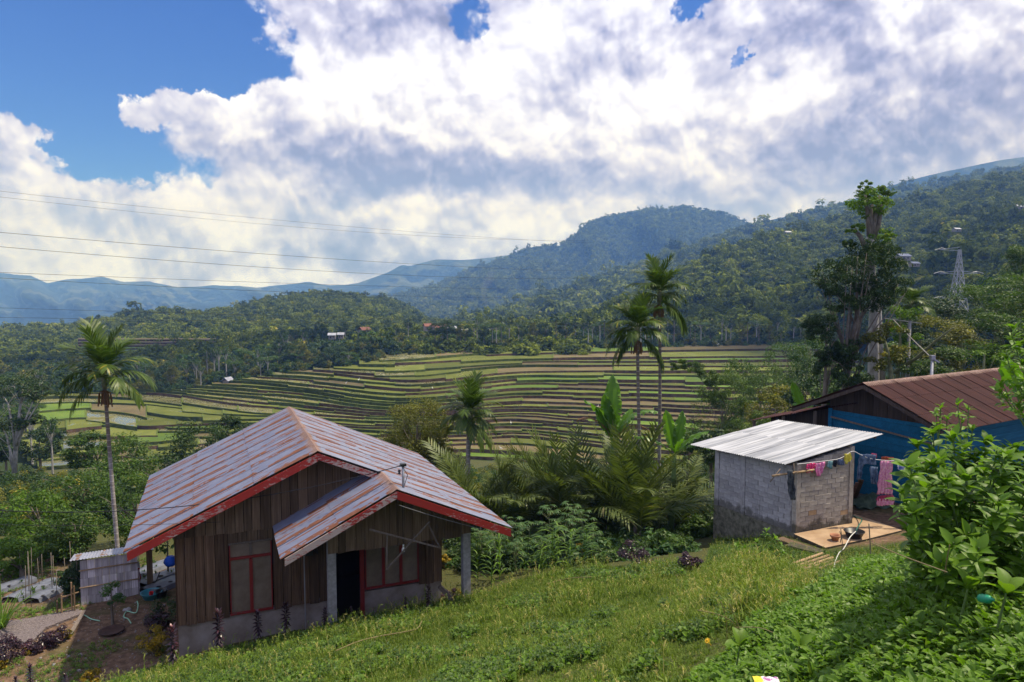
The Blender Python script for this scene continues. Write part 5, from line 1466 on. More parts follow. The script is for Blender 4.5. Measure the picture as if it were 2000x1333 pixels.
# ---- clump palms (long fronds from the ground)
LONG = [frond_mesh('palm_frond', 40 + i, R(p), 3.3, R(c), 0.50, M['salak_leaf'], n=44, wid=0.045, fwd=.75, hang=h, vee=v) for i, (p, c, h, v) in enumerate(
    [(86, 28, .3, .5), (76, 48, .35, .45), (66, 62, .45, .4), (54, 75, .5, .3), (40, 80, .7, .2), (70, 95, .9, .1)])]
def clump_palm(px, Y, s, n, seed, label):
    rng = random.Random(seed); g = ground_at(px, Y)
    t = thing('clump_palm', label, 'palm', g, rotz=rng.uniform(0, 6.28), group='feathery clump palms between the house and the block hut')
    b = MB()
    for k in range(7):
        a = rng.uniform(0, 6.28); b.tube([(0.1 * math.cos(a), .1 * math.sin(a), -.2), (.16 * math.cos(a), .16 * math.sin(a), .5), (.22 * math.cos(a), .22 * math.sin(a), .9 * s)], [.07, .05, .02], 6)
    b.build('stem_base', M['bark'], t)
    for k in range(n):
        part('frond', LONG[rng.choice([0, 0, 1, 1, 1, 2, 2, 3, 3, 4, 5])], t, loc=(rng.uniform(-.15, .15), rng.uniform(-.15, .15), rng.uniform(.1, .5)), rot=(rng.uniform(-.3, .3), 0, 360 / n * k * math.pi / 180 + rng.uniform(-.3, .3)), scale=s * rng.uniform(.8, 1.1))
for i, (px, Y, s, n, lb) in enumerate([
    (925, 26.5, 1.0, 15, 'feathery clump palm just beyond the right roof corner of the plank house'), (985, 25.5, .95, 13, 'feathery clump palm behind the cassava plants, left end of the row'),
    (1052, 27, 1.0, 13, 'feathery clump palm behind the upright young banana leaf'), (1115, 25.5, 1.08, 14, 'dense feathery clump palm in the middle of the row'),
    (1180, 26.5, 1.12, 14, 'feathery clump palm right below the big banana plant'), (1245, 24.5, 1.15, 17, 'largest feathery clump palm, with dark trunk and widest fronds'),
    (1330, 26.5, .95, 11, 'feathery clump palm nearest to the block hut'), (1090, 29, 1.0, 10, 'feathery clump palm at the back of the row'), (1215, 30, 1.1, 10, 'feathery clump palm behind the banana stem')]):
    clump_palm(px, Y, s * 1.1, n + 3, 60 + i, lb)

# ---- banana leaves
def banana_leaf(seed, L, W, arch, mat=None, torn=0.3, droop=1.0):
    """leaf in local xz plane growing along +z then arching to +x"""
    rng = np.random.RandomState(seed); b = LB(); m = 16
    P = np.zeros(3); pts = []; dirs = []
    for i in range(m + 1):
        t = i / m; a = R(90) - arch * t ** 1.6; d = np.array([math.cos(a), 0, math.sin(a)]); pts.append(P.copy()); dirs.append(d); P = P + d * L / m
    for sg in (-1, 1):
        row = []
        for i in range(m + 1):
            t = i / m; w = W / 2 * max(0.0, math.sin(math.pi * min(1, max(0, (t - .12) / .88))) ** 0.55) if t > .12 else 0.012
            n = np.cross(dirs[i], [0, 1, 0]); n = n if n[2] > 0 or abs(n[2]) < 1e-6 else -n
            wav = 0.03 * math.sin(i * 1.9 + seed) * W * 4
            mid = pts[i] + np.array([0, sg * w * .5, 0]) + n * w * .22
            edge = pts[i] + np.array([0, sg * w, 0]) + n * (w * .12 + wav) + np.array([0, 0, -w * droop * .2])
            row.append((pts[i], mid, edge))
        for i in range(m):
            a, c = row[i], row[i + 1]
            gap = rng.rand() < torn
            e1 = c[2] if not gap else c[2] * .65 + a[2] * .35 + rng.normal(size=3) * .02
            b.add([a[0], a[1], c[1], c[0]], [(0, 1, 2, 3)], float(np.clip(.45 + rng.normal() * .1, 0, 1)))
            b.add([a[1], a[2], e1, c[1]], [(0, 1, 2, 3)], float(np.clip(.5 + rng.normal() * .12, 0, 1)))
    V = []; 
    for i in range(m + 1): V += [pts[i] + np.array([0, -.014 * (1 - .8 * i / m), .004]), pts[i] + np.array([0, .014 * (1 - .8 * i / m), .004])]
    b.add(V, [(2 * i, 2 * i + 1, 2 * i + 3, 2 * i + 2) for i in range(m)], 0.95)
    return b.mesh('banana_leaf', mat or M['banana_leaf'])
BL = [banana_leaf(1, 2.3, .62, R(8)), banana_leaf(2, 2.2, .58, R(45)), banana_leaf(3, 2.1, .55, R(85), torn=.6), banana_leaf(4, 1.8, .42, R(30)), banana_leaf(5, 2.0, .40, R(105), M['dry_leaf'], torn=.8)]
def aim(o, az, lean, roll=0.0):
    """leaf grows up; lean it towards azimuth az (deg from +x), roll about its own axis"""
    o.rotation_euler = (Matrix.Rotation(R(az), 4, 'Z') @ Matrix.Rotation(R(lean), 4, 'Y') @ Matrix.Rotation(R(roll), 4, 'Z')).to_euler()
def banana(label, base, top, leaves, s=1.0, group=None):
    base = Vector(base); top = Vector(top); t = thing('banana_plant', label, 'banana plant', base, group=group)
    b = MB(); h = top - base; b.tube([(0, 0, -.1), h * .5, h], [.13 * s, .11 * s, .06 * s], 10); b.build('pseudostem', M['stem_green'], t, smooth=True)
    for (vi, az, lean, roll, sc) in leaves:
        o = part('banana_leaf', BL[vi], t, loc=h, scale=s * sc, label='dry brown hanging banana leaf' if vi == 4 else None); aim(o, az, lean, roll)
    return t
banana('big banana plant with tall upright leaves standing in front of the terraces', ground_at(1195, 28), at_y(1196, 862, 28),
       [(0, 0, 0, 88, 1.15), (0, 180, 10, 80, .85), (1, 0, 10, 180, .75), (2, 0, 30, 0, 1.15), (1, 180, 20, 20, .95), (4, 180, 25, 0, .95), (3, 180, 25, 85, .9), (3, 20, 35, 60, .9), (4, 0, 42, 10, .9)], 1.0)
banana('banana plant with broad leaves just left of the block hut', ground_at(1315, 25.5), at_y(1318, 890, 25.5), [(0, 180, 12, 80, .75), (0, 0, 10, 95, .72), (1, 0, 40, 10, .7), (1, 180, 50, 0, .75), (2, 90, 40, 0, .6), (3, 270, 40, 20, .7), (2, 10, 55, 0, .7)], 1.0)
banana('single bright banana leaf poking up behind the low end of the blue house roof', ground_at(1562, 33), at_y(1572, 812, 33), [(0, 180, 22, 75, .75), (3, 0, 30, 10, .7), (2, 90, 50, 0, .7)], 1.0)
banana('young banana shoot with one rolled leaf among the clump palms', ground_at(1076, 27.5), at_y(1078, 935, 27.5), [(0, 0, 3, 85, .58), (3, 180, 35, 0, .5)], .8)
banana('banana plant with a long leaf reaching in at the right edge above the shrub', at_y(2040, 830, 9.0), at_y(2015, 790, 9.0), [(1, 180, 38, 70, .38), (3, 150, 20, 40, .4), (2, 0, 40, 0, .4)], 1.0)

# ---- ordinary trees
def tree(name, label, cat, base, top_z, crowns, mat, seed, trunk_r=.12, bark='bark', leaf=None, group=None, lean=(0, 0), sparse=1.0, branch=True, **kw):
    """crowns: list of (offset xyz from base, radius, height factor, clumps)"""
    rng = random.Random(seed); base = Vector(base)
    t = thing(name, label, cat, base, group=group)
    b = MB(); h = top_z - base.z
    pts = [Vector((lean[0] * f * f + .06 * h * .1 * math.sin(f * 5 + seed), lean[1] * f * f, h * f - (.3 if f == 0 else 0))) for f in (0, .2, .4, .6, .8, 1)]
    b.tube(pts, [trunk_r * (1.25, 1, .85, .7, .5, .25)[i] for i in range(6)], 9)
    if branch:
        for (off, r_, hf, nc) in crowns:
            off = Vector(off)
            for k in range(max(3, nc // 5)):
                q_ = off + Vector((rng.uniform(-.8, .8) * r_, rng.uniform(-.8, .8) * r_, rng.uniform(-.3, .6) * r_ * hf))
                f = rng.uniform(.35, .9); s_ = pts[int(f * 5)]
                mid = s_.lerp(q_, .5) + Vector((rng.uniform(-.1, .1) * r_, rng.uniform(-.1, .1) * r_, .12 * r_))
                b.tube([s_, mid, q_], [trunk_r * .26, trunk_r * .15, trunk_r * .05], 5)
    b.build('trunk', M[bark], t, smooth=True)
    for i, (off, r_, hf, nc) in enumerate(crowns):
        me, _ = crown_mesh('crown', seed * 7 + i, M[mat] if isinstance(mat, str) else mat, R_=r_, H=r_ * hf, clumps=nc, **kw)
        part('crown', me, t, loc=off)
    return t
tree('round_tree', 'rounded yellow-green tree behind the ridge of the plank house', 'tree', ground_at(812, 31), at_y(812, 830, 31).z,
     [((0, 0, at_y(808, 838, 31).z - ground_at(812, 31).z), 1.5, 1.0, 64), ((.75, -.1, at_y(850, 905, 31).z - ground_at(812, 31).z), 1.0, .9, 34), ((-.7, .2, at_y(775, 880, 31).z - ground_at(812, 31).z), .9, .9, 24)], 'leaf_olive', 3, trunk_r=.14, leaves=190, size=.085, cr=.33, aspect=1.7)
# big pollarded tree and its neighbours (right)
YP = 36.0
gb = ground_at(1706, YP)
T_ = thing('pollarded_tree', 'tall pollarded tree with pale trunk, cut limbs and a small leafy tuft on top', 'tree', gb)
def rel(px, py, dy=0.0): return at_y(px, py, YP + dy) - gb
b = MB()
b.tube([rel(1708, 760) + Vector((0, 0, -3)), rel(1706, 740), rel(1706, 660), rel(1707, 600), rel(1702, 540), rel(1700, 480), rel(1700, 462)], [.34, .29, .25, .22, .19, .19, .17], 12, jit=.12, rng=random.Random(1))
b.tube([rel(1722, 745, .3), rel(1718, 660, .3), rel(1716, 600, .3), rel(1708, 540, .2)], [.18, .15, .13, .1], 8)
b.build('trunk', M['bark_pale'], T_, smooth=True)
b = MB()
for q_ in ([(1699, 475), (1696, 440), (1693, 405), (1690, 380)], [(1702, 475), (1707, 440), (1712, 410), (1718, 382)], [(1701, 470), (1701, 430), (1702, 400)], [(1698, 500), (1680, 462), (1668, 448)], [(1704, 470), (1716, 440), (1722, 400)]):
    b.tube([rel(*p) for p in q_], [.13, .11, .09, .05][:len(q_)], 8)
b.build('limb', M['bark'], T_, smooth=True)
for i, (px, py, r_, hf, nc, mt) in enumerate([(1700, 395, 1.0, .75, 44, 'leaf_bright'), (1715, 378, .7, .7, 16, 'leaf_mid'), (1690, 365, .3, 1.1, 5, 'leaf_bright'), (1668, 445, .45, .5, 9, 'leaf_bright'), (1722, 470, .6, 1.1, 18, 'leaf_bright'), (1708, 500, .7, .8, 18, 'leaf_mid'), (1665, 472, .45, .5, 7, 'leaf_mid')]):
    me, _ = crown_mesh('crown', 200 + i, M[mt], R_=r_, H=r_ * hf, clumps=nc, leaves=46, size=.14, cr=.30, aspect=1.8, hollow=.3)
    part('crown', me, T_, loc=rel(px, py, -.1 * i))
gb2 = ground_at(1650, YP - 1.5)
def crown_list(base, Y, lst): return [(at_y(px, py, Y + dy) - base, r_, hf, nc) for px, py, dy, r_, hf, nc in lst]
tree('mango_tree', 'dark-leaved mango tree wrapped round the pollarded trunk', 'tree', gb2, at_y(1690, 560, YP - 1.5).z,
     crown_list(gb2, YP - 1.5, [(1640, 540, 0, 1.25, .75, 34), (1700, 520, .3, 1.45, .85, 40), (1735, 560, .5, 1.05, .8, 24), (1655, 590, -.3, .9, .7, 16), (1700, 580, 0, 1.1, .6, 18)]), 'leaf_dark', 21, trunk_r=.20, bark='bark', lean=(.9, .2), leaves=62, size=.19, cr=.30, aspect=3.2, up=.1, droop=.12, hollow=.45)
gb3 = ground_at(1615, 34)
tree('ivy_tree', 'dark tree draped in creepers left of the pollarded tree', 'tree', gb3, at_y(1615, 640, 34).z, crown_list(gb3, 34, [(1608, 640, 0, .85, .8, 20), (1625, 690, 0, .7, .9, 14), (1650, 690, .4, .75, .9, 16), (1665, 730, -.3, .8, .8, 18), (1612, 720, 0, .6, 1.0, 10)]), 'leaf_dark', 22, leaves=90, size=.17, cr=.38, aspect=2.6, up=.0, droop=.2)
for i, (px, py0, py1, ppx, Y, lb) in enumerate([(1752, 745, 600, 1758, 37, 'slender upright tree with mossy stem right of the pollarded trunk'), (1742, 745, 640, 1722, 34, 'slender leaning tree with sparse yellowish leaves below the pollarded trunk')]):
    g = ground_at(px, Y); t = thing('slender_tree', lb, 'tree', g)
    b = MB(); b.tube([(0, 0, -.2), at_y(px, py0, Y) - g, at_y((px + ppx) / 2 + 3, (py0 + py1) / 2, Y) - g, at_y(ppx, py1, Y) - g], [.13, .11, .08, .03], 8)
    if i == 0: b.tube([at_y(1745, 728, Y) - g, at_y(1790, 700, Y - 1) - g, at_y(1830, 665, Y - 2) - g, at_y(1862, 640, Y - 3) - g], [.10, .09, .07, .03], 7)
    b.build('trunk', M['bark_green'], t, smooth=True)
    for k in range(4):
        me, _ = crown_mesh('crown', 300 + i * 9 + k, M['leaf_bright' if i == 0 else 'leaf_olive'], R_=.75, H=.35, clumps=9, leaves=45, size=.16, cr=.4, hollow=.1)
        f = .35 + .2 * k; p = at_y(px + (ppx - px) * f + (k % 2 * 2 - 1) * 14, py0 + (py1 - py0) * f, Y); part('crown', me, t, loc=p - g)
# trees with layered, feathery crowns on the right
lay = [(1945, 560, 46, 2.6, 'leaf_mid', 'spreading feathery tree at the right edge below the pylon'), (1880, 640, 40, 2.0, 'leaf_olive', 'light yellow-green feathery tree above the brown-red roof'), (1830, 700, 36, 1.6, 'leaf_mid', 'low feathery tree touching the brown-red roof ridge'),
       (1985, 640, 34, 2.0, 'leaf_mid', 'feathery tree at the right edge above the brown-red roof'), (1800, 640, 48, 1.9, 'leaf_dark', 'dark tree behind the street light'), (1925, 700, 33, 1.5, 'leaf_bright', 'bright low tree just behind the brown-red roof'), (1860, 590, 60, 2.8, 'leaf_dark', 'dark tree in front of the steel pylon foot'), (2060, 560, 40, 3.2, 'leaf_mid', 'wide tree half outside the right edge'),
       (1770, 690, 42, 1.6, 'leaf_mid', 'bushy tree behind the wooden pole'), (1990, 500, 70, 3.2, 'leaf_mid', 'tree on the slope at the right edge, highest of the near ones')]
for i, (px, py, Y, r_, mt, lb) in enumerate(lay):
    g = ground_at(px, Y); rr = random.Random(i)
    cl = [(px + rr.uniform(-1, 1) * r_ * 1400 / Y * .6, py + k * 22 * 40 / Y - 10, rr.uniform(-.8, .8), r_ * rr.uniform(.55, .8), .32, 16) for k in range(5)]
    tree('feathery_tree', lb, 'tree', g, at_y(px, py - 10, Y).z, crown_list(g, Y, cl), mt, 400 + i, trunk_r=.14, bark='bark_green', leaves=80, size=.13 * (Y / 36) ** .5, cr=.40, aspect=1.6, hollow=.1, up=1.0, flat=.6)
# bushes and bamboo below the terraces' right side
def mid_tree(px, py, Y, r_, hf, nc, mt, lb, nm='bushy_tree', size=.22, group=None, **kw):
    g = ground_at(px, Y); c = at_y(px, py, Y) - g
    if c.z < r_ * hf * .8: c.z = r_ * hf * .8
    return tree(nm, lb, 'tree', g, g.z + c.z, [(c, r_, hf, nc)], mt, int(px * 3 + py), trunk_r=.03 * r_ + .08, leaves=kw.pop('leaves', 90), size=size, cr=kw.pop('cr', .34), group=group, **kw)
for a in [(1415, 800, 58, 2.6, 1.15, 46, 'bamboo_leaf', 'large rounded bamboo thicket in front of the terraces'), (1490, 760, 66, 2.6, .9, 40, 'bamboo_leaf', 'bushy bamboo right of the large rounded thicket'), (1545, 715, 78, 3.0, .9, 40, 'leaf_mid', 'bushy tree at the right end of the terraces'),
          (1455, 735, 75, 2.2, .9, 30, 'leaf_mid', 'green bush on the terrace edge above the bamboo thicket'), (1520, 800, 52, 2.2, .8, 34, 'leaf_olive', 'dull green bush left of the blue house roof'), (1590, 770, 45, 1.8, .9, 30, 'leaf_dark', 'dark bush behind the left end of the blue house roof'),
          (1350, 860, 46, 1.5, .6, 22, 'leaf_mid', 'low green bush left of the block hut roof'), (1560, 670, 95, 3.4, .9, 34, 'leaf_dark', 'dark tree at the top right corner of the terraces'), (1470, 840, 42, 1.5, .7, 24, 'bamboo_leaf', 'small bamboo bush directly above the zinc roof of the hut'), (1600, 700, 60, 2.2, 1.0, 30, 'leaf_mid', 'green tree left of the pollarded tree foot'),
          (1395, 870, 38, 1.2, .8, 20, 'leaf_dark', 'dark bush touching the left eave of the block hut'), (1640, 760, 42, 1.6, .9, 28, 'leaf_mid', 'green bush behind the ridge end of the blue house')]:
    mid_tree(*a, aspect=3.0 if a[6] == 'bamboo_leaf' else 2.0)
# arching bamboo plume
g = ground_at(1385, 57); t = thing('bamboo_plume', 'arching plume of bamboo leaning left over the terraces', 'bamboo', g)
path = [at_y(x_, y_, 57) - g for x_, y_ in ((1420, 800), (1405, 765), (1385, 738), (1360, 720), (1335, 712), (1318, 716))]
b = MB(); b.tube([Vector((0, 0, 0))] + path, [.08, .07, .06, .05, .04, .03, .01], 6); b.build('culm', M['bark_green'], t)
for i, p in enumerate(path):
    me, _ = crown_mesh('foliage', 700 + i, M['bamboo_leaf'], R_=[1.5, 1.25, 1.0, .8, .6, .4][i], H=[1.3, 1.0, .8, .55, .4, .3][i], clumps=[20, 16, 13, 10, 8, 5][i], leaves=90, size=.22, cr=.4, aspect=3.4, up=.1, hollow=.1); part('foliage', me, t, loc=p)

# bare pale trees on the left
def bare_tree(label, px, pyb, Y, limbs, seed, r0=.3):
    g = at_y(px, pyb, Y); t = thing('bare_tree', label, 'tree', g); rng = random.Random(seed)
    b = MB()
    for k, ln in enumerate(limbs):
        pts = [at_y(x_, y_, Y + rng.uniform(-.6, .6)) - g for x_, y_ in ln]
        b.tube(pts, [r0 * (.9 if k == 0 else .5) * (1 - .75 * i / (len(pts) - 1)) for i in range(len(pts))], 7)
        for m_ in range(4):
            i = rng.randrange(max(1, len(pts) - 2), len(pts)); p = pts[i]
            e = p + Vector((rng.uniform(-1.6, 1.6), rng.uniform(-1, 1), rng.uniform(.6, 2.2))); b.tube([p, p.lerp(e, .5) + Vector((rng.uniform(-.2, .2), 0, 0)), e], [r0 * .14, r0 * .09, r0 * .03], 4)
    b.build('trunk', M['bark_pale'], t, smooth=True)
    return t, g
t, g = bare_tree('pale bare-limbed tree at the left edge with a thin flat crown', 28, 925, 60, [[(28, 925), (30, 880), (34, 840), (40, 790), (45, 760)], [(28, 915), (20, 880), (12, 850), (-5, 820)], [(30, 880), (24, 830), (16, 790), (2, 765)], [(31, 870), (42, 840), (58, 800), (70, 770)], [(30, 890), (38, 860), (52, 825), (80, 780)], [(27, 920), (20, 900), (18, 870)]], 3, r0=.24)
for k, (px, py, r_) in enumerate([(20, 752, 2.6), (60, 745, 2.4), (-20, 765, 2.2), (80, 770, 1.8), (20, 830, 1.6), (60, 820, 1.2)]):
    me, _ = crown_mesh('crown', 800 + k, M['leaf_dark'], R_=r_, H=r_ * .3, clumps=16, leaves=70, size=.2, cr=.32, hollow=.1, flat=.6, up=1.0); part('crown', me, t, loc=at_y(px, py, 60) - g)

# ---- prototypes for the woods round the terraces
def proto_tree(kind, seed):
    rng = random.Random(seed)
    if kind == 'round': kw = dict(R_=3.2, H=3.0, clumps=34, leaves=60, size=.50, cr=.36); z = 5.0; mt = rng.choice(['leaf_dark', 'leaf_mid', 'leaf_dark'])
    elif kind == 'tall': kw = dict(R_=2.4, H=3.0, clumps=26, leaves=60, size=.45, cr=.38); z = 8.5; mt = 'leaf_dark'
    elif kind == 'flat': kw = dict(R_=4.2, H=1.1, clumps=30, leaves=60, size=.42, cr=.26, flat=.6, hollow=.1, up=1); z = 8.0; mt = 'leaf_mid'
    elif kind == 'bamboo': kw = dict(R_=2.6, H=4.0, clumps=34, leaves=60, size=.55, cr=.36, aspect=3.2); z = 4.6; mt = 'leaf_olive'
    elif kind == 'thin': kw = dict(R_=1.9, H=1.6, clumps=12, leaves=45, size=.4, cr=.36, hollow=.1); z = 9.5; mt = 'leaf_mid'
    t = thing(kind + '_tree', None, 'tree', (0, 0, 0))
    b = MB(); n = 3 if kind in ('thin',) else 1
    b.tube([(0, 0, -1), (.1, 0, z * .4), (-.1, .1, z * .8), (.0, 0, z + 1)], [.28, .22, .16, .06], 6)
    for k in range(5):
        a = rng.uniform(0, 6.28); b.tube([(0, 0, z * .6), (1.0 * math.cos(a), 1.0 * math.sin(a), z * .85), (1.9 * math.cos(a), 1.9 * math.sin(a), z + .6)], [.12, .08, .03], 4)
    b.build('trunk', M['bark_pale' if kind in ('thin', 'tall', 'flat') else 'bark'], t)
    me, _ = crown_mesh('crown', seed, M[mt], **kw); part('crown', me, t, loc=(0, 0, z))
    return t
COCO = [frond_mesh('coconut_frond', 90 + i, R(p), 3.6, R(c), 0.75, M['leaf_dark'], n=16, wid=.16, fwd=.6, hang=.8, vee=.1) for i, (p, c) in enumerate([(70, 60), (45, 80), (20, 75), (-5, 60)])]
def proto_palm(seed):
    rng = random.Random(seed); t = thing('coconut_palm', None, 'palm tree', (0, 0, 0)); b = MB(); b.tube([(0, 0, -1), (.2, 0, 4), (.1, 0, 9)], [.28, .2, .16], 6); b.build('trunk', M['bark'], t)
    for k in range(15): part('frond', COCO[k % 4], t, loc=(.1, 0, 9), rot=(0, 0, k * 2.39996 + rng.uniform(-.2, .2)))
    return t
PROTO = {k: proto_tree(k, 900 + i) for i, k in enumerate(('round', 'tall', 'flat', 'bamboo', 'thin'))}; PROTO['palm'] = proto_palm(7)
used = set()
LABELS = {'round': 'dark rounded tree', 'tall': 'tall dark-crowned tree', 'flat': 'pale-stemmed flat-crowned tree', 'bamboo': 'olive bamboo-like tree', 'thin': 'thin pale-trunked tree', 'palm': 'coconut palm'}
MARKS = [(-90, 'beyond the left edge'), (25, 'by the bare pale tree'), (120, 'left of the lone areca palm'), (210, 'behind the lone areca palm'), (300, 'right of the lone areca palm'), (380, 'above the left roof slope'), (445, 'beside the gabled field hut'), (510, 'right of the gabled field hut'), (575, 'above the house ridge'), (655, 'near the two white-roofed huts'),
         (730, 'left of the round yellow-green tree'), (810, 'above the round yellow-green tree'), (875, 'near the hamlet'), (930, 'above the stocky areca palm'), (1010, 'right of the stocky areca palm'), (1090, 'above the clump palms'), (1170, 'above the big banana plant'), (1262, 'behind the twin areca palms'), (1340, 'right of the twin areca palms'), (1420, 'above the bamboo thicket'), (1490, 'above the block hut roof'), (1570, 'left of the dark ivy tree')]
def plant(kind, p, s, where, rng):
    if kind not in used: o = PROTO[kind]; used.add(kind)
    else: o = copy_tree(PROTO[kind])
    o.location = p; o.rotation_euler = (0, 0, rng.uniform(0, 6.28)); o.scale = (s, s, s * rng.uniform(.85, 1.15))
    px = 1000 + FOC * p[0] / p[1]; mk = min(MARKS, key=lambda m_: abs(m_[0] - px))[1]; ph = LABELS[kind]
    ph = ('taller ' if o.scale[2] > .85 else 'smaller ' if o.scale[2] < .68 else '') + ph
    o['label'] = f'{ph} {where}, {mk}'; o['group'] = LABELS[kind] + 's ' + where
rw = random.Random(12)
# belt above the terraces (right half)
for i in range(60):
    px = 850 + i * 12.4 + rw.uniform(-8, 8); Y = float(terr_Y([px], False)[0, -1]) + rw.uniform(3, 26)
    ybase = np.interp(px, [850, 1100, 1560], [668, 668, 668]); p = at_y(px, ybase - rw.uniform(0, 6), Y)
    kind = rw.choice(['round', 'tall', 'round', 'palm', 'palm', 'thin', 'flat', 'bamboo'] if px > 900 else ['round', 'bamboo', 'round'])
    plant(kind, p, rw.uniform(.60, .95) if kind != 'round' else rw.uniform(.7, 1.0), 'above the upper terraces', rw)
# along the diagonal upper left edge of the terraces
for i in range(46):
    k = 9 + 16 * i / 46; px = left_limit(k) - rw.uniform(5, 55); Y = float(np.interp(k, range(NK), terr_Y([px], False)[0])) + rw.uniform(0, 22)
    z = np.interp(k, range(NK), TZ) - 1.5
    plant(rw.choice(['round', 'tall', 'flat', 'thin', 'bamboo', 'round', 'thin']), Vector(((px - 1000) / FOC * Y, Y, z)), rw.uniform(.55, .85), 'on the upper left terrace edge', rw)
# dark wood filling the gap left of that edge
for i in range(48):
    px = rw.uniform(230, 600); Y = rw.uniform(225, 300); yb = np.interp(px, [230, 420, 600], [772, 752, 712]) - (Y - 225) * .35
    plant(rw.choice(['round', 'flat', 'tall', 'round', 'bamboo', 'thin']), at_y(px, yb, Y), rw.uniform(.65, 1.0), 'beyond the flat paddies', rw)
for i in range(20):
    px = rw.uniform(-40, 240); Y = rw.uniform(215, 290)
    plant(rw.choice(['round', 'flat', 'round', 'bamboo']), at_y(px, 775 - (Y - 215) * .4, Y), rw.uniform(.6, .9), 'beyond the flat paddies', rw)
# woods at the left edge, nearer
for i in range(26):
    px = rw.uniform(-140, 105) if i < 18 else rw.uniform(-160, 20); Y = rw.uniform(85, 150); yb = np.interp(Y, [85, 150], [920, 800]) + rw.uniform(-10, 10)
    g_ = at_y(px, yb, Y); plant(rw.choice(['round', 'flat', 'round', 'flat', 'thin']), g_, rw.uniform(.45, .75), 'on the near left slope', rw)
# line on the low ridge above the small houses
for i in range(26):
    px = 555 + i * 13 + rw.uniform(-5, 5); Y = rw.uniform(300, 330); plant(rw.choice(['round', 'tall', 'round']), at_y(px, 668 if px < 720 else 664, Y), rw.uniform(.55, .75), 'on the low far ridge', rw)

# ---- undergrowth: instanced bushes, stuff
def src_bushes(mats, n=6, size=.15, leaves=70, clumps=12, aspect=2.0, seed=0, H=.75):
    out = []
    for i in range(n):
        me, _ = crown_mesh('bush', seed + i, M[mats[i % len(mats)]], R_=1.0, H=H, clumps=clumps, leaves=leaves, size=size, cr=.42, aspect=aspect, hollow=.2, up=.5)
        out.append(source_object('bush', me))
    return out
def proj(P):
    P = np.asarray(P); f = P[:, 1] * CT - P[:, 2] * ST; u = P[:, 1] * ST + P[:, 2] * CT
    return 1000 + FOC * P[:, 0] / f, 666.5 - FOC * u / f
def in_poly(x, y, poly):
    c = np.zeros(len(x), bool); n = len(poly)
    for i in range(n):
        x1, y1 = poly[i]; x2, y2 = poly[(i + 1) % n]
        m = ((y1 > y) != (y2 > y)) & (x < (x2 - x1) * (y - y1) / (y2 - y1 + 1e-9) + x1); c ^= m
    return c
def bush_fill(name, label, boxes, n, r0, srcs, seed, ymin, ymax, pmin, pmax, excl=None):
    rng = np.random.RandomState(seed); px = rng.uniform(pmin, pmax, n); Y = ymin * (ymax / ymin) ** rng.rand(n) 
    x = (px - 1000) / FOC * Y; z = ground_z(x, Y); r = r0 * (Y / ymin) ** .55 * np.exp(rng.normal(size=n) * .3)
    P = np.stack([x, Y, z + r * .25], 1)
    if excl is not None:
        qx, qy = proj(P); k = ~excl(x, Y, qx, qy); P, r = P[k], r[k]
    n = len(P)
    rot = np.stack([rng.normal(size=n) * .15, rng.normal(size=n) * .15, rng.rand(n) * 6.28], 1)
    return scatter(name, P, rot, np.stack([r, r, r * rng.uniform(.7, 1.3, n)], 1), rng.randint(0, len(srcs), n), srcs, label)
BS = src_bushes(['leaf_mid', 'leaf_dark', 'leaf_dark', 'leaf_mid', 'leaf_dark', 'leaf_olive'], 6, .15, 80, 12, seed=500)
LV = HC + HU * 3 + HV * 3
def hut_excl(x, Y, qx, qy):
    hx = (x - HC.x) * HU.x + (Y - HC.y) * HU.y; hy = (x - HC.x) * HV.x + (Y - HC.y) * HV.y
    low = (qx < 470) & (Y > 74)
    inside = (hx > -1.6) & (hx < 7.4) & (hy > -3) & (hy < 7.4)
    hut = (x > 5.2) & (x < 11.8) & (Y > 18.3) & (Y < 24.5)
    blue = (x > 8.8) & (Y > 20.5) & (Y < 36) & (x < 26)
    field = (x > -21) & (x < -5.8) & (Y < 30.5)
    return inside | hut | blue | field | low
bush_fill('slope_undergrowth', 'mixed green undergrowth on the slope falling to the terraces', None, 3400, .62, BS, 1, 27.0, 122.0, -220, 1620, hut_excl)
bush_fill('right_undergrowth', 'mixed green undergrowth behind the blue house', None, 700, .8, src_bushes(['leaf_mid', 'leaf_bright', 'leaf_dark'], 3, .16, 80, 12, seed=540), 2, 34.0, 125.0, 1600, 2300, hut_excl)
# low plants on the ground between house and hut
BG = src_bushes(['leaf_mid', 'leaf_dark', 'cassava_leaf', 'leaf_mid'], 4, .24, 60, 10, seed=560, aspect=1.7)
bush_fill('garden_undergrowth', 'low leafy plants crowding the garden between house and hut', None, 900, .36, BG, 3, 20.5, 29.0, 880, 1560, lambda x, Y, qx, qy: hut_excl(x, Y, qx, qy) | (qy > 1105 - (qx - 900) * .02) & (qx < 1100) | (qy > 1102) & (qx >= 1100))
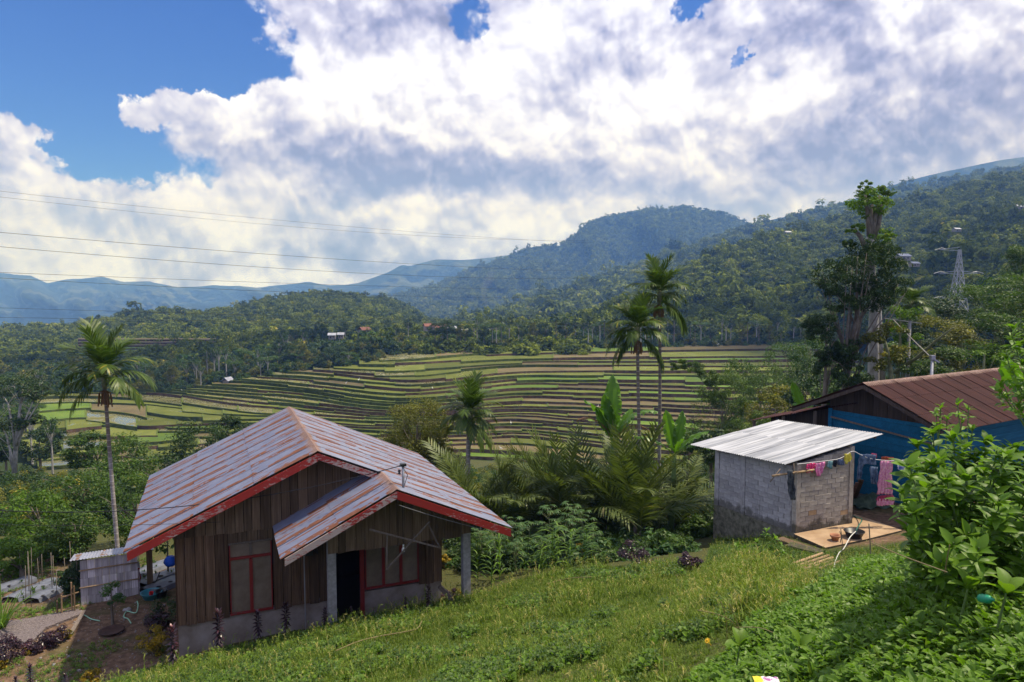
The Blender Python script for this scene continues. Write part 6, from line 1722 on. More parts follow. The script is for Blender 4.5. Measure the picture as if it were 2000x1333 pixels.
# strip along the head of the terraces and behind it
rng = np.random.RandomState(77); n = 1500
px = rng.uniform(-100, 1640, n); TT = terr_Y(px, False)
kk = np.where(px < 800, np.interp(px, [-100, 60, 330, 430, 560, 780], [9.5, 9.5, 12, 16, 20, 25]), 25)
Yk = np.array([np.interp(k_, range(NK), TT[i]) for i, k_ in enumerate(kk)]); zk = np.interp(kk, range(NK), TZ)
d_ = rng.rand(n) ** 1.2 * 60; P = np.stack([(px - 1000) / FOC * (Yk + d_ + 1), Yk + d_ + 1, zk + d_ * .012 + rng.uniform(-.2, .6, n) + .2], 1); r = np.exp(rng.normal(size=n) * .3) * (1.2 + d_ * .03)
scatter('wood_undergrowth', P, np.stack([np.zeros(n), np.zeros(n), rng.rand(n) * 6.28], 1), np.stack([r, r, r * 1.1], 1), rng.randint(0, 4, n), src_bushes(['leaf_dark', 'leaf_mid', 'leaf_dark', 'leaf_olive'], 4, .26, 50, 12, seed=580), 'scrub and low trees round the head of the terraces')

# second, smaller flight of terraces beyond the wood (stepped sheet)
V = []; F = []; mi = []; base = 0; rt = np.random.RandomState(8)
pxf = np.arange(150, 620, 8.0); FN = 15
Yf = [255 + 9 * k + 5 * fbm(pxf / 60 + k * .3, np.full(len(pxf), k * .4), 3) for k in range(FN)]
for k in range(FN):
    z = row_to_y(400, 742 - 5.6 * k, 1.0); z = (255 + 9 * k) / z
    f = Yf[k]; bk = Yf[k + 1] if k < FN - 1 else f + 12; zp = z - 1.0
    for yy, zz in ((f, zp - .6), (f, z), (bk, z)): V.append(np.stack([(pxf - 1000) / FOC * yy, yy, np.full(len(pxf), zz)], 1))
    F.append(grid_faces(3, len(pxf)) + base); base += 3 * len(pxf); mi += [1] * (len(pxf) - 1) + [0 if rt.rand() < .6 else 2] * (len(pxf) - 1)
me = mesh_from('far_terraces', np.concatenate(V), np.concatenate(F), [PM['bright'], M['riser_earth'], PM['mud']], mi=mi)
tag(link('far_terraces', me), kind='structure', label='second flight of small terraces beyond the wood at the left')

# ================================================================== meadow grass and creeping cover (stuff)
GRASS = [(120, 1460), (200, 1345), (345, 1296), (480, 1268), (600, 1242), (660, 1224), (780, 1202), (880, 1182), (960, 1160), (1050, 1130), (1150, 1112), (1300, 1104), (1400, 1098), (1470, 1102), (1530, 1128), (1600, 1138), (1580, 1175), (1480, 1235), (1390, 1320), (1330, 1500), (700, 1700)]
COVER = [(1300, 1560), (1360, 1345), (1430, 1290), (1480, 1225), (1590, 1160), (1680, 1122), (1800, 1090), (2000, 1080), (2500, 1000), (2600, 1700)]
def sample_ground(n, seed, poly, ymin, ymax, pmin, pmax, thin=1.0):
    """uniform over the ground area, more thinly far away"""
    rng = np.random.RandomState(seed); Y = np.sqrt(ymin ** 2 + (ymax ** 2 - ymin ** 2) * rng.rand(n)); px = rng.uniform(pmin, pmax, n)
    x = (px - 1000) / FOC * Y; z = ground_z(x, Y); P = np.stack([x, Y, z], 1); qx, qy = proj(P); k = in_poly(qx, qy, poly)
    return P[k], rng
def tuft(seed, n, h, w, spread, seedheads=0, mat=None, clover=0):
    rng = np.random.RandomState(seed); b = LB()
    for i in range(n):
        a = rng.uniform(0, 6.28); r = rng.uniform(0, spread); el = rng.uniform(.5, 1.5)
        V, F = blade_strip(rng, (r * math.cos(a), r * math.sin(a), -.01), (math.cos(a) * math.cos(el), math.sin(a) * math.cos(el), math.sin(el)), h * rng.uniform(.5, 1.2), w * rng.uniform(.7, 1.3), rng.uniform(.3, 1.4), nseg=3)
        b.add(V, F, float(np.clip(rng.normal(.45, .22), 0, .95)))
    for i in range(seedheads):
        a = rng.uniform(0, 6.28); d = np.array([math.cos(a) * .25, math.sin(a) * .25, 1.0]); L = h * rng.uniform(1.5, 2.3)
        V, F = blade_strip(rng, (0, 0, 0), d, L, .004, .25, nseg=3); b.add(V, F, .97)
        tip = np.array(V[-1]); 
        for k in range(5):
            q_ = tip * (1 - .06 * k); V, F = blade_strip(rng, q_, rng.normal(size=3) * .6 + [0, 0, .8], .035, .008, .3, nseg=2); b.add(V, F, 1.0)
    return b.mesh('tuft', mat or M['grass'])
GS = [tuft(i, 18, h, .010, .07, sh) for i, (h, sh) in enumerate([(.07, 0), (.09, 0), (.11, 0), (.08, 1), (.13, 1), (.06, 0)])]
P, rng = sample_ground(190000, 4, GRASS, 6.5, 19.5, -60, 1660)
pn = fbm(P[:, 0] * .8, P[:, 1] * .8, 3); keep = rng.rand(len(P)) < np.clip(.95 + pn * 1.6, .35, 1)
P = P[keep]; pn = pn[keep]; n = len(P); print('grass', n)
pn2 = fbm(P[:, 0] * 2.6, P[:, 1] * 2.6, 3); sc_ = (1.0 + 1.6 * np.clip(pn, -.25, .4)) * (1 + 1.7 * np.clip(pn2, -.2, .4)) * rng.uniform(.7, 1.35, n)
pick = rng.randint(0, 6, n)
tall = fbm(P[:, 0] * .5 + 9, P[:, 1] * .5, 3) > .10; right = P[:, 0] > 3.0
pick = np.where(rng.rand(n) < np.where(right, .40, .12), rng.choice([3, 4], n), rng.choice([0, 1, 2, 5], n)); sc_ = np.where(right, sc_ * 1.1, sc_)
scatter('meadow_grass', P, np.stack([rng.normal(size=n) * .15, rng.normal(size=n) * .15, rng.rand(n) * 6.28], 1), sc_, pick, [source_object('tuft', m) for m in GS], 'rough sunlit meadow grass sloping down to the houses')
# weeds with round leaves in the meadow and round the yard
def rosette(seed, n, L, asp, el0, mat, stem=0.0):
    rng = np.random.RandomState(seed); b = LB()
    for i in range(n):
        a = i * 2.4 + rng.uniform(-.3, .3); el = el0 + rng.uniform(-.3, .4); zz = stem * (i / n) + .01
        d = np.array([math.cos(a) * math.cos(el), math.sin(a) * math.cos(el), math.sin(el)]); l = L * rng.uniform(.7, 1.15)
        s = np.array([-math.sin(a), math.cos(a), 0]); n_ = np.cross(d, s); p0 = np.array([0, 0, zz]) + d * .015
        w = l / asp; f = .22 * w
        pts = [p0, p0 + d * l * .35 - s * w * .5 - n_ * -f, p0 + d * l * .35, p0 + d * l * .35 + s * w * .5 + n_ * f, p0 + d * l * .75 - s * w * .33 + [0, 0, -.12 * l] + n_ * f * .6, p0 + d * l * .75 + [0, 0, -.12 * l], p0 + d * l * .75 + s * w * .33 + [0, 0, -.12 * l] + n_ * f * .6, p0 + d * l + [0, 0, -.28 * l]]
        b.add(pts, [(0, 2, 1, 1), (0, 3, 2, 2), (1, 2, 5, 4), (2, 3, 6, 5), (4, 5, 7, 7), (5, 6, 7, 7)], float(np.clip(rng.normal(.5, .22), 0, 1)))
    if stem: V, F = blade_strip(rng, (0, 0, -.03), (0, 0, 1), stem + .03, .008, 0, side=(1, 0, 0), nseg=2); b.add(V, F, .3)
    return b.mesh('sprig', mat)
W = [rosette(20 + i, 7, .055, 1.3, .5, M['leaf_bright'], .05) for i in range(3)] + [rosette(30 + i, 9, .05, 2.2, .6, M['leaf_mid'], .10) for i in range(2)]
P, rng = sample_ground(34000, 5, GRASS, 6.5, 19, -60, 1660)
pn = fbm(P[:, 0] * 1.1 + 50, P[:, 1] * 1.1, 3); leftw = np.clip((1.0 - P[:, 0]) / 6, 0, 1)
P = P[(pn + leftw * .22) > .13]; n = len(P)
scatter('meadow_weeds', P, np.stack([rng.normal(size=n) * .2, rng.normal(size=n) * .2, rng.rand(n) * 6.28], 1), rng.uniform(.8, 2.0, n), rng.randint(0, 5, n), [source_object('weed', m) for m in W], 'small round-leaved weeds among the meadow grass')
# sparse weeds on bare yard
YARD = [(-200, 1500), (-200, 1130), (300, 1090), (345, 1290), (200, 1345), (120, 1500)]
P, rng = sample_ground(15000, 6, YARD, 13, 24, -300, 400)
pn = fbm(P[:, 0] * .9, P[:, 1] * .9, 4); P = P[pn > .07]; n = len(P)
scatter('yard_weeds', P, np.stack([rng.normal(size=n) * .2, rng.normal(size=n) * .2, rng.rand(n) * 6.28], 1), rng.uniform(.5, 1.1, n), rng.randint(0, 4, n), [source_object('w', m) for m in (GS[0], GS[5], W[3], W[0])], 'patchy low weeds on the bare yard')
# rough growth round the hut yard edge, between meadow and slab
EDGE = [(1380, 1100), (1400, 1030), (1550, 1045), (1610, 1072), (1700, 1045), (1770, 1030), (1900, 1040), (1760, 1110), (1600, 1180)]
P, rng = sample_ground(26000, 7, EDGE, 11, 23, 1350, 1950); n = len(P)
k = ~((P[:, 0] > 7.9) & (P[:, 1] > 18.6) & (P[:, 0] < 11.5)); P = P[k]; n = len(P)
scatter('bank_growth', P, np.stack([rng.normal(size=n) * .2, rng.normal(size=n) * .2, rng.rand(n) * 6.28], 1), rng.uniform(.5, 1.1, n), rng.randint(0, 5, n), [source_object('w', m) for m in (GS[1], GS[4], W[3], W[4], W[1])], 'low weeds and grass on the bank below the concrete slab')
# creeping daisy cover, bottom right
S = [rosette(40 + i, 9, .085, 2.3, .55, M['leaf_glossy'], .10) for i in range(4)] + [rosette(50 + i, 7, .075, 2.0, .35, M['leaf_bright'], .06) for i in range(2)]
P, rng = sample_ground(60000, 8, COVER, 3.2, 13.0, 1250, 2600)
pn = fbm(P[:, 0] * 1.2, P[:, 1] * 1.2, 3); n = len(P); P[:, 2] += np.clip(.05 + pn * .35, 0, .25); print('cover', n)
scatter('creeping_daisy_cover', P, np.stack([rng.normal(size=n) * .28, rng.normal(size=n) * .28, rng.rand(n) * 6.28], 1), rng.uniform(.75, 1.3, n), rng.randint(0, 6, n), [source_object('sprig', m) for m in S], 'thick creeping daisy cover with glossy green leaves')
k = rng.choice(n, 900, replace=False)
k = k[:900]
scatter('creeping_grass', P[k], np.stack([rng.normal(size=len(k)) * .2, rng.normal(size=len(k)) * .2, rng.rand(len(k)) * 6.28], 1), rng.uniform(1.2, 2.4, len(k)), rng.randint(0, 2, len(k)), [source_object('sprig', GS[2]), source_object('sprig', GS[1])], 'grass blades standing in the creeping cover')
# yellow daisies
fm = simple_mat('yellow_petal', (0.62, 0.36, 0.01), (0.75, 0.48, 0.02), 20, 0.6, rand=0.05, bstr=0)
fb = MB()
for i in range(9):
    a = i * 2 * math.pi / 9; c_a, s_a = math.cos(a), math.sin(a); fb.add([(0, 0, .002), (.014 * c_a - .006 * s_a, .014 * s_a + .006 * c_a, .005), (.024 * c_a, .024 * s_a, .003), (.014 * c_a + .006 * s_a, .014 * s_a - .006 * c_a, .005)], [(0, 3, 2, 1)])
fb.lathe([(.002, .010), (.007, .007), (.008, .001)], n=8); fb.tube([(0, 0, 0), (.005, 0, -.06), (0, .01, -.12)], .0025, 4)
FMESH = fb.mesh('daisy', fm)
for i, (px, py, where) in enumerate([(1640, 1184, 'nearest to the bamboo poles'), (1681, 1206, 'below the tuft of dry grass'), (1590, 1213, 'at the left edge of the cover'), (1604, 1208, 'beside another at the left edge of the cover'), (1562, 1220, 'highest of three at the left edge'), (1444, 1273, 'at the bottom left of the cover'), (1640, 1270, 'beside the broad pale leaf'),
                         (1800, 1132, 'close under the big shrub'), (1803, 1192, 'in the middle of the cover'), (1930, 1298, 'at the bottom right'), (1903, 1312, 'at the bottom edge'), (1382, 1252, 'on the lone stalk at the left'), (1665, 1198, 'half hidden between leaves'), (1543, 1236, 'just below the leaning stalk')]):
    p = on_ground(px, py + 6); q_ = at_y(px, py, p.y - .16)
    o = link('daisy', FMESH, loc=q_, rot=(R(35), R(-8 + i * 3), i), scale=1.35 + .15 * (i % 3)); tag(o, 'small yellow daisy ' + where, 'flower', 'yellow daisies in the creeping cover')

# ================================================================== the big glossy shrub (right)
def leaf3d(seed, L=.15, asp=2.5, curl=.5):
    rng = np.random.RandomState(seed); V = []; F = []; m = 6; P = np.array([0., 0, 0]); a = .15
    for i in range(m + 1):
        t = i / m; w = L / asp * .5 * (math.sin(math.pi * min(1, t ** .8)) ** .8 if 0 < i < m else .02)
        up = .30 * w
        V += [P + [0, -w, up], P, P + [0, w, up]]
        ang = a - curl * t; P = P + np.array([math.cos(ang), 0, math.sin(ang)]) * L / m
    for i in range(m):
        for e in range(2): b0 = i * 3 + e; F.append((b0, b0 + 1, b0 + 4, b0 + 3))
    T = np.full(len(V), [.25, .5, .75, .4, .6, .85][seed % 6])
    return mesh_from('leaf', np.array(V), np.array(F), [M['leaf_glossy']], tint=T, smooth=True)
LF = [leaf3d(i, .16, a, c) for i, (a, c) in enumerate([(2.4, .5), (2.6, .9), (2.2, .3), (2.8, 1.2), (2.5, .7), (2.3, .1)])]
def shrub(name, label, base, tips, seed, L=1.0, nleaf=(8, 11), limit=300, cat='shrub', rows=2):
    rng = random.Random(seed); base = Vector(base); t = thing(name, label, cat, base); b = MB(); count = 0; rest = []
    tips = sorted(tips, key=lambda p: p.y)
    for tp in tips:
        v = tp - base; mid = v * .5 + Vector((rng.uniform(-.12, .12), rng.uniform(-.1, .1), -.08))
        b.tube([Vector((rng.uniform(-.06, .06), rng.uniform(-.06, .06), -.1)), mid, v], [.014, .009, .005], 5)
        ax = (v - mid).normalized() * .6 + Vector((0, 0, .7)); ax.normalize()
        q0 = ax.to_track_quat('Z', 'Y').to_matrix().to_4x4()
        for r_ in range(rows):
            n = rng.randint(*nleaf)
            for i in range(n):
                s = L * rng.uniform(.8, 1.15) * (1 - .12 * r_) if r_ else L * rng.uniform(.65, 1.0)
                az = i * 2.39996 + rng.uniform(-.3, .3); el = (rng.uniform(.35, .95) if r_ == 0 else rng.uniform(-.15, .5))
                Mx = Matrix.Translation(v - ax * (.02 + .09 * r_ + rng.uniform(0, .06))) @ q0 @ Matrix.Rotation(az, 4, 'Z') @ Matrix.Rotation(-el, 4, 'Y') @ Matrix.Rotation(rng.uniform(-.4, .4), 4, 'X') @ Matrix.Scale(s, 4)
                me = LF[rng.randrange(6)]
                if count < limit and r_ == 0 or count < limit and rng.random() < .6:
                    o = part('leaf', me, t); o.matrix_basis = Mx; count += 1
                else: rest.append((me, Mx))
    if rest:
        V = []; F = []; T = []; nn = 0
        for me, Mx in rest:
            co = np.empty(len(me.vertices) * 3, np.float32); me.vertices.foreach_get('co', co); co = co.reshape(-1, 3); A = np.array(Mx)
            V.append(co @ A[:3, :3].T + A[:3, 3]); f = np.array([p.vertices[:] for p in me.polygons]); F.append(f + nn); nn += len(co); T.append(np.full(len(co), rng.uniform(.05, .8)))
        o = part('foliage', mesh_from('foliage', np.concatenate(V), np.concatenate(F), [M['leaf_glossy']], tint=np.concatenate(T), smooth=True), t); o['kind'] = 'stuff'
    b.build('stem', M['stem_green'], t)
    return t
rs = random.Random(5); tips = []
OUT = [(1800, 838), (1840, 850), (1905, 858), (1960, 868), (1998, 880), (1770, 862), (1752, 905), (1800, 900), (1850, 900), (1900, 915), (1950, 925), (1990, 930), (1738, 950), (1785, 950), (1830, 955), (1880, 965), (1930, 975), (1985, 975),
       (1765, 1000), (1815, 1005), (1865, 1015), (1915, 1020), (1965, 1030), (2010, 1010), (1790, 1050), (1840, 1060), (1890, 1070), (1940, 1075), (1990, 1080), (1815, 1095), (1865, 1110), (1915, 1115), (1970, 1120), (1752, 1030), (2030, 900), (2050, 960), (2040, 1060), (2080, 880), (2100, 1000), (1775, 925), (1858, 868), (1925, 880), (1870, 1040), (1950, 1000)]
for i, (px, py) in enumerate(OUT): tips.append(at_y(px + 22, py, 4.9 + 1.1 * rs.random() + (1130 - py) * .0022))
for i in range(110): tips.append(at_y(rs.uniform(1790, 2100), rs.uniform(880, 1125), 5.6 + 1.3 * rs.random()))
gs = ground_at(1905, 6.1)
shrub('glossy_shrub', 'big glossy bright green shrub filling the right side in front of the blue house', gs, tips, 6, 1.02, limit=300, rows=3)
shrub('young_shrub', 'tall thin shrub branch with small leaves standing before the brown-red roof', ground_at(1880, 7.6), [at_y(x_, y_, 7.4 + .3 * (i % 3)) for i, (x_, y_) in enumerate([(1838, 790), (1870, 785), (1892, 792), (1850, 812), (1880, 815), (1862, 838), (1900, 830), (1828, 805), (1885, 845)])], 8, .62, (5, 7))
shrub('edge_shrub', 'leafy branches hanging in at the right edge above the blue house', at_y(2060, 900, 7.0), [at_y(x_, y_, 6.6 + .4 * (i % 3)) for i, (x_, y_) in enumerate([(1975, 650), (1990, 668), (1965, 690), (1995, 700), (1975, 720), (1955, 745), (1985, 750), (2000, 735), (1965, 770), (1990, 785), (1950, 760), (2010, 640), (2020, 700), (2015, 760), (1980, 635), (1998, 770)])], 9, .72, (6, 9))
shrub('young_shrub', 'bright upright young shrub left of the concrete slab', ground_at(1490, 17.6), [at_y(x_, y_, 17.5) for x_, y_ in [(1498, 1035), (1515, 1050), (1478, 1058), (1440, 1062), (1455, 1070), (1505, 1070), (1530, 1078), (1525, 1062), (1490, 1080), (1465, 1085), (1545, 1088), (1430, 1078)]], 10, 1.0, (7, 10))
# broad pale weed leaves standing above the cover
def broad_leaf_mesh(L, W):
    V = []; F = []; m = 7; P = np.array([0., 0, 0])
    for i in range(m + 1):
        t = i / m; w = W * .5 * math.sin(math.pi * min(1, .06 + t ** .85 * .94)) ** .65 if i < m else .004
        V += [P + [0, -w, w * .25], P + [0, -w * .5, w * .04], P, P + [0, w * .5, w * .04], P + [0, w, w * .25]]; a = .9 - 1.1 * t; P = P + np.array([math.cos(a), 0, math.sin(a)]) * L / m
    for i in range(m):
        for e in range(4): b0 = i * 5 + e; F.append((b0, b0 + 1, b0 + 6, b0 + 5))
    return mesh_from('broad_leaf', np.array(V), np.array(F), [M['leaf_bright']], tint=np.full(len(V), .8), smooth=True)
BLM = broad_leaf_mesh(.20, .11)
for k, (px, py, Y, n, sc, lb) in enumerate([(1562, 1262, 5.9, 3, 1.0, 'broad pale green weed with a round ribbed leaf at the bottom left of the cover'), (1445, 1262, 6.3, 4, .9, 'broad-leaved weed with a yellowing leaf left of the cover'), (1890, 1150, 5.0, 5, .9, 'broad-leaved weed hiding a green plastic bottle under the shrub'), (1965, 1160, 4.7, 5, 1.0, 'broad-leaved weed at the right edge under the shrub'),
                                        (1800, 1135, 6.0, 4, .8, 'broad-leaved weed below the left side of the big shrub'), (1835, 1130, 5.6, 4, .9, 'broad-leaved weed directly under the big shrub')]):
    g = ground_at(px, Y); c = at_y(px, py, Y); c.z = max(c.z, g.z + .08); t = thing('broad_leaved_weed', lb, 'plant', g)
    b = MB(); b.tube([(0, 0, -.05), (c - g) * .6, c - g], [.012, .009, .006], 5); b.build('stem', M['stem_green'], t)
    for i in range(n): part('leaf', BLM, t, loc=c - g, rot=(rs.uniform(-.3, .3), rs.uniform(-.5, .4), i * 2.4 + k), scale=sc * rs.uniform(.8, 1.1))
gp = simple_mat('green_plastic', (0.01, 0.24, 0.12), (0.015, 0.28, 0.14), 5, .35, rand=0, bstr=0, spec=.5)
b = MB(); b.lathe([(.002, 0), (.045, .002), (.05, .03), (.05, .12), (.035, .15), (.016, .165), (.016, .19), (.002, .19)], n=16); o = b.build('plastic_bottle', gp, smooth=True, loc=at_y(1915, 1152, 4.75) - Vector((0, 0, .06)), rot=(1.2, .5, 0), scale=.6); tag(o, 'green plastic bottle lying under the broad leaves below the shrub', 'bottle')
# snack packet at the bottom edge
pk = MB(); 
m_, q_, b_ = new_mat('snack_packet'); oc = obj_co(q_); sx_ = q_.new('ShaderNodeSeparateXYZ', ins={0: oc}).outputs[0]; nz_ = q_.noise(oc, 30, 3, .6)
q_.l.new(q_.mix(q_.smooth(sx_, -.035, -.025), (.75, .55, .02), q_.mix(q_.smooth(nz_, .45, .6), (.78, .72, .76), (.32, .10, .30))), b_.inputs['Base Color']); b_.inputs['Roughness'].default_value = .3
nx, ny = 14, 8; xs_ = np.linspace(-.09, .09, nx); ys_ = np.linspace(-.06, .06, ny); V = []
for sg in (1, -1):
    for y_ in ys_:
        for x_ in xs_: V.append((x_, y_, sg * .018 * (1 - (x_ / .09) ** 4) * (1 - (y_ / .06) ** 2) + .004 * math.sin(x_ * 140 + y_ * 60)))
F = grid_faces(ny, nx); F = np.concatenate([F, F[:, ::-1] + nx * ny])
o = link('snack_packet', mesh_from('packet', np.array(V), F, [m_], smooth=True), loc=at_y(1500, 1338, 5.35), rot=(.5, .1, .1), scale=1.15); tag(o, 'crumpled yellow and pink snack packet lying in the leaves at the bottom edge', 'packet')

# ================================================================== cassava, maize and garden plants
def cassava(label, px, Y, py_top, seed, s=1.0):
    rng = random.Random(seed); g = ground_at(px, Y); top = at_y(px, py_top, Y) - g; t = thing('cassava_plant', label, 'plant', g, group='cassava plants behind the porch post')
    b = MB(); b.tube([(0, 0, -.1), top * .5 + Vector((rng.uniform(-.08, .08), 0, 0)), top], [.022, .017, .009], 6); st = b
    L = LB(); nr = np.random.RandomState(seed)
    for i in range(22):
        f = rng.uniform(.55, 1.0) if i > 7 else 1.0; p = top * f; az = i * 2.39996; el = rng.uniform(.1, .9) if i > 7 else rng.uniform(.4, 1.2)
        pl = rng.uniform(.2, .36) * s; d = Vector((math.cos(az) * math.cos(el), math.sin(az) * math.cos(el), math.sin(el))); e = p + d * pl; st.tube([p, e], [.005, .003], 4, cap=False)
        out = Vector((math.cos(az), math.sin(az), 0)); side = Vector((-math.sin(az), math.cos(az), 0)); tn = float(np.clip(.5 + nr.normal() * .22, 0, 1))
        for k in range(7):
            a2 = (k - 3) * .62; dd = out * math.cos(a2) + side * math.sin(a2); l = .17 * s * (1 - .09 * abs(k - 3)) * rng.uniform(.9, 1.1); w = l * .25
            pr = dd.cross(Vector((0, 0, 1))); 
            L.add([e, e + dd * l * .55 - pr * w * .5 + Vector((0, 0, -.03 * l)), e + dd * l + Vector((0, 0, -.35 * l)), e + dd * l * .55 + pr * w * .5 + Vector((0, 0, -.03 * l))], [(0, 1, 2, 3)], tn)
    st.build('stem', M['bark_green'], t)
    part('foliage', L.mesh('foliage', M['cassava_leaf']), t)
for i, (px, Y, py, s, lb) in enumerate([(1000, 21.8, 1028, 1.1, 'cassava plant just right of the porch roof tip'), (1035, 22.2, 1035, 1.1, 'cassava plant in the left of the row'), (1072, 22.3, 1008, 1.2, 'cassava plant second tallest, left of the centre'), (1100, 21.6, 1035, 1.1, 'lower cassava plant in front of the two tall ones'),
                                     (1118, 22.5, 1003, 1.25, 'tallest cassava plant with layered palmate leaves'), (1138, 22.0, 1018, 1.1, 'cassava plant at the right end of the row'), (965, 21.5, 1052, 1.0, 'small cassava plant beneath the porch roof tip'), (1060, 21.0, 1065, 1.0, 'short cassava plant at the front of the row'), (1010, 20.8, 1070, .95, 'short broad cassava plant at the front left'), (940, 22.0, 1045, 1.0, 'cassava plant right behind the porch post'), (1155, 21.5, 1050, 1.0, 'cassava plant beside the yellow-leaved bush')]):
    cassava(lb, px, Y, py, 20 + i, s)
MZ = []
for i in range(3):
    nr = np.random.RandomState(70 + i); L = LB()
    for k in range(11):
        a = (k % 2) * math.pi + nr.uniform(-.5, .5); z = .2 + k * .11
        V, F = blade_strip(nr, (0, 0, z), (math.cos(a) * .6, math.sin(a) * .6, 1.0), nr.uniform(.5, .75), .055, 1.9, nseg=5); L.add(V, F, float(nr.uniform(.2, .9)))
    V, F = blade_strip(nr, (0, 0, -.1), (0, 0, 1), 1.6, .03, 0, side=(1, 0, 0), nseg=3); L.add(V, F, .5); V, F = blade_strip(nr, (0, 0, -.1), (0, 0, 1), 1.6, .03, 0, side=(0, 1, 0), nseg=3); L.add(V, F, .5)
    MZ.append(L.mesh('maize', M['leaf_bright' if i else 'cassava_leaf']))
rm = random.Random(9)
for i in range(24):
    px = rm.uniform(905, 1170); Y = rm.uniform(19.6, 22.5); g = ground_at(px, Y); z_ = at_y(px, 1100, Y)
    o = link('maize_plant', MZ[i % 3], loc=g, rot=(rm.uniform(-.1, .1), rm.uniform(-.1, .1), rm.uniform(0, 6.28)), scale=rm.uniform(.65, 1.0)); tag(o, 'young strap-leaved maize plant ' + ['right behind the right porch post', 'beneath the porch roof tip', 'in front of the left cassava plants', 'in front of the middle cassava plants', 'in front of the tallest cassava plant', 'beside the yellow croton in the garden'][int((px - 905) / 44.2)] + (', front row' if Y < 20.6 else ', middle row' if Y < 21.6 else ', back row'), 'maize', 'maize plants behind the porch post')
# cordylines along the front of the house
COR = []
for i in range(4):
    nr = np.random.RandomState(80 + i); L = LB()
    for k in range(52):
        f = k / 52; a = k * 2.39996; el = -.5 + 1.7 * f; z = .22 + .50 * f; l = .16 * (1.0 - .25 * f)
        d = (math.cos(a) * math.cos(el), math.sin(a) * math.cos(el), math.sin(el)); V, F = blade_strip(nr, (0, 0, z), d, l, .052, .7, nseg=4); L.add(V, F, float(np.clip(.35 + nr.normal() * .2 + (.35 if f > .85 else 0), 0, 1)))
    COR.append(L.mesh('foliage', M['purple_leaf']))
def cordyline(label, px, pyb, pyt, Y, i):
    g = at_y(px, pyb, Y); h = at_y(px, pyt, Y).z - g.z; s = h / .82; g.z = min(g.z, gz(g.x, g.y) + .05)
    s = (at_y(px, pyt, Y).z - g.z) / .80
    t = thing('cordyline', label, 'plant', g, rotz=i * 1.3, group='dark purple cordylines by the plank house', scale=(min(s, 1.3) * .9, min(s, 1.3) * .9, s)); b = MB(); b.tube([(0, 0, -.1), (.01, 0, .3), (0, 0, .72)], [.014, .012, .007], 6); b.build('stem', M['bark'], t); part('foliage', COR[i % 4], t)
for i, (px, pb_, pt_, Y, lb) in enumerate([(428, 1268, 1187, 15.6, 'dark cordyline below the left side of the red window'), (504, 1250, 1190, 15.9, 'dark cordyline below the right side of the red window'), (559, 1248, 1175, 16.0, 'dark cordyline midway between the red window and the porch'), (635, 1235, 1185, 16.1, 'dark cordyline against the left porch post'),
                                        (686, 1215, 1184, 16.4, 'pale pinkish cordyline in front of the doorway'), (708, 1222, 1200, 16.3, 'low reddish cordyline at the foot of the door frame'), (792, 1200, 1165, 16.6, 'short cordyline under the triple window'), (837, 1195, 1140, 16.9, 'tall dark cordyline at the right corner of the porch wall'),
                                        (338, 1288, 1218, 15.3, 'tall dark cordyline at the left corner of the house'), (60, 1345, 1296, 14.2, 'dark cordyline at the bottom left of the yard'), (128, 1350, 1314, 13.9, 'reddish cordyline cut by the bottom edge'), (32, 1360, 1320, 13.8, 'dark cordyline in the bottom left corner')]):
    cordyline(lb, px, pb_, pt_, Y, i)
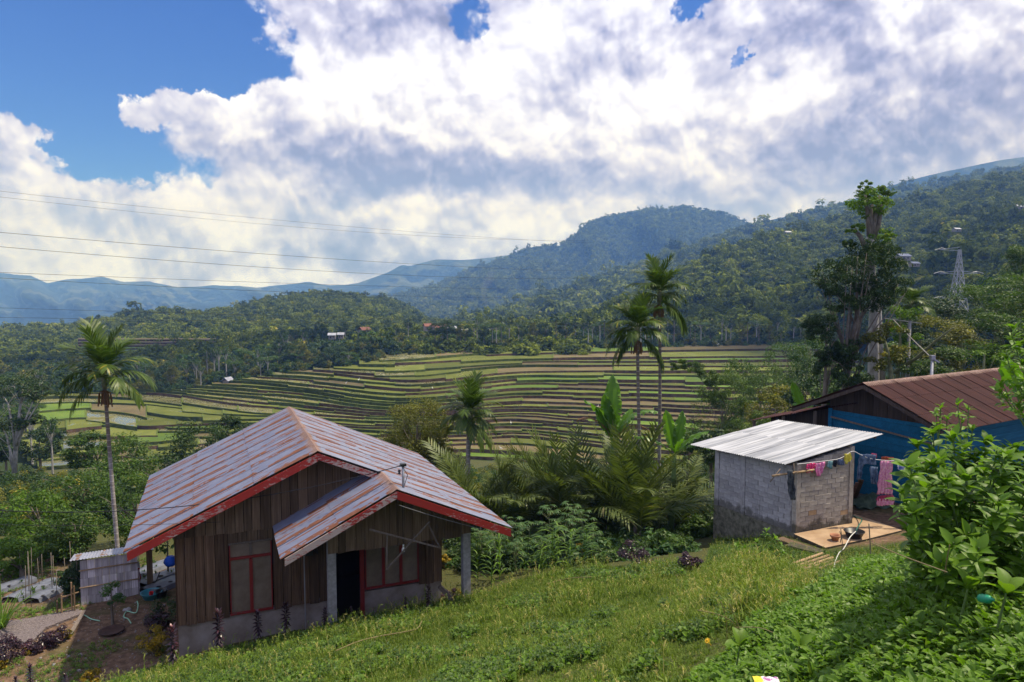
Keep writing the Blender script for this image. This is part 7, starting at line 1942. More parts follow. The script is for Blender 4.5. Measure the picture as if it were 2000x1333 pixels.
# coloured bushes
def cbush(name, label, px, py, Y, r_, hf, mat, seed, size=.06, nc=20, leaves=70, cat='bush'):
    g = on_ground(px, py + r_ * hf * 1150 / Y); h = Vector((0, 0, r_ * hf * .85))
    t = thing(name, label, cat, g); b = MB()
    for k in range(4): a = k * 1.6; b.tube([(0, 0, -.08), h * .5 + Vector((math.cos(a) * r_ * .2, math.sin(a) * r_ * .2, 0)), h + Vector((math.cos(a) * r_ * .5, math.sin(a) * r_ * .5, 0))], [.012, .009, .004], 5)
    b.build('stem', M['bark'], t); me, _ = crown_mesh('foliage', seed, M[mat], R_=r_, H=r_ * hf, clumps=nc, leaves=leaves, size=size, cr=.38, aspect=1.8, hollow=.15, up=.5); part('foliage', me, t, loc=h)
for i, a in enumerate([('croton_bush', 'yellow-leaved croton bush at the left corner of the house', 300, 1250, 15.2, .34, 1.3, 'yellow_leaf'), ('croton_bush', 'dark green bush against the left wall of the house', 322, 1195, 16.8, .42, .9, 'leaf_dark'), ('purple_bush', 'dark purple bush behind the yellow croton', 310, 1212, 15.9, .30, .8, 'purple_leaf'),
                   ('purple_bush', 'purple-leaved bush by the gravel bed', 104, 1238, 16.0, .30, 1.0, 'purple_leaf'), ('croton_bush', 'small yellow croton right of the purple bush by the gravel bed', 126, 1242, 15.9, .14, 1.2, 'yellow_leaf'), ('purple_bush', 'large purple-leaved bush at the left edge', 18, 1265, 15.2, .34, 1.2, 'purple_leaf'),
                   ('purple_bush', 'low dark purple bush between two larger ones', 70, 1262, 15.5, .26, .6, 'purple_leaf'), ('croton_bush', 'small yellow croton on the bottom left ground', 55, 1272, 15.1, .10, 1.0, 'yellow_leaf'), ('croton_bush', 'yellow croton cut by the bottom edge left of the meadow', 178, 1322, 13.6, .20, .7, 'yellow_leaf'), ('croton_bush', 'yellow croton in the bottom left corner', 2, 1300, 14.4, .12, 1.0, 'yellow_leaf'),
                   ('croton_bush', 'yellow-orange croton bush in the garden right of the cassava', 1142, 1078, 20.5, .30, 1.2, 'yellow_leaf'), ('purple_bush', 'dark purple bush in the garden left of the meadow top', 1243, 1085, 19.5, .42, .9, 'purple_leaf'), ('purple_bush', 'dark purple bush at the foot of the bank below the hut', 1345, 1098, 18.8, .28, .8, 'purple_leaf'),
                   ('purple_bush', 'low purple bush between the porch wall and right post', 880, 1165, 18.3, .24, .7, 'purple_leaf'), ('croton_bush', 'low yellow-flecked bush beside the right porch post', 892, 1160, 18.6, .15, .8, 'yellow_leaf'), ('croton_bush', 'orange-flowered plant seen past the right wall of the porch', 868, 1098, 20.5, .17, 1.2, 'yellow_leaf')]):
    cbush(*a, 1000 + i)
# small trees and plants in the yard
g = on_ground(220, 1222); tree('sapling', 'thin sapling with a feathery crown standing in the yard before the bamboo shed', 'sapling', g, g.z + .9, [((0, 0, .95), .30, .6, 7), ((.1, 0, .62), .25, .7, 7)], 'cassava_leaf', 71, trunk_r=.035, leaves=40, size=.07, cr=.45, hollow=0)
g = ground_at(312, 21.5); tree('papaya_sapling', 'light green young papaya beside the blue bag behind the house', 'sapling', g, g.z + 1.3, [((0, 0, 1.25), .65, .5, 14)], 'cassava_leaf', 72, trunk_r=.03, leaves=45, size=.16, cr=.4, hollow=.2)
for i, (px, py, Y, r_, mt, lb) in enumerate([(130, 1035, 24, .9, 'leaf_mid', 'bushy green tree left of the bamboo shed'), (60, 1010, 27, 1.1, 'leaf_bright', 'light green bush on the slope at the left'), (255, 985, 26, 1.3, 'leaf_mid', 'dense green tree between the areca palm and the house'), (150, 955, 32, 1.6, 'leaf_mid', 'broad creeper-covered tree left of the areca palm'),
                                         (240, 900, 36, 1.6, 'leaf_mid', 'feathery green tree behind the areca trunk'), (300, 915, 42, 2.0, 'leaf_dark', 'dark tree behind the left roof edge'), (390, 880, 44, 2.0, 'leaf_dark', 'dark thicket above the left roof slope'), (20, 1090, 22, .7, 'leaf_bright', 'yellow-green bush at the left edge above the fields'), (100, 1060, 24, .8, 'leaf_mid', 'bush behind the thatched field hut'), (145, 1130, 20.2, .45, 'leaf_dark', 'dark bush against the left end of the bamboo shed'), (180, 880, 52, 1.6, 'leaf_mid', 'feathery tree below the lower paddies'), (450, 850, 52, 1.4, 'leaf_dark', 'dark bush touching the roof ridge on the left')]):
    mid_tree(px, py, Y, r_, .9, 34, mt, lb, size=.10 + .003 * (Y - 20), leaves=110)
# strap-leaved clump at left edge
t = thing('lemongrass_clump', 'tall strap-leaved clump at the left edge of the yard', 'plant', on_ground(2, 1235)); L = LB(); nr = np.random.RandomState(3)
for k in range(40): a = nr.uniform(0, 6.28); V, F = blade_strip(nr, (nr.normal() * .05, nr.normal() * .05, 0), (math.cos(a) * .35, math.sin(a) * .35, 1), nr.uniform(.8, 1.5), .04, nr.uniform(.4, 2.2), nseg=6); L.add(V, F, float(nr.uniform(.3, .95)))
part('foliage', L.mesh('foliage', M['leaf_bright']), t)

# ================================================================== things in the yards
def place(name, me_or_mb, mats, loc, label, cat, rot=(0, 0, 0), scale=1.0, smooth=True, group=None):
    o = me_or_mb.build(name, mats, smooth=smooth, loc=loc, rot=rot, scale=scale); return tag(o, label, cat, group)
# concrete slab in front of the hut
c0, c1, c2, c3 = at_z(1553, 1043, HZ), at_z(1612, 1070, HZ), at_z(1762, 1036, HZ), at_z(1668, 1004, HZ)
b = MB(); b.cur = 0
pts_ = [c0 + Vector((-.04, .0, 0)), c1, c1.lerp(c2, .5) + Vector((.02, -.04, 0)), c2, c3, R0 + Vector((0, .02, 0))]
top = [p + Vector((0, 0, .0)) for p in pts_]; bot = [p + Vector((0, 0, -.16)) for p in pts_]; n_ = len(pts_)
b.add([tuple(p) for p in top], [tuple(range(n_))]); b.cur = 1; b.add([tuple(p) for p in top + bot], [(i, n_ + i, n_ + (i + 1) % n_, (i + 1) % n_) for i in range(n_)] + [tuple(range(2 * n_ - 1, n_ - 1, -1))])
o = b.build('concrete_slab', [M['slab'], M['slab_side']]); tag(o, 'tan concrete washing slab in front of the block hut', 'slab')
b = MB(); b.box((0, 0, 0), (.9, .35, .12)); o = place('stone_step', b, M['slab_side'], on_ground(1590, 1082) + Vector((-.15, .2, .02)), 'low concrete step under the left corner of the slab', 'step', rot=(0, 0, -.75), smooth=False)
b = MB(); b.box((0, 0, 0), (1.5, .30, .14)); place('timber_beam', b, M['plank_light'], at_y(1570, 1072, 18.9), 'broad old timber lying from the hut corner towards the bamboo poles', 'beam', rot=(0, .03, -.95), smooth=False)
# bamboo poles
for i, (p, q_) in enumerate([((1548, 1108), (1606, 1088)), ((1556, 1113), (1618, 1092)), ((1562, 1118), (1626, 1097)), ((1570, 1120), (1632, 1101)), ((1600, 1119), (1647, 1101))]):
    A = on_ground(*p) + Vector((0, 0, .07)); B_ = on_ground(*q_) + Vector((0, 0, .07)); b = MB(); m_ = 7; b.tube([(B_ - A) * (k / m_) for k in range(m_ + 1)], [.036 if k % 2 else .040 for k in range(m_ + 1)], 8)
    place('bamboo_pole', b, M['bamboo_pole'], A, ['backmost brown bamboo pole lying below the slab', 'second bamboo pole of the bundle below the slab', 'middle bamboo pole of the bundle below the slab', 'fourth bamboo pole of the bundle below the slab', 'front bamboo pole, nearest to the creeping cover'][i], 'pole', group='bamboo poles lying below the slab')
# pot, basin
tp = simple_mat('terracotta', (0.36, 0.16, 0.085), (0.47, 0.24, 0.14), 9, .8, rand=0)
b = MB(); b.lathe([(.0, .005), (.075, .0), (.10, .10), (.125, .10), (.13, .15), (.115, .15), (.09, .10), (.065, .02), (0, .02)], n=24); o = place('flower_pot', b, tp, at_z(1631, 1056, HZ) + Vector((0, 0, .0)), 'small terracotta pot standing on the slab', 'pot', scale=1.12)
b = MB(); b.lathe([(.0, .0), (.15, .0), (.21, .14), (.225, .145), (.225, .155), (.205, .150), (.145, .015), (0, .015)], n=28); o = place('wash_basin', b, M['black_plastic'], at_z(1668, 1050, HZ) + Vector((0, 0, .0)), 'black plastic basin on the slab with the hose in it', 'basin', scale=1.25)
# hoses
hm_ = simple_mat('white_hose', (.55, .55, .50), (.62, .62, .57), 5, .5, rand=0, bstr=0); hg = simple_mat('green_hose', (.02, .12, .08), (.03, .15, .10), 5, .5, rand=0, bstr=0); hl = simple_mat('pale_green_hose', (.25, .50, .33), (.32, .56, .4), 5, .5, rand=0, bstr=0)
def pix_tube(name, pts, r, mat, label, cat, group=None, n=8):
    b = MB(); P_ = [Vector(p) for p in pts]; out = []
    for i in range(len(P_) - 1):
        p0 = P_[max(i - 1, 0)]; p1 = P_[i]; p2 = P_[i + 1]; p3 = P_[min(i + 2, len(P_) - 1)]
        for k in range(5):
            t = k / 5; out.append(.5 * ((2 * p1) + (p2 - p0) * t + (2 * p0 - 5 * p1 + 4 * p2 - p3) * t * t + (3 * p1 - p0 - 3 * p2 + p3) * t ** 3))
    out.append(P_[-1]); b.tube(out, r, n); return place(name, b, mat, (0, 0, 0), label, cat, group=group)
bz = at_z(1668, 1050, HZ)
pix_tube('hose', [at_z(1664, 1008, HZ) + Vector((0, 0, .02)), at_z(1675, 1015, HZ) + Vector((0, 0, .05)), at_z(1683, 1030, HZ) + Vector((0, 0, .22)), bz + Vector((.10, .05, .24)), bz + Vector((.05, 0, .1))], .016, hg, 'dark green hose running into the black basin', 'hose')
pix_tube('hose', [bz + Vector((.05, 0, .18)), at_y(1660, 1050, 19.1), at_y(1648, 1072, 18.2) , on_ground(1638, 1090) + Vector((0, 0, .1)), on_ground(1630, 1108) + Vector((0, 0, .08)), on_ground(1627, 1124) + Vector((0, 0, .04))], .013, hm_, 'white hose arching from the basin down to the weeds', 'hose')
pix_tube('hose', [on_ground(145, 1200) + Vector((0, 0, .03)), on_ground(165, 1208) + Vector((0, 0, .04)), on_ground(178, 1215) + Vector((0, 0, .03)), on_ground(195, 1216) + Vector((0, 0, .03))], .014, hl, 'pale green hose lying across the gravel bed', 'hose')
pix_tube('hose', [on_ground(268, 1185) + Vector((0, 0, .15)), on_ground(270, 1192) + Vector((0, 0, .08)), on_ground(265, 1200) + Vector((0, 0, .03)), on_ground(248, 1200) + Vector((0, 0, .03)), on_ground(242, 1208) + Vector((0, 0, .03)), on_ground(250, 1214) + Vector((0, 0, .03)), on_ground(256, 1222) + Vector((0, 0, .03))], .014, hl, 'pale hose curling in front of the bamboo shed', 'hose')
# left yard: basins, pan, planks
bl = simple_mat('blue_plastic', (.03, .20, .26), (.05, .25, .32), 5, .4, rand=0, bstr=0, spec=.5); rdm = simple_mat('red_cloth', (.45, .012, .015), (.55, .02, .02), 9, .8, rand=0)
b = MB(); b.lathe([(.0, .0), (.20, .0), (.27, .16), (.29, .17), (.29, .18), (.265, .17), (.19, .02), (0, .02)], n=28); pbz = on_ground(296, 1172); t = thing('wash_basin', 'blue plastic basin holding a red cup beside the bamboo shed', 'basin', pbz); b.build('bowl', bl, t, smooth=True)
b = MB(); b.lathe([(0, 0), (.05, 0), (.06, .1), (.05, .1), (.04, .01), (0, .01)], n=12); place('cup', b, rdm, pbz + Vector((0, -.02, .09)), 'red cup lying in the blue basin', 'cup', rot=(.3, .3, 0))
b = MB(); b.lathe([(.0, .0), (.12, .0), (.16, .20), (.175, .20), (.175, .215), (.15, .20), (.11, .015), (0, .015)], n=24); place('bucket', b, M['black_plastic'], on_ground(316, 1170), 'dark bucket right of the blue basin', 'bucket')
b = MB(); b.lathe([(0, .0), (.18, .01), (.27, .05), (.30, .055), (.30, .065), (.26, .06), (.17, .02), (0, .012)], n=28); place('iron_pan', b, simple_mat('rusty_iron', (.035, .018, .014), (.07, .035, .025), 12, .8, rand=0), on_ground(218, 1240) + Vector((0, 0, .01)), 'flat dark iron pan lying in the middle of the yard', 'pan')
b = MB(); b.bar((0, 0, 0), (on_ground(165, 1208) - on_ground(138, 1245)) + Vector((0, 0, .12)), .10, .03); place('plank_board', b, M['timber'], on_ground(138, 1245) + Vector((0, 0, .04)), 'pale plank lying from the gravel bed onto the yard', 'plank', smooth=False)
gr = simple_mat('grey_gravel', (.07, .055, .055), (.24, .20, .20), 26, .95, coords='w', rand=0, bstr=.8, bdist=.04)
ps = [on_ground(x_, y_) for x_, y_ in ((-60, 1250), (60, 1262), (90, 1232), (165, 1204), (150, 1195), (60, 1215), (-60, 1228))]; b = MB(); b.add([tuple(p + Vector((0, 0, .07))) for p in ps] + [tuple(p + Vector((0, 0, -.1))) for p in ps], [tuple(range(7))] + [(i, 7 + i, 7 + (i + 1) % 7, (i + 1) % 7) for i in range(7)]); o = b.build('gravel_bed', gr); tag(o, 'raised bed of grey gravel at the left of the yard', 'gravel bed')
rs2 = np.random.RandomState(4); st_src = []
for i in range(3):
    b = MB(); b.lathe([(0, .5), (.45, .3), (.6, 0), (.4, -.3), (0, -.4)], n=7); me = b.mesh('pebble', simple_mat('pebble_%d' % i, (.16, .14, .13), (.30, .27, .26), 5, .9)); st_src.append(source_object('pebble', me))
P, rng = sample_ground(5000, 12, YARD + [], 13, 24, -300, 400); P = P[rng.rand(len(P)) < .7]; n = len(P); scatter('yard_pebbles', P, rng.rand(n, 3) * 6.28, np.exp(rng.normal(size=n) * .5) * .022, rng.randint(0, 3, n), st_src, 'small stones scattered on the bare yard')
for (px, py, s, lb) in [(251, 1195, .11, 'pale stone at the foot of the bamboo shed'), (244, 1196, .08, 'small stone beside the hose at the shed'), (158, 1200, .10, 'pale stone on the corner of the gravel bed'), (105, 1303, .06, 'pale stone on the path at the bottom left'), (1007, 1151, .07, 'white stone at the edge of the meadow')]:
    b = MB(); b.lathe([(0, .5), (.5, .35), (.75, 0), (.5, -.3), (0, -.4)], n=9); place('stone', b, M['concrete'], on_ground(px, py) + Vector((0, 0, s * .2)), lb, 'stone', rot=(.2, .3, px), scale=s, smooth=False)
# cloth at the bamboo shed
def cloth(name, label, cat, cx, top_py, Y, prof, mat, seed, group=None, facing=0.0, thick=.012, folds=3.0, part_of=None):
    """hanging cloth: prof = [(drop_m, left_m, right_m), ...] outline in metres"""
    rng = random.Random(seed); nx = 18; V = []; rows = []
    pr = []
    for (d0, l0, r0), (d1, l1, r1) in zip(prof[:-1], prof[1:]):
        for k in range(4): f = k / 4; pr.append((d0 + (d1 - d0) * f, l0 + (l1 - l0) * f, r0 + (r1 - r0) * f))
    pr.append(prof[-1]); H_ = prof[-1][0]; ph = rng.uniform(0, 6)
    for sg in (-1, 1):
        for d, l, r_ in pr:
            for i in range(nx):
                u = i / (nx - 1); x_ = l + (r_ - l) * u; amp = .035 * min(1, .25 + d / max(H_, .1))
                y_ = amp * math.sin(x_ * 2 * math.pi * folds / max(.2, (prof[0][2] - prof[0][1])) + ph + d * 1.5) + .012 * math.sin(x_ * 40 + d * 13 + ph); V.append((x_ + .012 * math.sin(d * 21 + ph), y_ + sg * thick / 2, -d + .012 * math.sin(x_ * 15 + ph)))
    nr_ = len(pr); F = grid_faces(nr_, nx); o2 = nr_ * nx; F2 = F[:, ::-1] + o2; rim = []
    for i in range(nx - 1): rim += [(i + 1, i, i + o2, i + 1 + o2), ((nr_ - 1) * nx + i, (nr_ - 1) * nx + i + 1, (nr_ - 1) * nx + i + 1 + o2, (nr_ - 1) * nx + i + o2)]
    for j in range(nr_ - 1): rim += [(j * nx, (j + 1) * nx, (j + 1) * nx + o2, j * nx + o2), ((j + 1) * nx + nx - 1, j * nx + nx - 1, j * nx + nx - 1 + o2, (j + 1) * nx + nx - 1 + o2)]
    me = mesh_from(name, np.array(V), np.concatenate([F, F2, np.array(rim)]), [mat], smooth=True)
    o = link(name, me, loc=at_y(cx, top_py, Y), rot=(0, 0, facing)); return tag(o, label, cat, group)
def cloth_mat(name, c1, c2, scale=14, thr=.5, c3=None):
    m, q, b = new_mat(name); n = q.noise(obj_co(q), scale, 3, .6); c = ramp(q, n, [(thr - .08, c1), (thr + .08, c2)])
    if c3: n2 = q.noise(obj_co(q), scale * 2.2, 2, .5); c = q.mix(q.smooth(n2, .62, .66), c, c3)
    q.l.new(c, b.inputs['Base Color']); b.inputs['Roughness'].default_value = .9; b.inputs['Specular IOR Level'].default_value = .1; return m
CPINK = cloth_mat('hot_pink_cloth', (.55, .03, .13), (.68, .07, .20), 10, .5, (.80, .55, .60)); CPINK2 = cloth_mat('pink_cloth', (.60, .15, .34), (.70, .24, .44), 12, .5, (.82, .62, .72)); CTEAL = cloth_mat('teal_cloth', (.13, .26, .28), (.20, .34, .36)); CNAVY = cloth_mat('black_cloth', (.012, .015, .025), (.03, .035, .05)); CBLUE = cloth_mat('slate_cloth', (.08, .11, .19), (.13, .17, .27)); CYEL = cloth_mat('yellow_cloth', (.58, .50, .06), (.66, .58, .10)); CJEAN = cloth_mat('denim', (.055, .085, .15), (.13, .18, .27), 7); CGREY = cloth_mat('grey_cloth', (.035, .04, .05), (.09, .10, .11), 6)
CDRESS = cloth_mat('pink_flowered_cloth', (.58, .20, .34), (.66, .32, .46), 18, .5, (.80, .68, .35)); CWHITE = cloth_mat('blue_white_cloth', (.62, .64, .72), (.08, .12, .38), 9, .52); CCREAM = cloth_mat('cream_cloth', (.60, .58, .30), (.68, .66, .40), 22, .5, (.2, .15, .1)); CRUST = cloth_mat('rust_cloth', (.20, .045, .02), (.26, .06, .03)); CMAR = cloth_mat('maroon_cloth', (.26, .03, .07), (.34, .05, .10)); CRED = cloth_mat('red_cloth_plain', (.36, .012, .02), (.46, .02, .03)); CWHT = cloth_mat('white_cloth', (.66, .66, .66), (.75, .75, .75))
A0 = at_y(1572, 905, F0.y - .02 + .0); lineY = F0.y + .12
fr = F0.lerp(R0, .15); fe = F0.lerp(R0, 1.02)
def onwall(px): # depth just in front of the right wall at this column
    p = at_plane(px, 900, F0 - in1 * .14, in1); return p.y
T0 = math.atan2(d1.y, d1.x)
cloth('shirt', 'hot pink ruffled top, leftmost on the line across the hut wall', 'shirt', 1583, 906, onwall(1583) - .03, [(0, -.15, .16), (.12, -.17, .18), (.14, -.12, .14), (.26, -.13, .13)], CPINK, 1, 'clothes on the line by the hut', T0)
cloth('shirt', 'lighter pink blouse hanging beside the hot pink top', 'shirt', 1602, 904, onwall(1602) - .02, [(0, -.18, .20), (.20, -.19, .18), (.22, -.17, .16), (.38, -.15, .02)], CPINK2, 2, 'clothes on the line by the hut', T0)
cloth('cloth', 'small teal garment right of the pink blouse', 'clothing', 1620, 902, onwall(1620), [(0, -.09, .10), (.16, -.06, .12), (.22, .02, .09)], CTEAL, 3, 'clothes on the line by the hut', T0)
cloth('cloth', 'small black garment between the teal and the slate-blue ones', 'clothing', 1630, 900, onwall(1630), [(0, -.07, .08), (.14, -.05, .09), (.20, .0, .06)], CNAVY, 4, 'clothes on the line by the hut', T0)
cloth('shorts', 'slate-blue shorts hanging left of the yellow shirt', 'shorts', 1643, 897, onwall(1643), [(0, -.11, .12), (.10, -.12, .13), (.18, -.10, .12)], CBLUE, 5, 'clothes on the line by the hut', T0)
cloth('shirt', 'bright yellow shirt at the corner of the block hut', 'shirt', 1656, 886, onwall(1658) - .05, [(0, -.10, .12), (.10, -.15, .13), (.20, -.12, .14), (.24, -.10, .06), (.30, -.08, -.02)], CYEL, 6, 'clothes on the line by the hut', T0)
YL = R0.y - .25
j = cloth('jeans', 'faded blue jeans slung over the line before the blue wall', 'jeans', 1694, 888, YL, [(0, -.24, .24), (.16, -.26, .27), (.28, -.27, .26), (.30, -.28, .27)], CJEAN, 7, 'clothes on the line by the hut'); 
o = cloth('leg', None, None, 1681, 905, YL + .02, [(0, -.08, .10), (.30, -.11, .05), (.50, -.10, .02)], CJEAN, 8)
o2 = cloth('leg', None, None, 1706, 912, YL + .03, [(0, -.10, .14), (.30, -.08, .13), (.52, -.07, .10)], CJEAN, 9)
for q_ in (o, o2): q_.parent = j; q_.matrix_parent_inverse = j.matrix_basis.inverted()
cloth('shirt', 'maroon garment behind the waistband of the jeans', 'shirt', 1707, 886, YL + .12, [(0, -.07, .08), (.12, -.06, .09)], CMAR, 10, 'clothes on the line by the hut')
cloth('cloth', 'rust-brown towel behind the top of the long pink dress', 'towel', 1733, 893, YL + .08, [(0, -.17, .18), (.16, -.17, .18)], CRUST, 11, 'clothes on the line by the hut')
dr = cloth('dress', 'long pink flowered dress with a frilled hem hanging before the blue wall', 'dress', 1732, 901, YL, [(0, -.18, .19), (.35, -.20, .17), (.80, -.24, .18), (1.0, -.26, .19)], CDRESS, 12, 'clothes on the line by the hut', folds=4.0)
fm1 = cloth('frill', None, None, 1731, 968, YL - .01, [(0, -.25, .20), (.03, -.26, .21), (.15, -.28, .22)], CMAR, 13, folds=5.0); fm2 = cloth('frill', None, None, 1731, 974, YL - .012, [(0, -.27, .22), (.13, -.29, .21), (.21, -.28, .20)], CDRESS, 14, folds=6.0)
for q_ in (fm1, fm2): q_.parent = dr; q_.matrix_parent_inverse = dr.matrix_basis.inverted()
cloth('cloth', 'blue and white patterned cloth right of the pink dress', 'clothing', 1764, 903, YL, [(0, -.20, .22), (.18, -.18, .20), (.24, -.08, .12)], CWHITE, 15, 'clothes on the line by the hut')
cloth('shirt', 'cream spotted shirt half hidden by the big shrub', 'shirt', 1797, 894, YL - .05, [(0, -.16, .20), (.24, -.14, .20), (.32, -.10, .16)], CCREAM, 16, 'clothes on the line by the hut')
cloth('trousers', 'grey trousers hanging at the front corner of the block hut', 'trousers', 1543, 918, F0.y - .35, [(0, -.07, .09), (.3, -.06, .12), (.62, -.03, .16), (.85, .02, .19)], CGREY, 17, None, folds=1.5)
def rope(name, pts, r, mat, label): return pix_tube(name, pts, r, mat, label, 'rope', n=6)
rope('clothes_line', [at_y(1556, 907, onwall(1560) - .02), at_y(1600, 902, onwall(1602) - .02), at_y(1640, 896, onwall(1640)), at_y(1664, 882, onwall(1662) - .04), at_y(1680, 888, YL), at_y(1700, 896, YL), at_y(1740, 900, YL), at_y(1800, 897, YL), at_y(1880, 892, YL)], .008, M['white_paint'], 'thin white washing line across the hut wall and the blue wall')
b = MB(); b.tube([at_y(1508, 930, F0.y - .3) - F0, at_y(1590, 918, onwall(1585) - .04) - F0], [.032, .032], 8); b.build('bamboo_bracket', M['bamboo_pole'], B, smooth=True)
b = MB(); b.tube([at_y(1504, 942, F0.y - .25) - F0, at_y(1524, 916, F0.y - .18) - F0], [.016, .014], 6); b.build('stick', M['timber'], B, smooth=True)
b = MB(); b.tube([at_y(1551, 938, F0.y - .14) - F0, at_y(1550, 905, F0.y - .14) - F0], [.02, .02], 6); b.build('stick', M['timber'], B, smooth=True)
cloth('shirt', 'red shirt hung in the doorway of the bamboo shed', 'shirt', 268, 1108, S1.y + .15, [(0, -.05, .06), (.2, -.08, .07), (.45, -.05, .06)], CRED, 18)
cloth('cloth', 'white cloth above the red shirt at the bamboo shed', 'cloth', 269, 1098, S1.y + .1, [(0, -.04, .05), (.1, -.05, .05), (.16, -.02, .03)], CWHT, 19)
tb = MB(); rt = random.Random(2); nx = 14; V = []
for j_ in range(10):
    for i_ in range(nx):
        u, v = i_ / 13 - .5, j_ / 9 - .5; V.append((u * 1.2, v * .8, max(0, .32 * (1 - (u * 2) ** 2) * (1 - (v * 2) ** 2)) + .06 * math.sin(u * 17 + v * 9) * (1 - abs(u) * 1.6) + .03 * math.sin(v * 31)))
tarp = mesh_from('tarpaulin', np.array(V + [(x_ * 1.0, y_, -.05) for x_, y_, z_ in V]), np.concatenate([grid_faces(10, nx), grid_faces(10, nx)[:, ::-1] + 140]), [cloth_mat('olive_tarp', (.045, .07, .05), (.085, .12, .085), 5)], smooth=True)
tag(link('tarpaulin', tarp, loc=at_z(1702, 985, -6.92)), 'crumpled olive green tarpaulin at the foot of the blue wall', 'tarpaulin')
b = MB(); b.bar((0, 0, 0), at_y(1682, 938, 22.9) - at_z(1668, 975, -6.95), .16, .035); place('plank_board', b, M['plank_light'], at_z(1668, 975, -6.95), 'brown plank leaning on the blue wall beside the hut', 'plank', smooth=False)
b = MB(); b.bar((0, 0, 0), at_y(1675, 940, 22.8) - at_z(1662, 975, -6.95), .10, .03); place('plank_board', b, M['ridge_cap'], at_z(1661, 978, -6.95), 'dark red board leaning left of the brown plank', 'plank', smooth=False)
# rail fence with posts left of the shed
t = thing('rail_fence', 'rough bamboo rail fence left of the bamboo shed', 'fence', on_ground(125, 1200))
fb_ = t.location.copy()
for (px, py, h) in ((121, 1205, .55), (141, 1200, .85), (146, 1198, .75), (112, 1204, .4)):
    p = on_ground(px, py); b = MB(); b.tube([p - fb_ - Vector((0, 0, .1)), p - fb_ + Vector((.01, 0, h))], .022, 6); b.build('post', M['bamboo_pole'], t)
for h in (.48, .12): p = on_ground(119, 1204); q_ = on_ground(156, 1196); b = MB(); b.tube([p - fb_ + Vector((0, 0, h)), q_ - fb_ + Vector((0, 0, h + .05))], .02, 6); b.build('rail', M['bamboo_pole'], t)
# thin garden stakes
rk = random.Random(8)
for i in range(16):
    px = rk.uniform(20, 190); p = ground_at(px, rk.uniform(18.8, 21.5)); b = MB(); h = rk.uniform(.9, 1.6); b.tube([(0, 0, -.1), (rk.uniform(-.05, .05), 0, h)], .009, 5)
    o = place('garden_stake', b, M['bark'], p, 'thin dark stake standing in the vegetable field left of the shed', 'stake', group='thin stakes in the vegetable field')
# mulched vegetable rows: silver film ridges
film = simple_mat('silver_mulch_film', (.085, .095, .12), (.15, .16, .20), 6, .5, rand=.05, bstr=.3, spec=.6)
def mulch(label, P0, P1, w):
    d = (P1 - P0); L_ = d.length; d.normalize(); s = Vector((d.y, -d.x, 0)); n = int(L_ / .25); V = []; F = []
    prof = [(-.5, 0), (-.42, .12), (0, .16), (.42, .12), (.5, 0)]
    for i in range(n + 1):
        p = P0 + d * (L_ * i / n)
        for a, z_ in prof: q_ = p + s * a * w; V.append((q_.x, q_.y, gz(q_.x, q_.y) + z_ + .01))
    F = grid_faces(n + 1, 5); me = mesh_from('mulch_row', np.array(V), F, [film], smooth=False); o = link('mulch_row', me); tag(o, label, 'vegetable bed', 'silver film vegetable beds')
    return P0, d, s, L_
HOLE = MB(); HOLE.lathe([(0, .004), (.07, .0)], n=8); HM = HOLE.mesh('hole', M['dark_room'])
VG = tuft(99, 9, .13, .03, .03, 0, M['leaf_mid']); vp = []
for k, (a_, b2, lb) in enumerate([((-30, 1170), (60, 1135), 'silver film vegetable bed at the left edge'), ((20, 1178), (105, 1140), 'silver film vegetable bed in the middle of the left field'), ((60, 1180), (128, 1148), 'silver film vegetable bed nearest to the shed'),
                              ((270, 1150), (350, 1118), 'silver film vegetable bed right behind the bamboo shed'), ((288, 1162), (352, 1136), 'front silver film vegetable bed between shed and house'), ((262, 1128), (340, 1102), 'back silver film vegetable bed between shed and house')]):
    A_, B_ = on_ground(*a_), on_ground(*b2); P0, d, s, L_ = mulch(lb, A_, B_, .8 if k > 2 else .55)
    for i in range(int(L_ / .4)):
        for sg in (-.22, .22): q_ = P0 + d * (.4 * i + (.2 if sg > 0 else 0)) + s * sg; vp.append((q_.x, q_.y, gz(q_.x, q_.y) + .16))
vp = np.array(vp); n = len(vp); rng = np.random.RandomState(3); scatter('seedlings', vp, np.stack([np.zeros(n), np.zeros(n), rng.rand(n) * 6.28], 1), rng.uniform(.6, 1.3, n), rng.randint(0, 2, n), [source_object('s', VG), source_object('s', HM)], 'vegetable seedlings in the film-covered beds')
# thatched/tin field hut
fy = 23.5; g = at_y(90, 1130, fy); t = thing('field_hut', 'low open field hut with bamboo sides and a pale tin roof at the left', 'hut', g)
f1, f2, f3, f4 = at_y(38, 1103, fy) - g, at_y(78, 1103, fy) - g, at_y(52, 1090, fy + 1.3) - g, at_y(76, 1088, fy + 1.3) - g
lay_sheets(t, f1.lerp(f3, 1) + Vector((-.1, 0, 0)), (1, 0, 0), Vector((0, -1, -.25)), 1.35, 1.4, M['roof_new'], w=.7, rows=1, rng=rd)
for px in (55, 80, 104): 
    p = at_y(px, 1130, fy) - g; b = MB(); b.tube([p, p + Vector((0, 0, .75))], .03, 6); b.build('post', M['bark'], t)
for i in range(16):
    p = at_y(54 + i * 3.3, 1128 - i * .9, fy + .05) - g; b = MB(); b.box((0, 0, .22), (.05, .02, .44)); b.build('bamboo_slat', M['bamboo_pole'], t, loc=p)
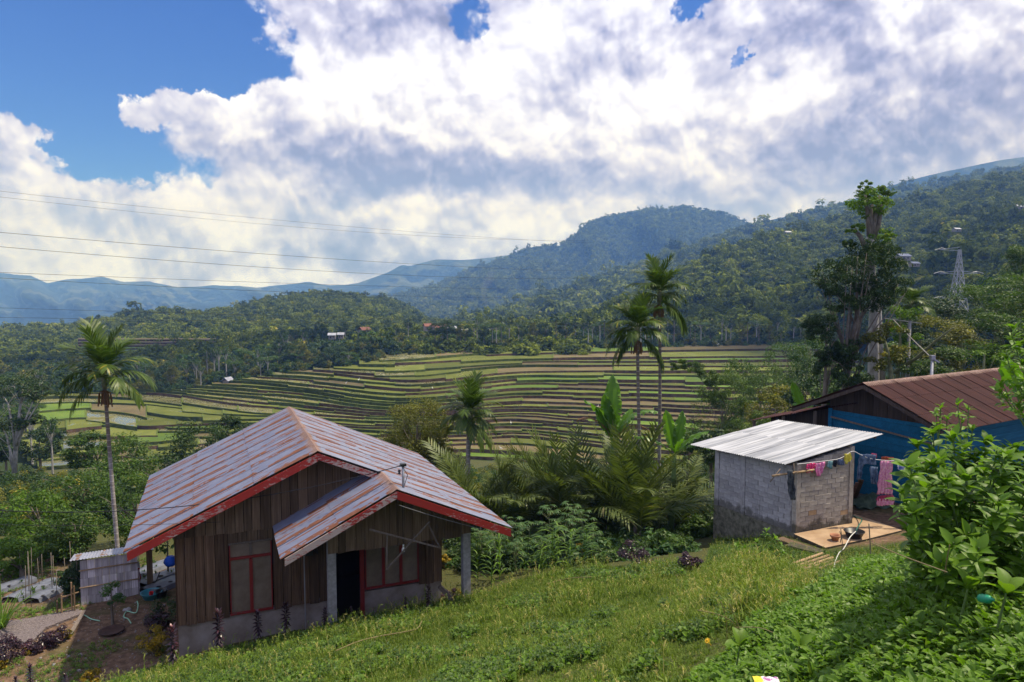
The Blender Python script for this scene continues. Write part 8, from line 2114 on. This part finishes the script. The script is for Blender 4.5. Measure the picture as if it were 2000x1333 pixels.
# blue bag behind house
b = MB(); b.lathe([(0, .18), (.14, .14), (.2, .02), (.16, -.06), (0, -.08)], n=10); place('blue_bag', b, simple_mat('blue_sheet', (.01, .08, .55), (.02, .12, .65), 7, .5, rand=0), at_y(333, 1098, 21.0), 'bright blue plastic bag caught in the plants behind the house', 'bag', rot=(.3, .2, 0))
pix_tube('stick', [at_z(298, 1153, -8.9), at_y(312, 1118, 20.6)], .014, M['cable'], 'dark stick leaning between the shed and the house', 'stick')
# sign-like leaning stone beside porch
b = MB(); b.box((0, 0, 0), (.10, .12, .55)); place('timber_prop', b, M['timber'], at_y(872, 1160, 17.3), 'short weathered timber leaning against the porch wall corner', 'timber', rot=(.1, -.7, .2), smooth=False)
# dry branch and stalks in the meadow
pix_tube('dry_branch', [on_ground(655, 1284) + Vector((0, 0, .10)), on_ground(700, 1268) + Vector((0, 0, .14)), on_ground(740, 1258) + Vector((0, 0, .15)), on_ground(790, 1250) + Vector((0, 0, .14)), on_ground(815, 1245) + Vector((0, 0, .16)), on_ground(824, 1232) + Vector((0, 0, .2))], .012, M['straw'], 'long dry pale branch lying in the meadow', 'branch')
pix_tube('dry_branch', [on_ground(1070, 1148) + Vector((0, 0, .1)), on_ground(1110, 1143) + Vector((0, 0, .15)), on_ground(1155, 1141) + Vector((0, 0, .16))], .010, M['straw'], 'short dry branch near the top of the meadow', 'branch')
for i, (pts, lb) in enumerate([([(1445, 1240), (1430, 1215), (1400, 1200), (1362, 1192)], 'arching dry grass stalk above the left edge of the cover'), ([(1448, 1240), (1437, 1210), (1425, 1180)], 'upright dry grass stalk above the left edge of the cover'), ([(1420, 1250), (1418, 1210), (1408, 1175)], 'thin dry grass stalk left of the others'),
                           ([(1435, 1226), (1480, 1226), (1510, 1236)], 'low dry stalk bending right over the cover'), ([(1700, 1060), (1760, 1085), (1800, 1100), (1850, 1118)], 'long seed stalk hanging across the big shrub'), ([(1845, 1120), (1850, 1090), (1855, 1065)], 'upright seed stalk in front of the big shrub')]):
    Y_ = 6.6 if i < 4 else 4.7; pix_tube('grass_stalk', [at_y(x_, y_, Y_ - .1 * k) for k, (x_, y_) in enumerate(pts)], .0035, M['straw'], lb, 'stalk')
for (px, pb_, pt_, Y, lb) in [(1643, 1092, 1033, 18.0, 'thin dead stick standing in front of the basin'), (1698, 1135, 1023, 13.0, 'thin dark sapling stick with two leaves below the slab'), (1641, 1060, 1038, 18.6, 'short forked twig left of the basin')]:
    pix_tube('twig', [at_y(px, pb_, Y), at_y(px + 2, (pb_ + pt_) / 2, Y), at_y(px - 1, pt_, Y)], .010, M['bark'], lb, 'twig')

# ================================================================== poles, pylon, wires, far houses
def lathe_lamp():
    g = ground_at(1821, 32); top = at_y(1821, 703, 32) - g; t = thing('street_light', 'small street light on a grey pole behind the brown-red roof', 'street light', g)
    b = MB(); b.tube([(0, 0, -.2), top], [.09, .07], 8); b.build('pole', M['steel'], t, smooth=True)
    b = MB(); b.box((0, 0, .1), (.18, .18, .2)); b.box((.15, -.05, -.05), (.26, .14, .07), rot=(0, .5, 0)); b.build('lamp_head', M['steel'], t, loc=top)
lathe_lamp()
g = ground_at(1777, 37); top = at_y(1777, 628, 37) - g; t = thing('wooden_pole', 'straight grey wooden pole with a crossbar beside the pollarded tree', 'pole', g); b = MB(); b.tube([(0, 0, -.3), top], [.11, .08], 8); b.build('post', M['concrete'], t, smooth=True)
b = MB(); b.bar(at_y(1728, 622, 36.6) - g, at_y(1800, 632, 37.2) - g, .05, .05); b.build('crossbar', M['bark_pale'], t)
wire('stay_wire', at_y(1745, 625, 36), at_y(1815, 695, 32), .02, .02, M['bark_pale'], 'thin pole slanting from the pollarded tree to the street light', 'pole', 6)
# lattice pylon
YPn = 150.0; g = at_y(1868, 640, YPn); t = thing('lattice_pylon', 'grey steel lattice pylon with three pairs of drooping insulator arms on the hillside', 'pylon', g)
b = MB(); Hh = (at_y(1866, 488, YPn) - g).z; wb = 1.7
def pw_(f): return wb * (1 - f) ** 1.2 + .18
lev = [0, .2, .38, .54, .68, .80, .90, 1.0]
for f0, f1 in zip(lev[:-1], lev[1:]):
    c0_ = [Vector((sx * pw_(f0), sy * pw_(f0), Hh * f0)) for sx, sy in ((-1, -1), (1, -1), (1, 1), (-1, 1))]; c1_ = [Vector((sx * pw_(f1), sy * pw_(f1), Hh * f1)) for sx, sy in ((-1, -1), (1, -1), (1, 1), (-1, 1))]
    for i in range(4):
        b.bar(c0_[i], c1_[i], .12, .12); b.bar(c0_[i], c1_[(i + 1) % 4], .07, .07); b.bar(c0_[(i + 1) % 4], c1_[i], .07, .07); b.bar(c1_[i], c1_[(i + 1) % 4], .07, .07)
b.build('lattice', M['steel'], t)
for f in (.70, .38, 1.0):
    for sg in (-1, 1):
        if f == 1.0 and sg == 1: continue
        b = MB(); z_ = Hh * f; b.bar((0, 0, z_ + .5), (sg * 4.3, 0, z_), .10, .10); b.bar((0, 0, z_ - .2), (sg * 4.3, 0, z_), .10, .10); b.build('arm', M['steel'], t)
        b = MB(); b.tube([(sg * 2.8, 0, z_ + .15), (sg * 3.8, 0, z_ + .35), (sg * 5.2, 0, z_ - .1)], .06, 6); b.build('insulator', M['steel'], t)
# overhead wires across the view
for i, (p, q_, Y0_, Y1_, sag, r, lb) in enumerate([((-60, 367), (1150, 475), 60, 120, .6, .012, 'topmost thin overhead wire crossing the clouds'), ((-60, 378), (1150, 470), 62, 122, 1.1, .012, 'second thin overhead wire crossing the clouds'), ((-60, 449), (1150, 530), 45, 110, .5, .015, 'dark overhead wire crossing the clouds above the far range'), ((-60, 477), (1150, 543), 45, 110, .8, .015, 'dark overhead wire just below the one above the far range'),
                                               ((-60, 530), (1150, 566), 45, 120, .3, .012, 'overhead wire close above the far mountain range'), ((-60, 540), (1150, 580), 45, 120, .6, .012, 'overhead wire running along the far mountain crest'), ((-60, 600), (1700, 640), 48, 140, .3, .011, 'thin low overhead wire in front of the wooded hill'), ((-60, 619), (1700, 628), 50, 140, .6, .011, 'lowest thin overhead wire in front of the wooded hill')]):
    wire('overhead_wire', at_y(p[0], p[1], Y0_), at_y(q_[0], q_[1], Y1_), sag, r, M['cable'], lb, 'wire', 40, 'overhead wires')
# small field houses
wt_ = simple_mat('white_sheet_roof', (.30, .31, .34), (.42, .43, .46), .8, .4, rand=.05, bstr=0); wl_ = simple_mat('dull_wall', (.20, .18, .16), (.30, .27, .24), .8, .9); rr_ = simple_mat('rust_roof', (.16, .06, .04), (.24, .10, .07), .8, .7)
def far_house(label, px, py, Y, w, h, rot, roof, wall=None, cat='house', dp=.7):
    g = at_y(px, py, Y); t = thing('small_house', label, cat, g, rotz=rot); b = MB(); d = w * dp
    b.box((0, 0, h * .25), (w, d, h * .5 + .8)); b.build('wall', wall or wl_, t)
    b = MB(); zt = h * .5 + .4; e = .35
    b.add([(-w / 2 - e, -d / 2 - e, zt - .1), (w / 2 + e, -d / 2 - e, zt - .1), (w / 2 + e, 0, zt + h * .42), (-w / 2 - e, 0, zt + h * .42), (w / 2 + e, d / 2 + e, zt - .1), (-w / 2 - e, d / 2 + e, zt - .1),
           (-w / 2 - e, -d / 2 - e, zt - .2), (w / 2 + e, -d / 2 - e, zt - .2), (w / 2 + e, 0, zt + h * .42 - .1), (-w / 2 - e, 0, zt + h * .42 - .1), (w / 2 + e, d / 2 + e, zt - .2), (-w / 2 - e, d / 2 + e, zt - .2)],
          [(0, 1, 2, 3), (3, 2, 4, 5), (7, 6, 9, 8), (8, 9, 11, 10), (0, 6, 7, 1), (5, 4, 10, 11), (1, 7, 8, 2), (2, 8, 10, 4), (0, 3, 9, 6), (3, 5, 11, 9)]); b.build('roof', roof, t)
    b = MB(); b.box((-w * .2, -d / 2 - .02, h * .22), (w * .16, .06, h * .4)); b.build('door', M['dark_room'], t)
    b = MB(); b.box((w * .2, -d / 2 - .02, h * .30), (w * .16, .06, h * .2)); b.build('window', M['dark_room'], t)
far_house('left one of two white-roofed huts on the far terraces', 649, 661, 262, 2.4, 1.7, .1, wt_); far_house('right one of two white-roofed huts on the far terraces', 666, 660, 264, 1.9, 1.7, .1, wt_)
far_house('small grey gabled hut at the head of the flat paddies', 445, 752, 205, 2.3, 2.0, 1.3, M['roof_shed'], cat='hut'); far_house('tiny hut with a pale roof at the back of the flat paddies', 234, 762, 205, 1.9, 1.4, .2, wt_, cat='hut')
for i, (px, py, lb) in enumerate([(862, 648, 'pale roof at the left end of the hamlet'), (880, 650, 'second roof from the left in the hamlet among the trees'), (838, 645, 'small roof furthest left of the hamlet'), (872, 671, 'lower pale roof beneath the hamlet'), (712, 652, 'lone white-walled house at the wood edge'), (903, 652, 'roof at the right end of the hamlet')]): far_house(lb, px, py, 285 + i * 4, 4.0, 2.6, .2 * i, wt_ if i % 2 else rr_)
for px, py, Y, w, lb in [(1538, 458, 735, 7, 'tiny white-roofed house high on the right hillside'), (1990, 412, 640, 12, 'pale-roofed house high at the right edge'), (1762, 508, 330, 6, 'white-roofed house behind the mango tree'), (1785, 520, 340, 4, 'small pale hut right of the white-roofed hillside house'), (1868, 452, 520, 5, 'white roof on the hillside above the pylon')]: far_house(lb, px, py, Y, w, w * .45, .3, wt_)
# egrets on the paddies
eg = MB(); eg.tube([(-.25, 0, .32), (0, 0, .40), (.2, 0, .42), (.28, 0, .58), (.26, 0, .72), (.36, 0, .76), (.48, 0, .75)], [.02, .10, .10, .035, .028, .04, .008], 8)
eg.tube([(0, .03, .36), (0, .03, 0)], .012, 4); eg.tube([(0, -.03, .36), (0, -.03, 0)], .012, 4)
EGM = eg.mesh('egret', M['white_paint'], True)
for i, (px, py, lb) in enumerate([(675, 752, 'white egret standing on a bund left of the round tree'), (700, 745, 'white egret highest on the paddies above the plank house'), (845, 762, 'white egret beside the stocky areca palm crown'), (979, 880, 'white egret on the lowest paddy'), (357, 766, 'white egret at the back of the flat paddies'), (250, 773, 'white egret at the far end of the flat paddies'), (1402, 675, 'white egret on the upper right terraces'), (1167, 798, 'white egret left of the big banana plant'), (998, 830, 'white egret on the steps right of the stocky palm')]):
    Ys = terr_Y([px], False)[0]; rows_ = trow(px)[0]; k = int(np.clip(np.searchsorted(-rows_, -py) - 1, 0, NK - 1)); p = at_z(px, py, TZ[k] + .1)
    tag(link('egret', EGM, loc=p, rot=(0, 0, i), scale=1.1), lb, 'bird', 'white egrets on the paddies')
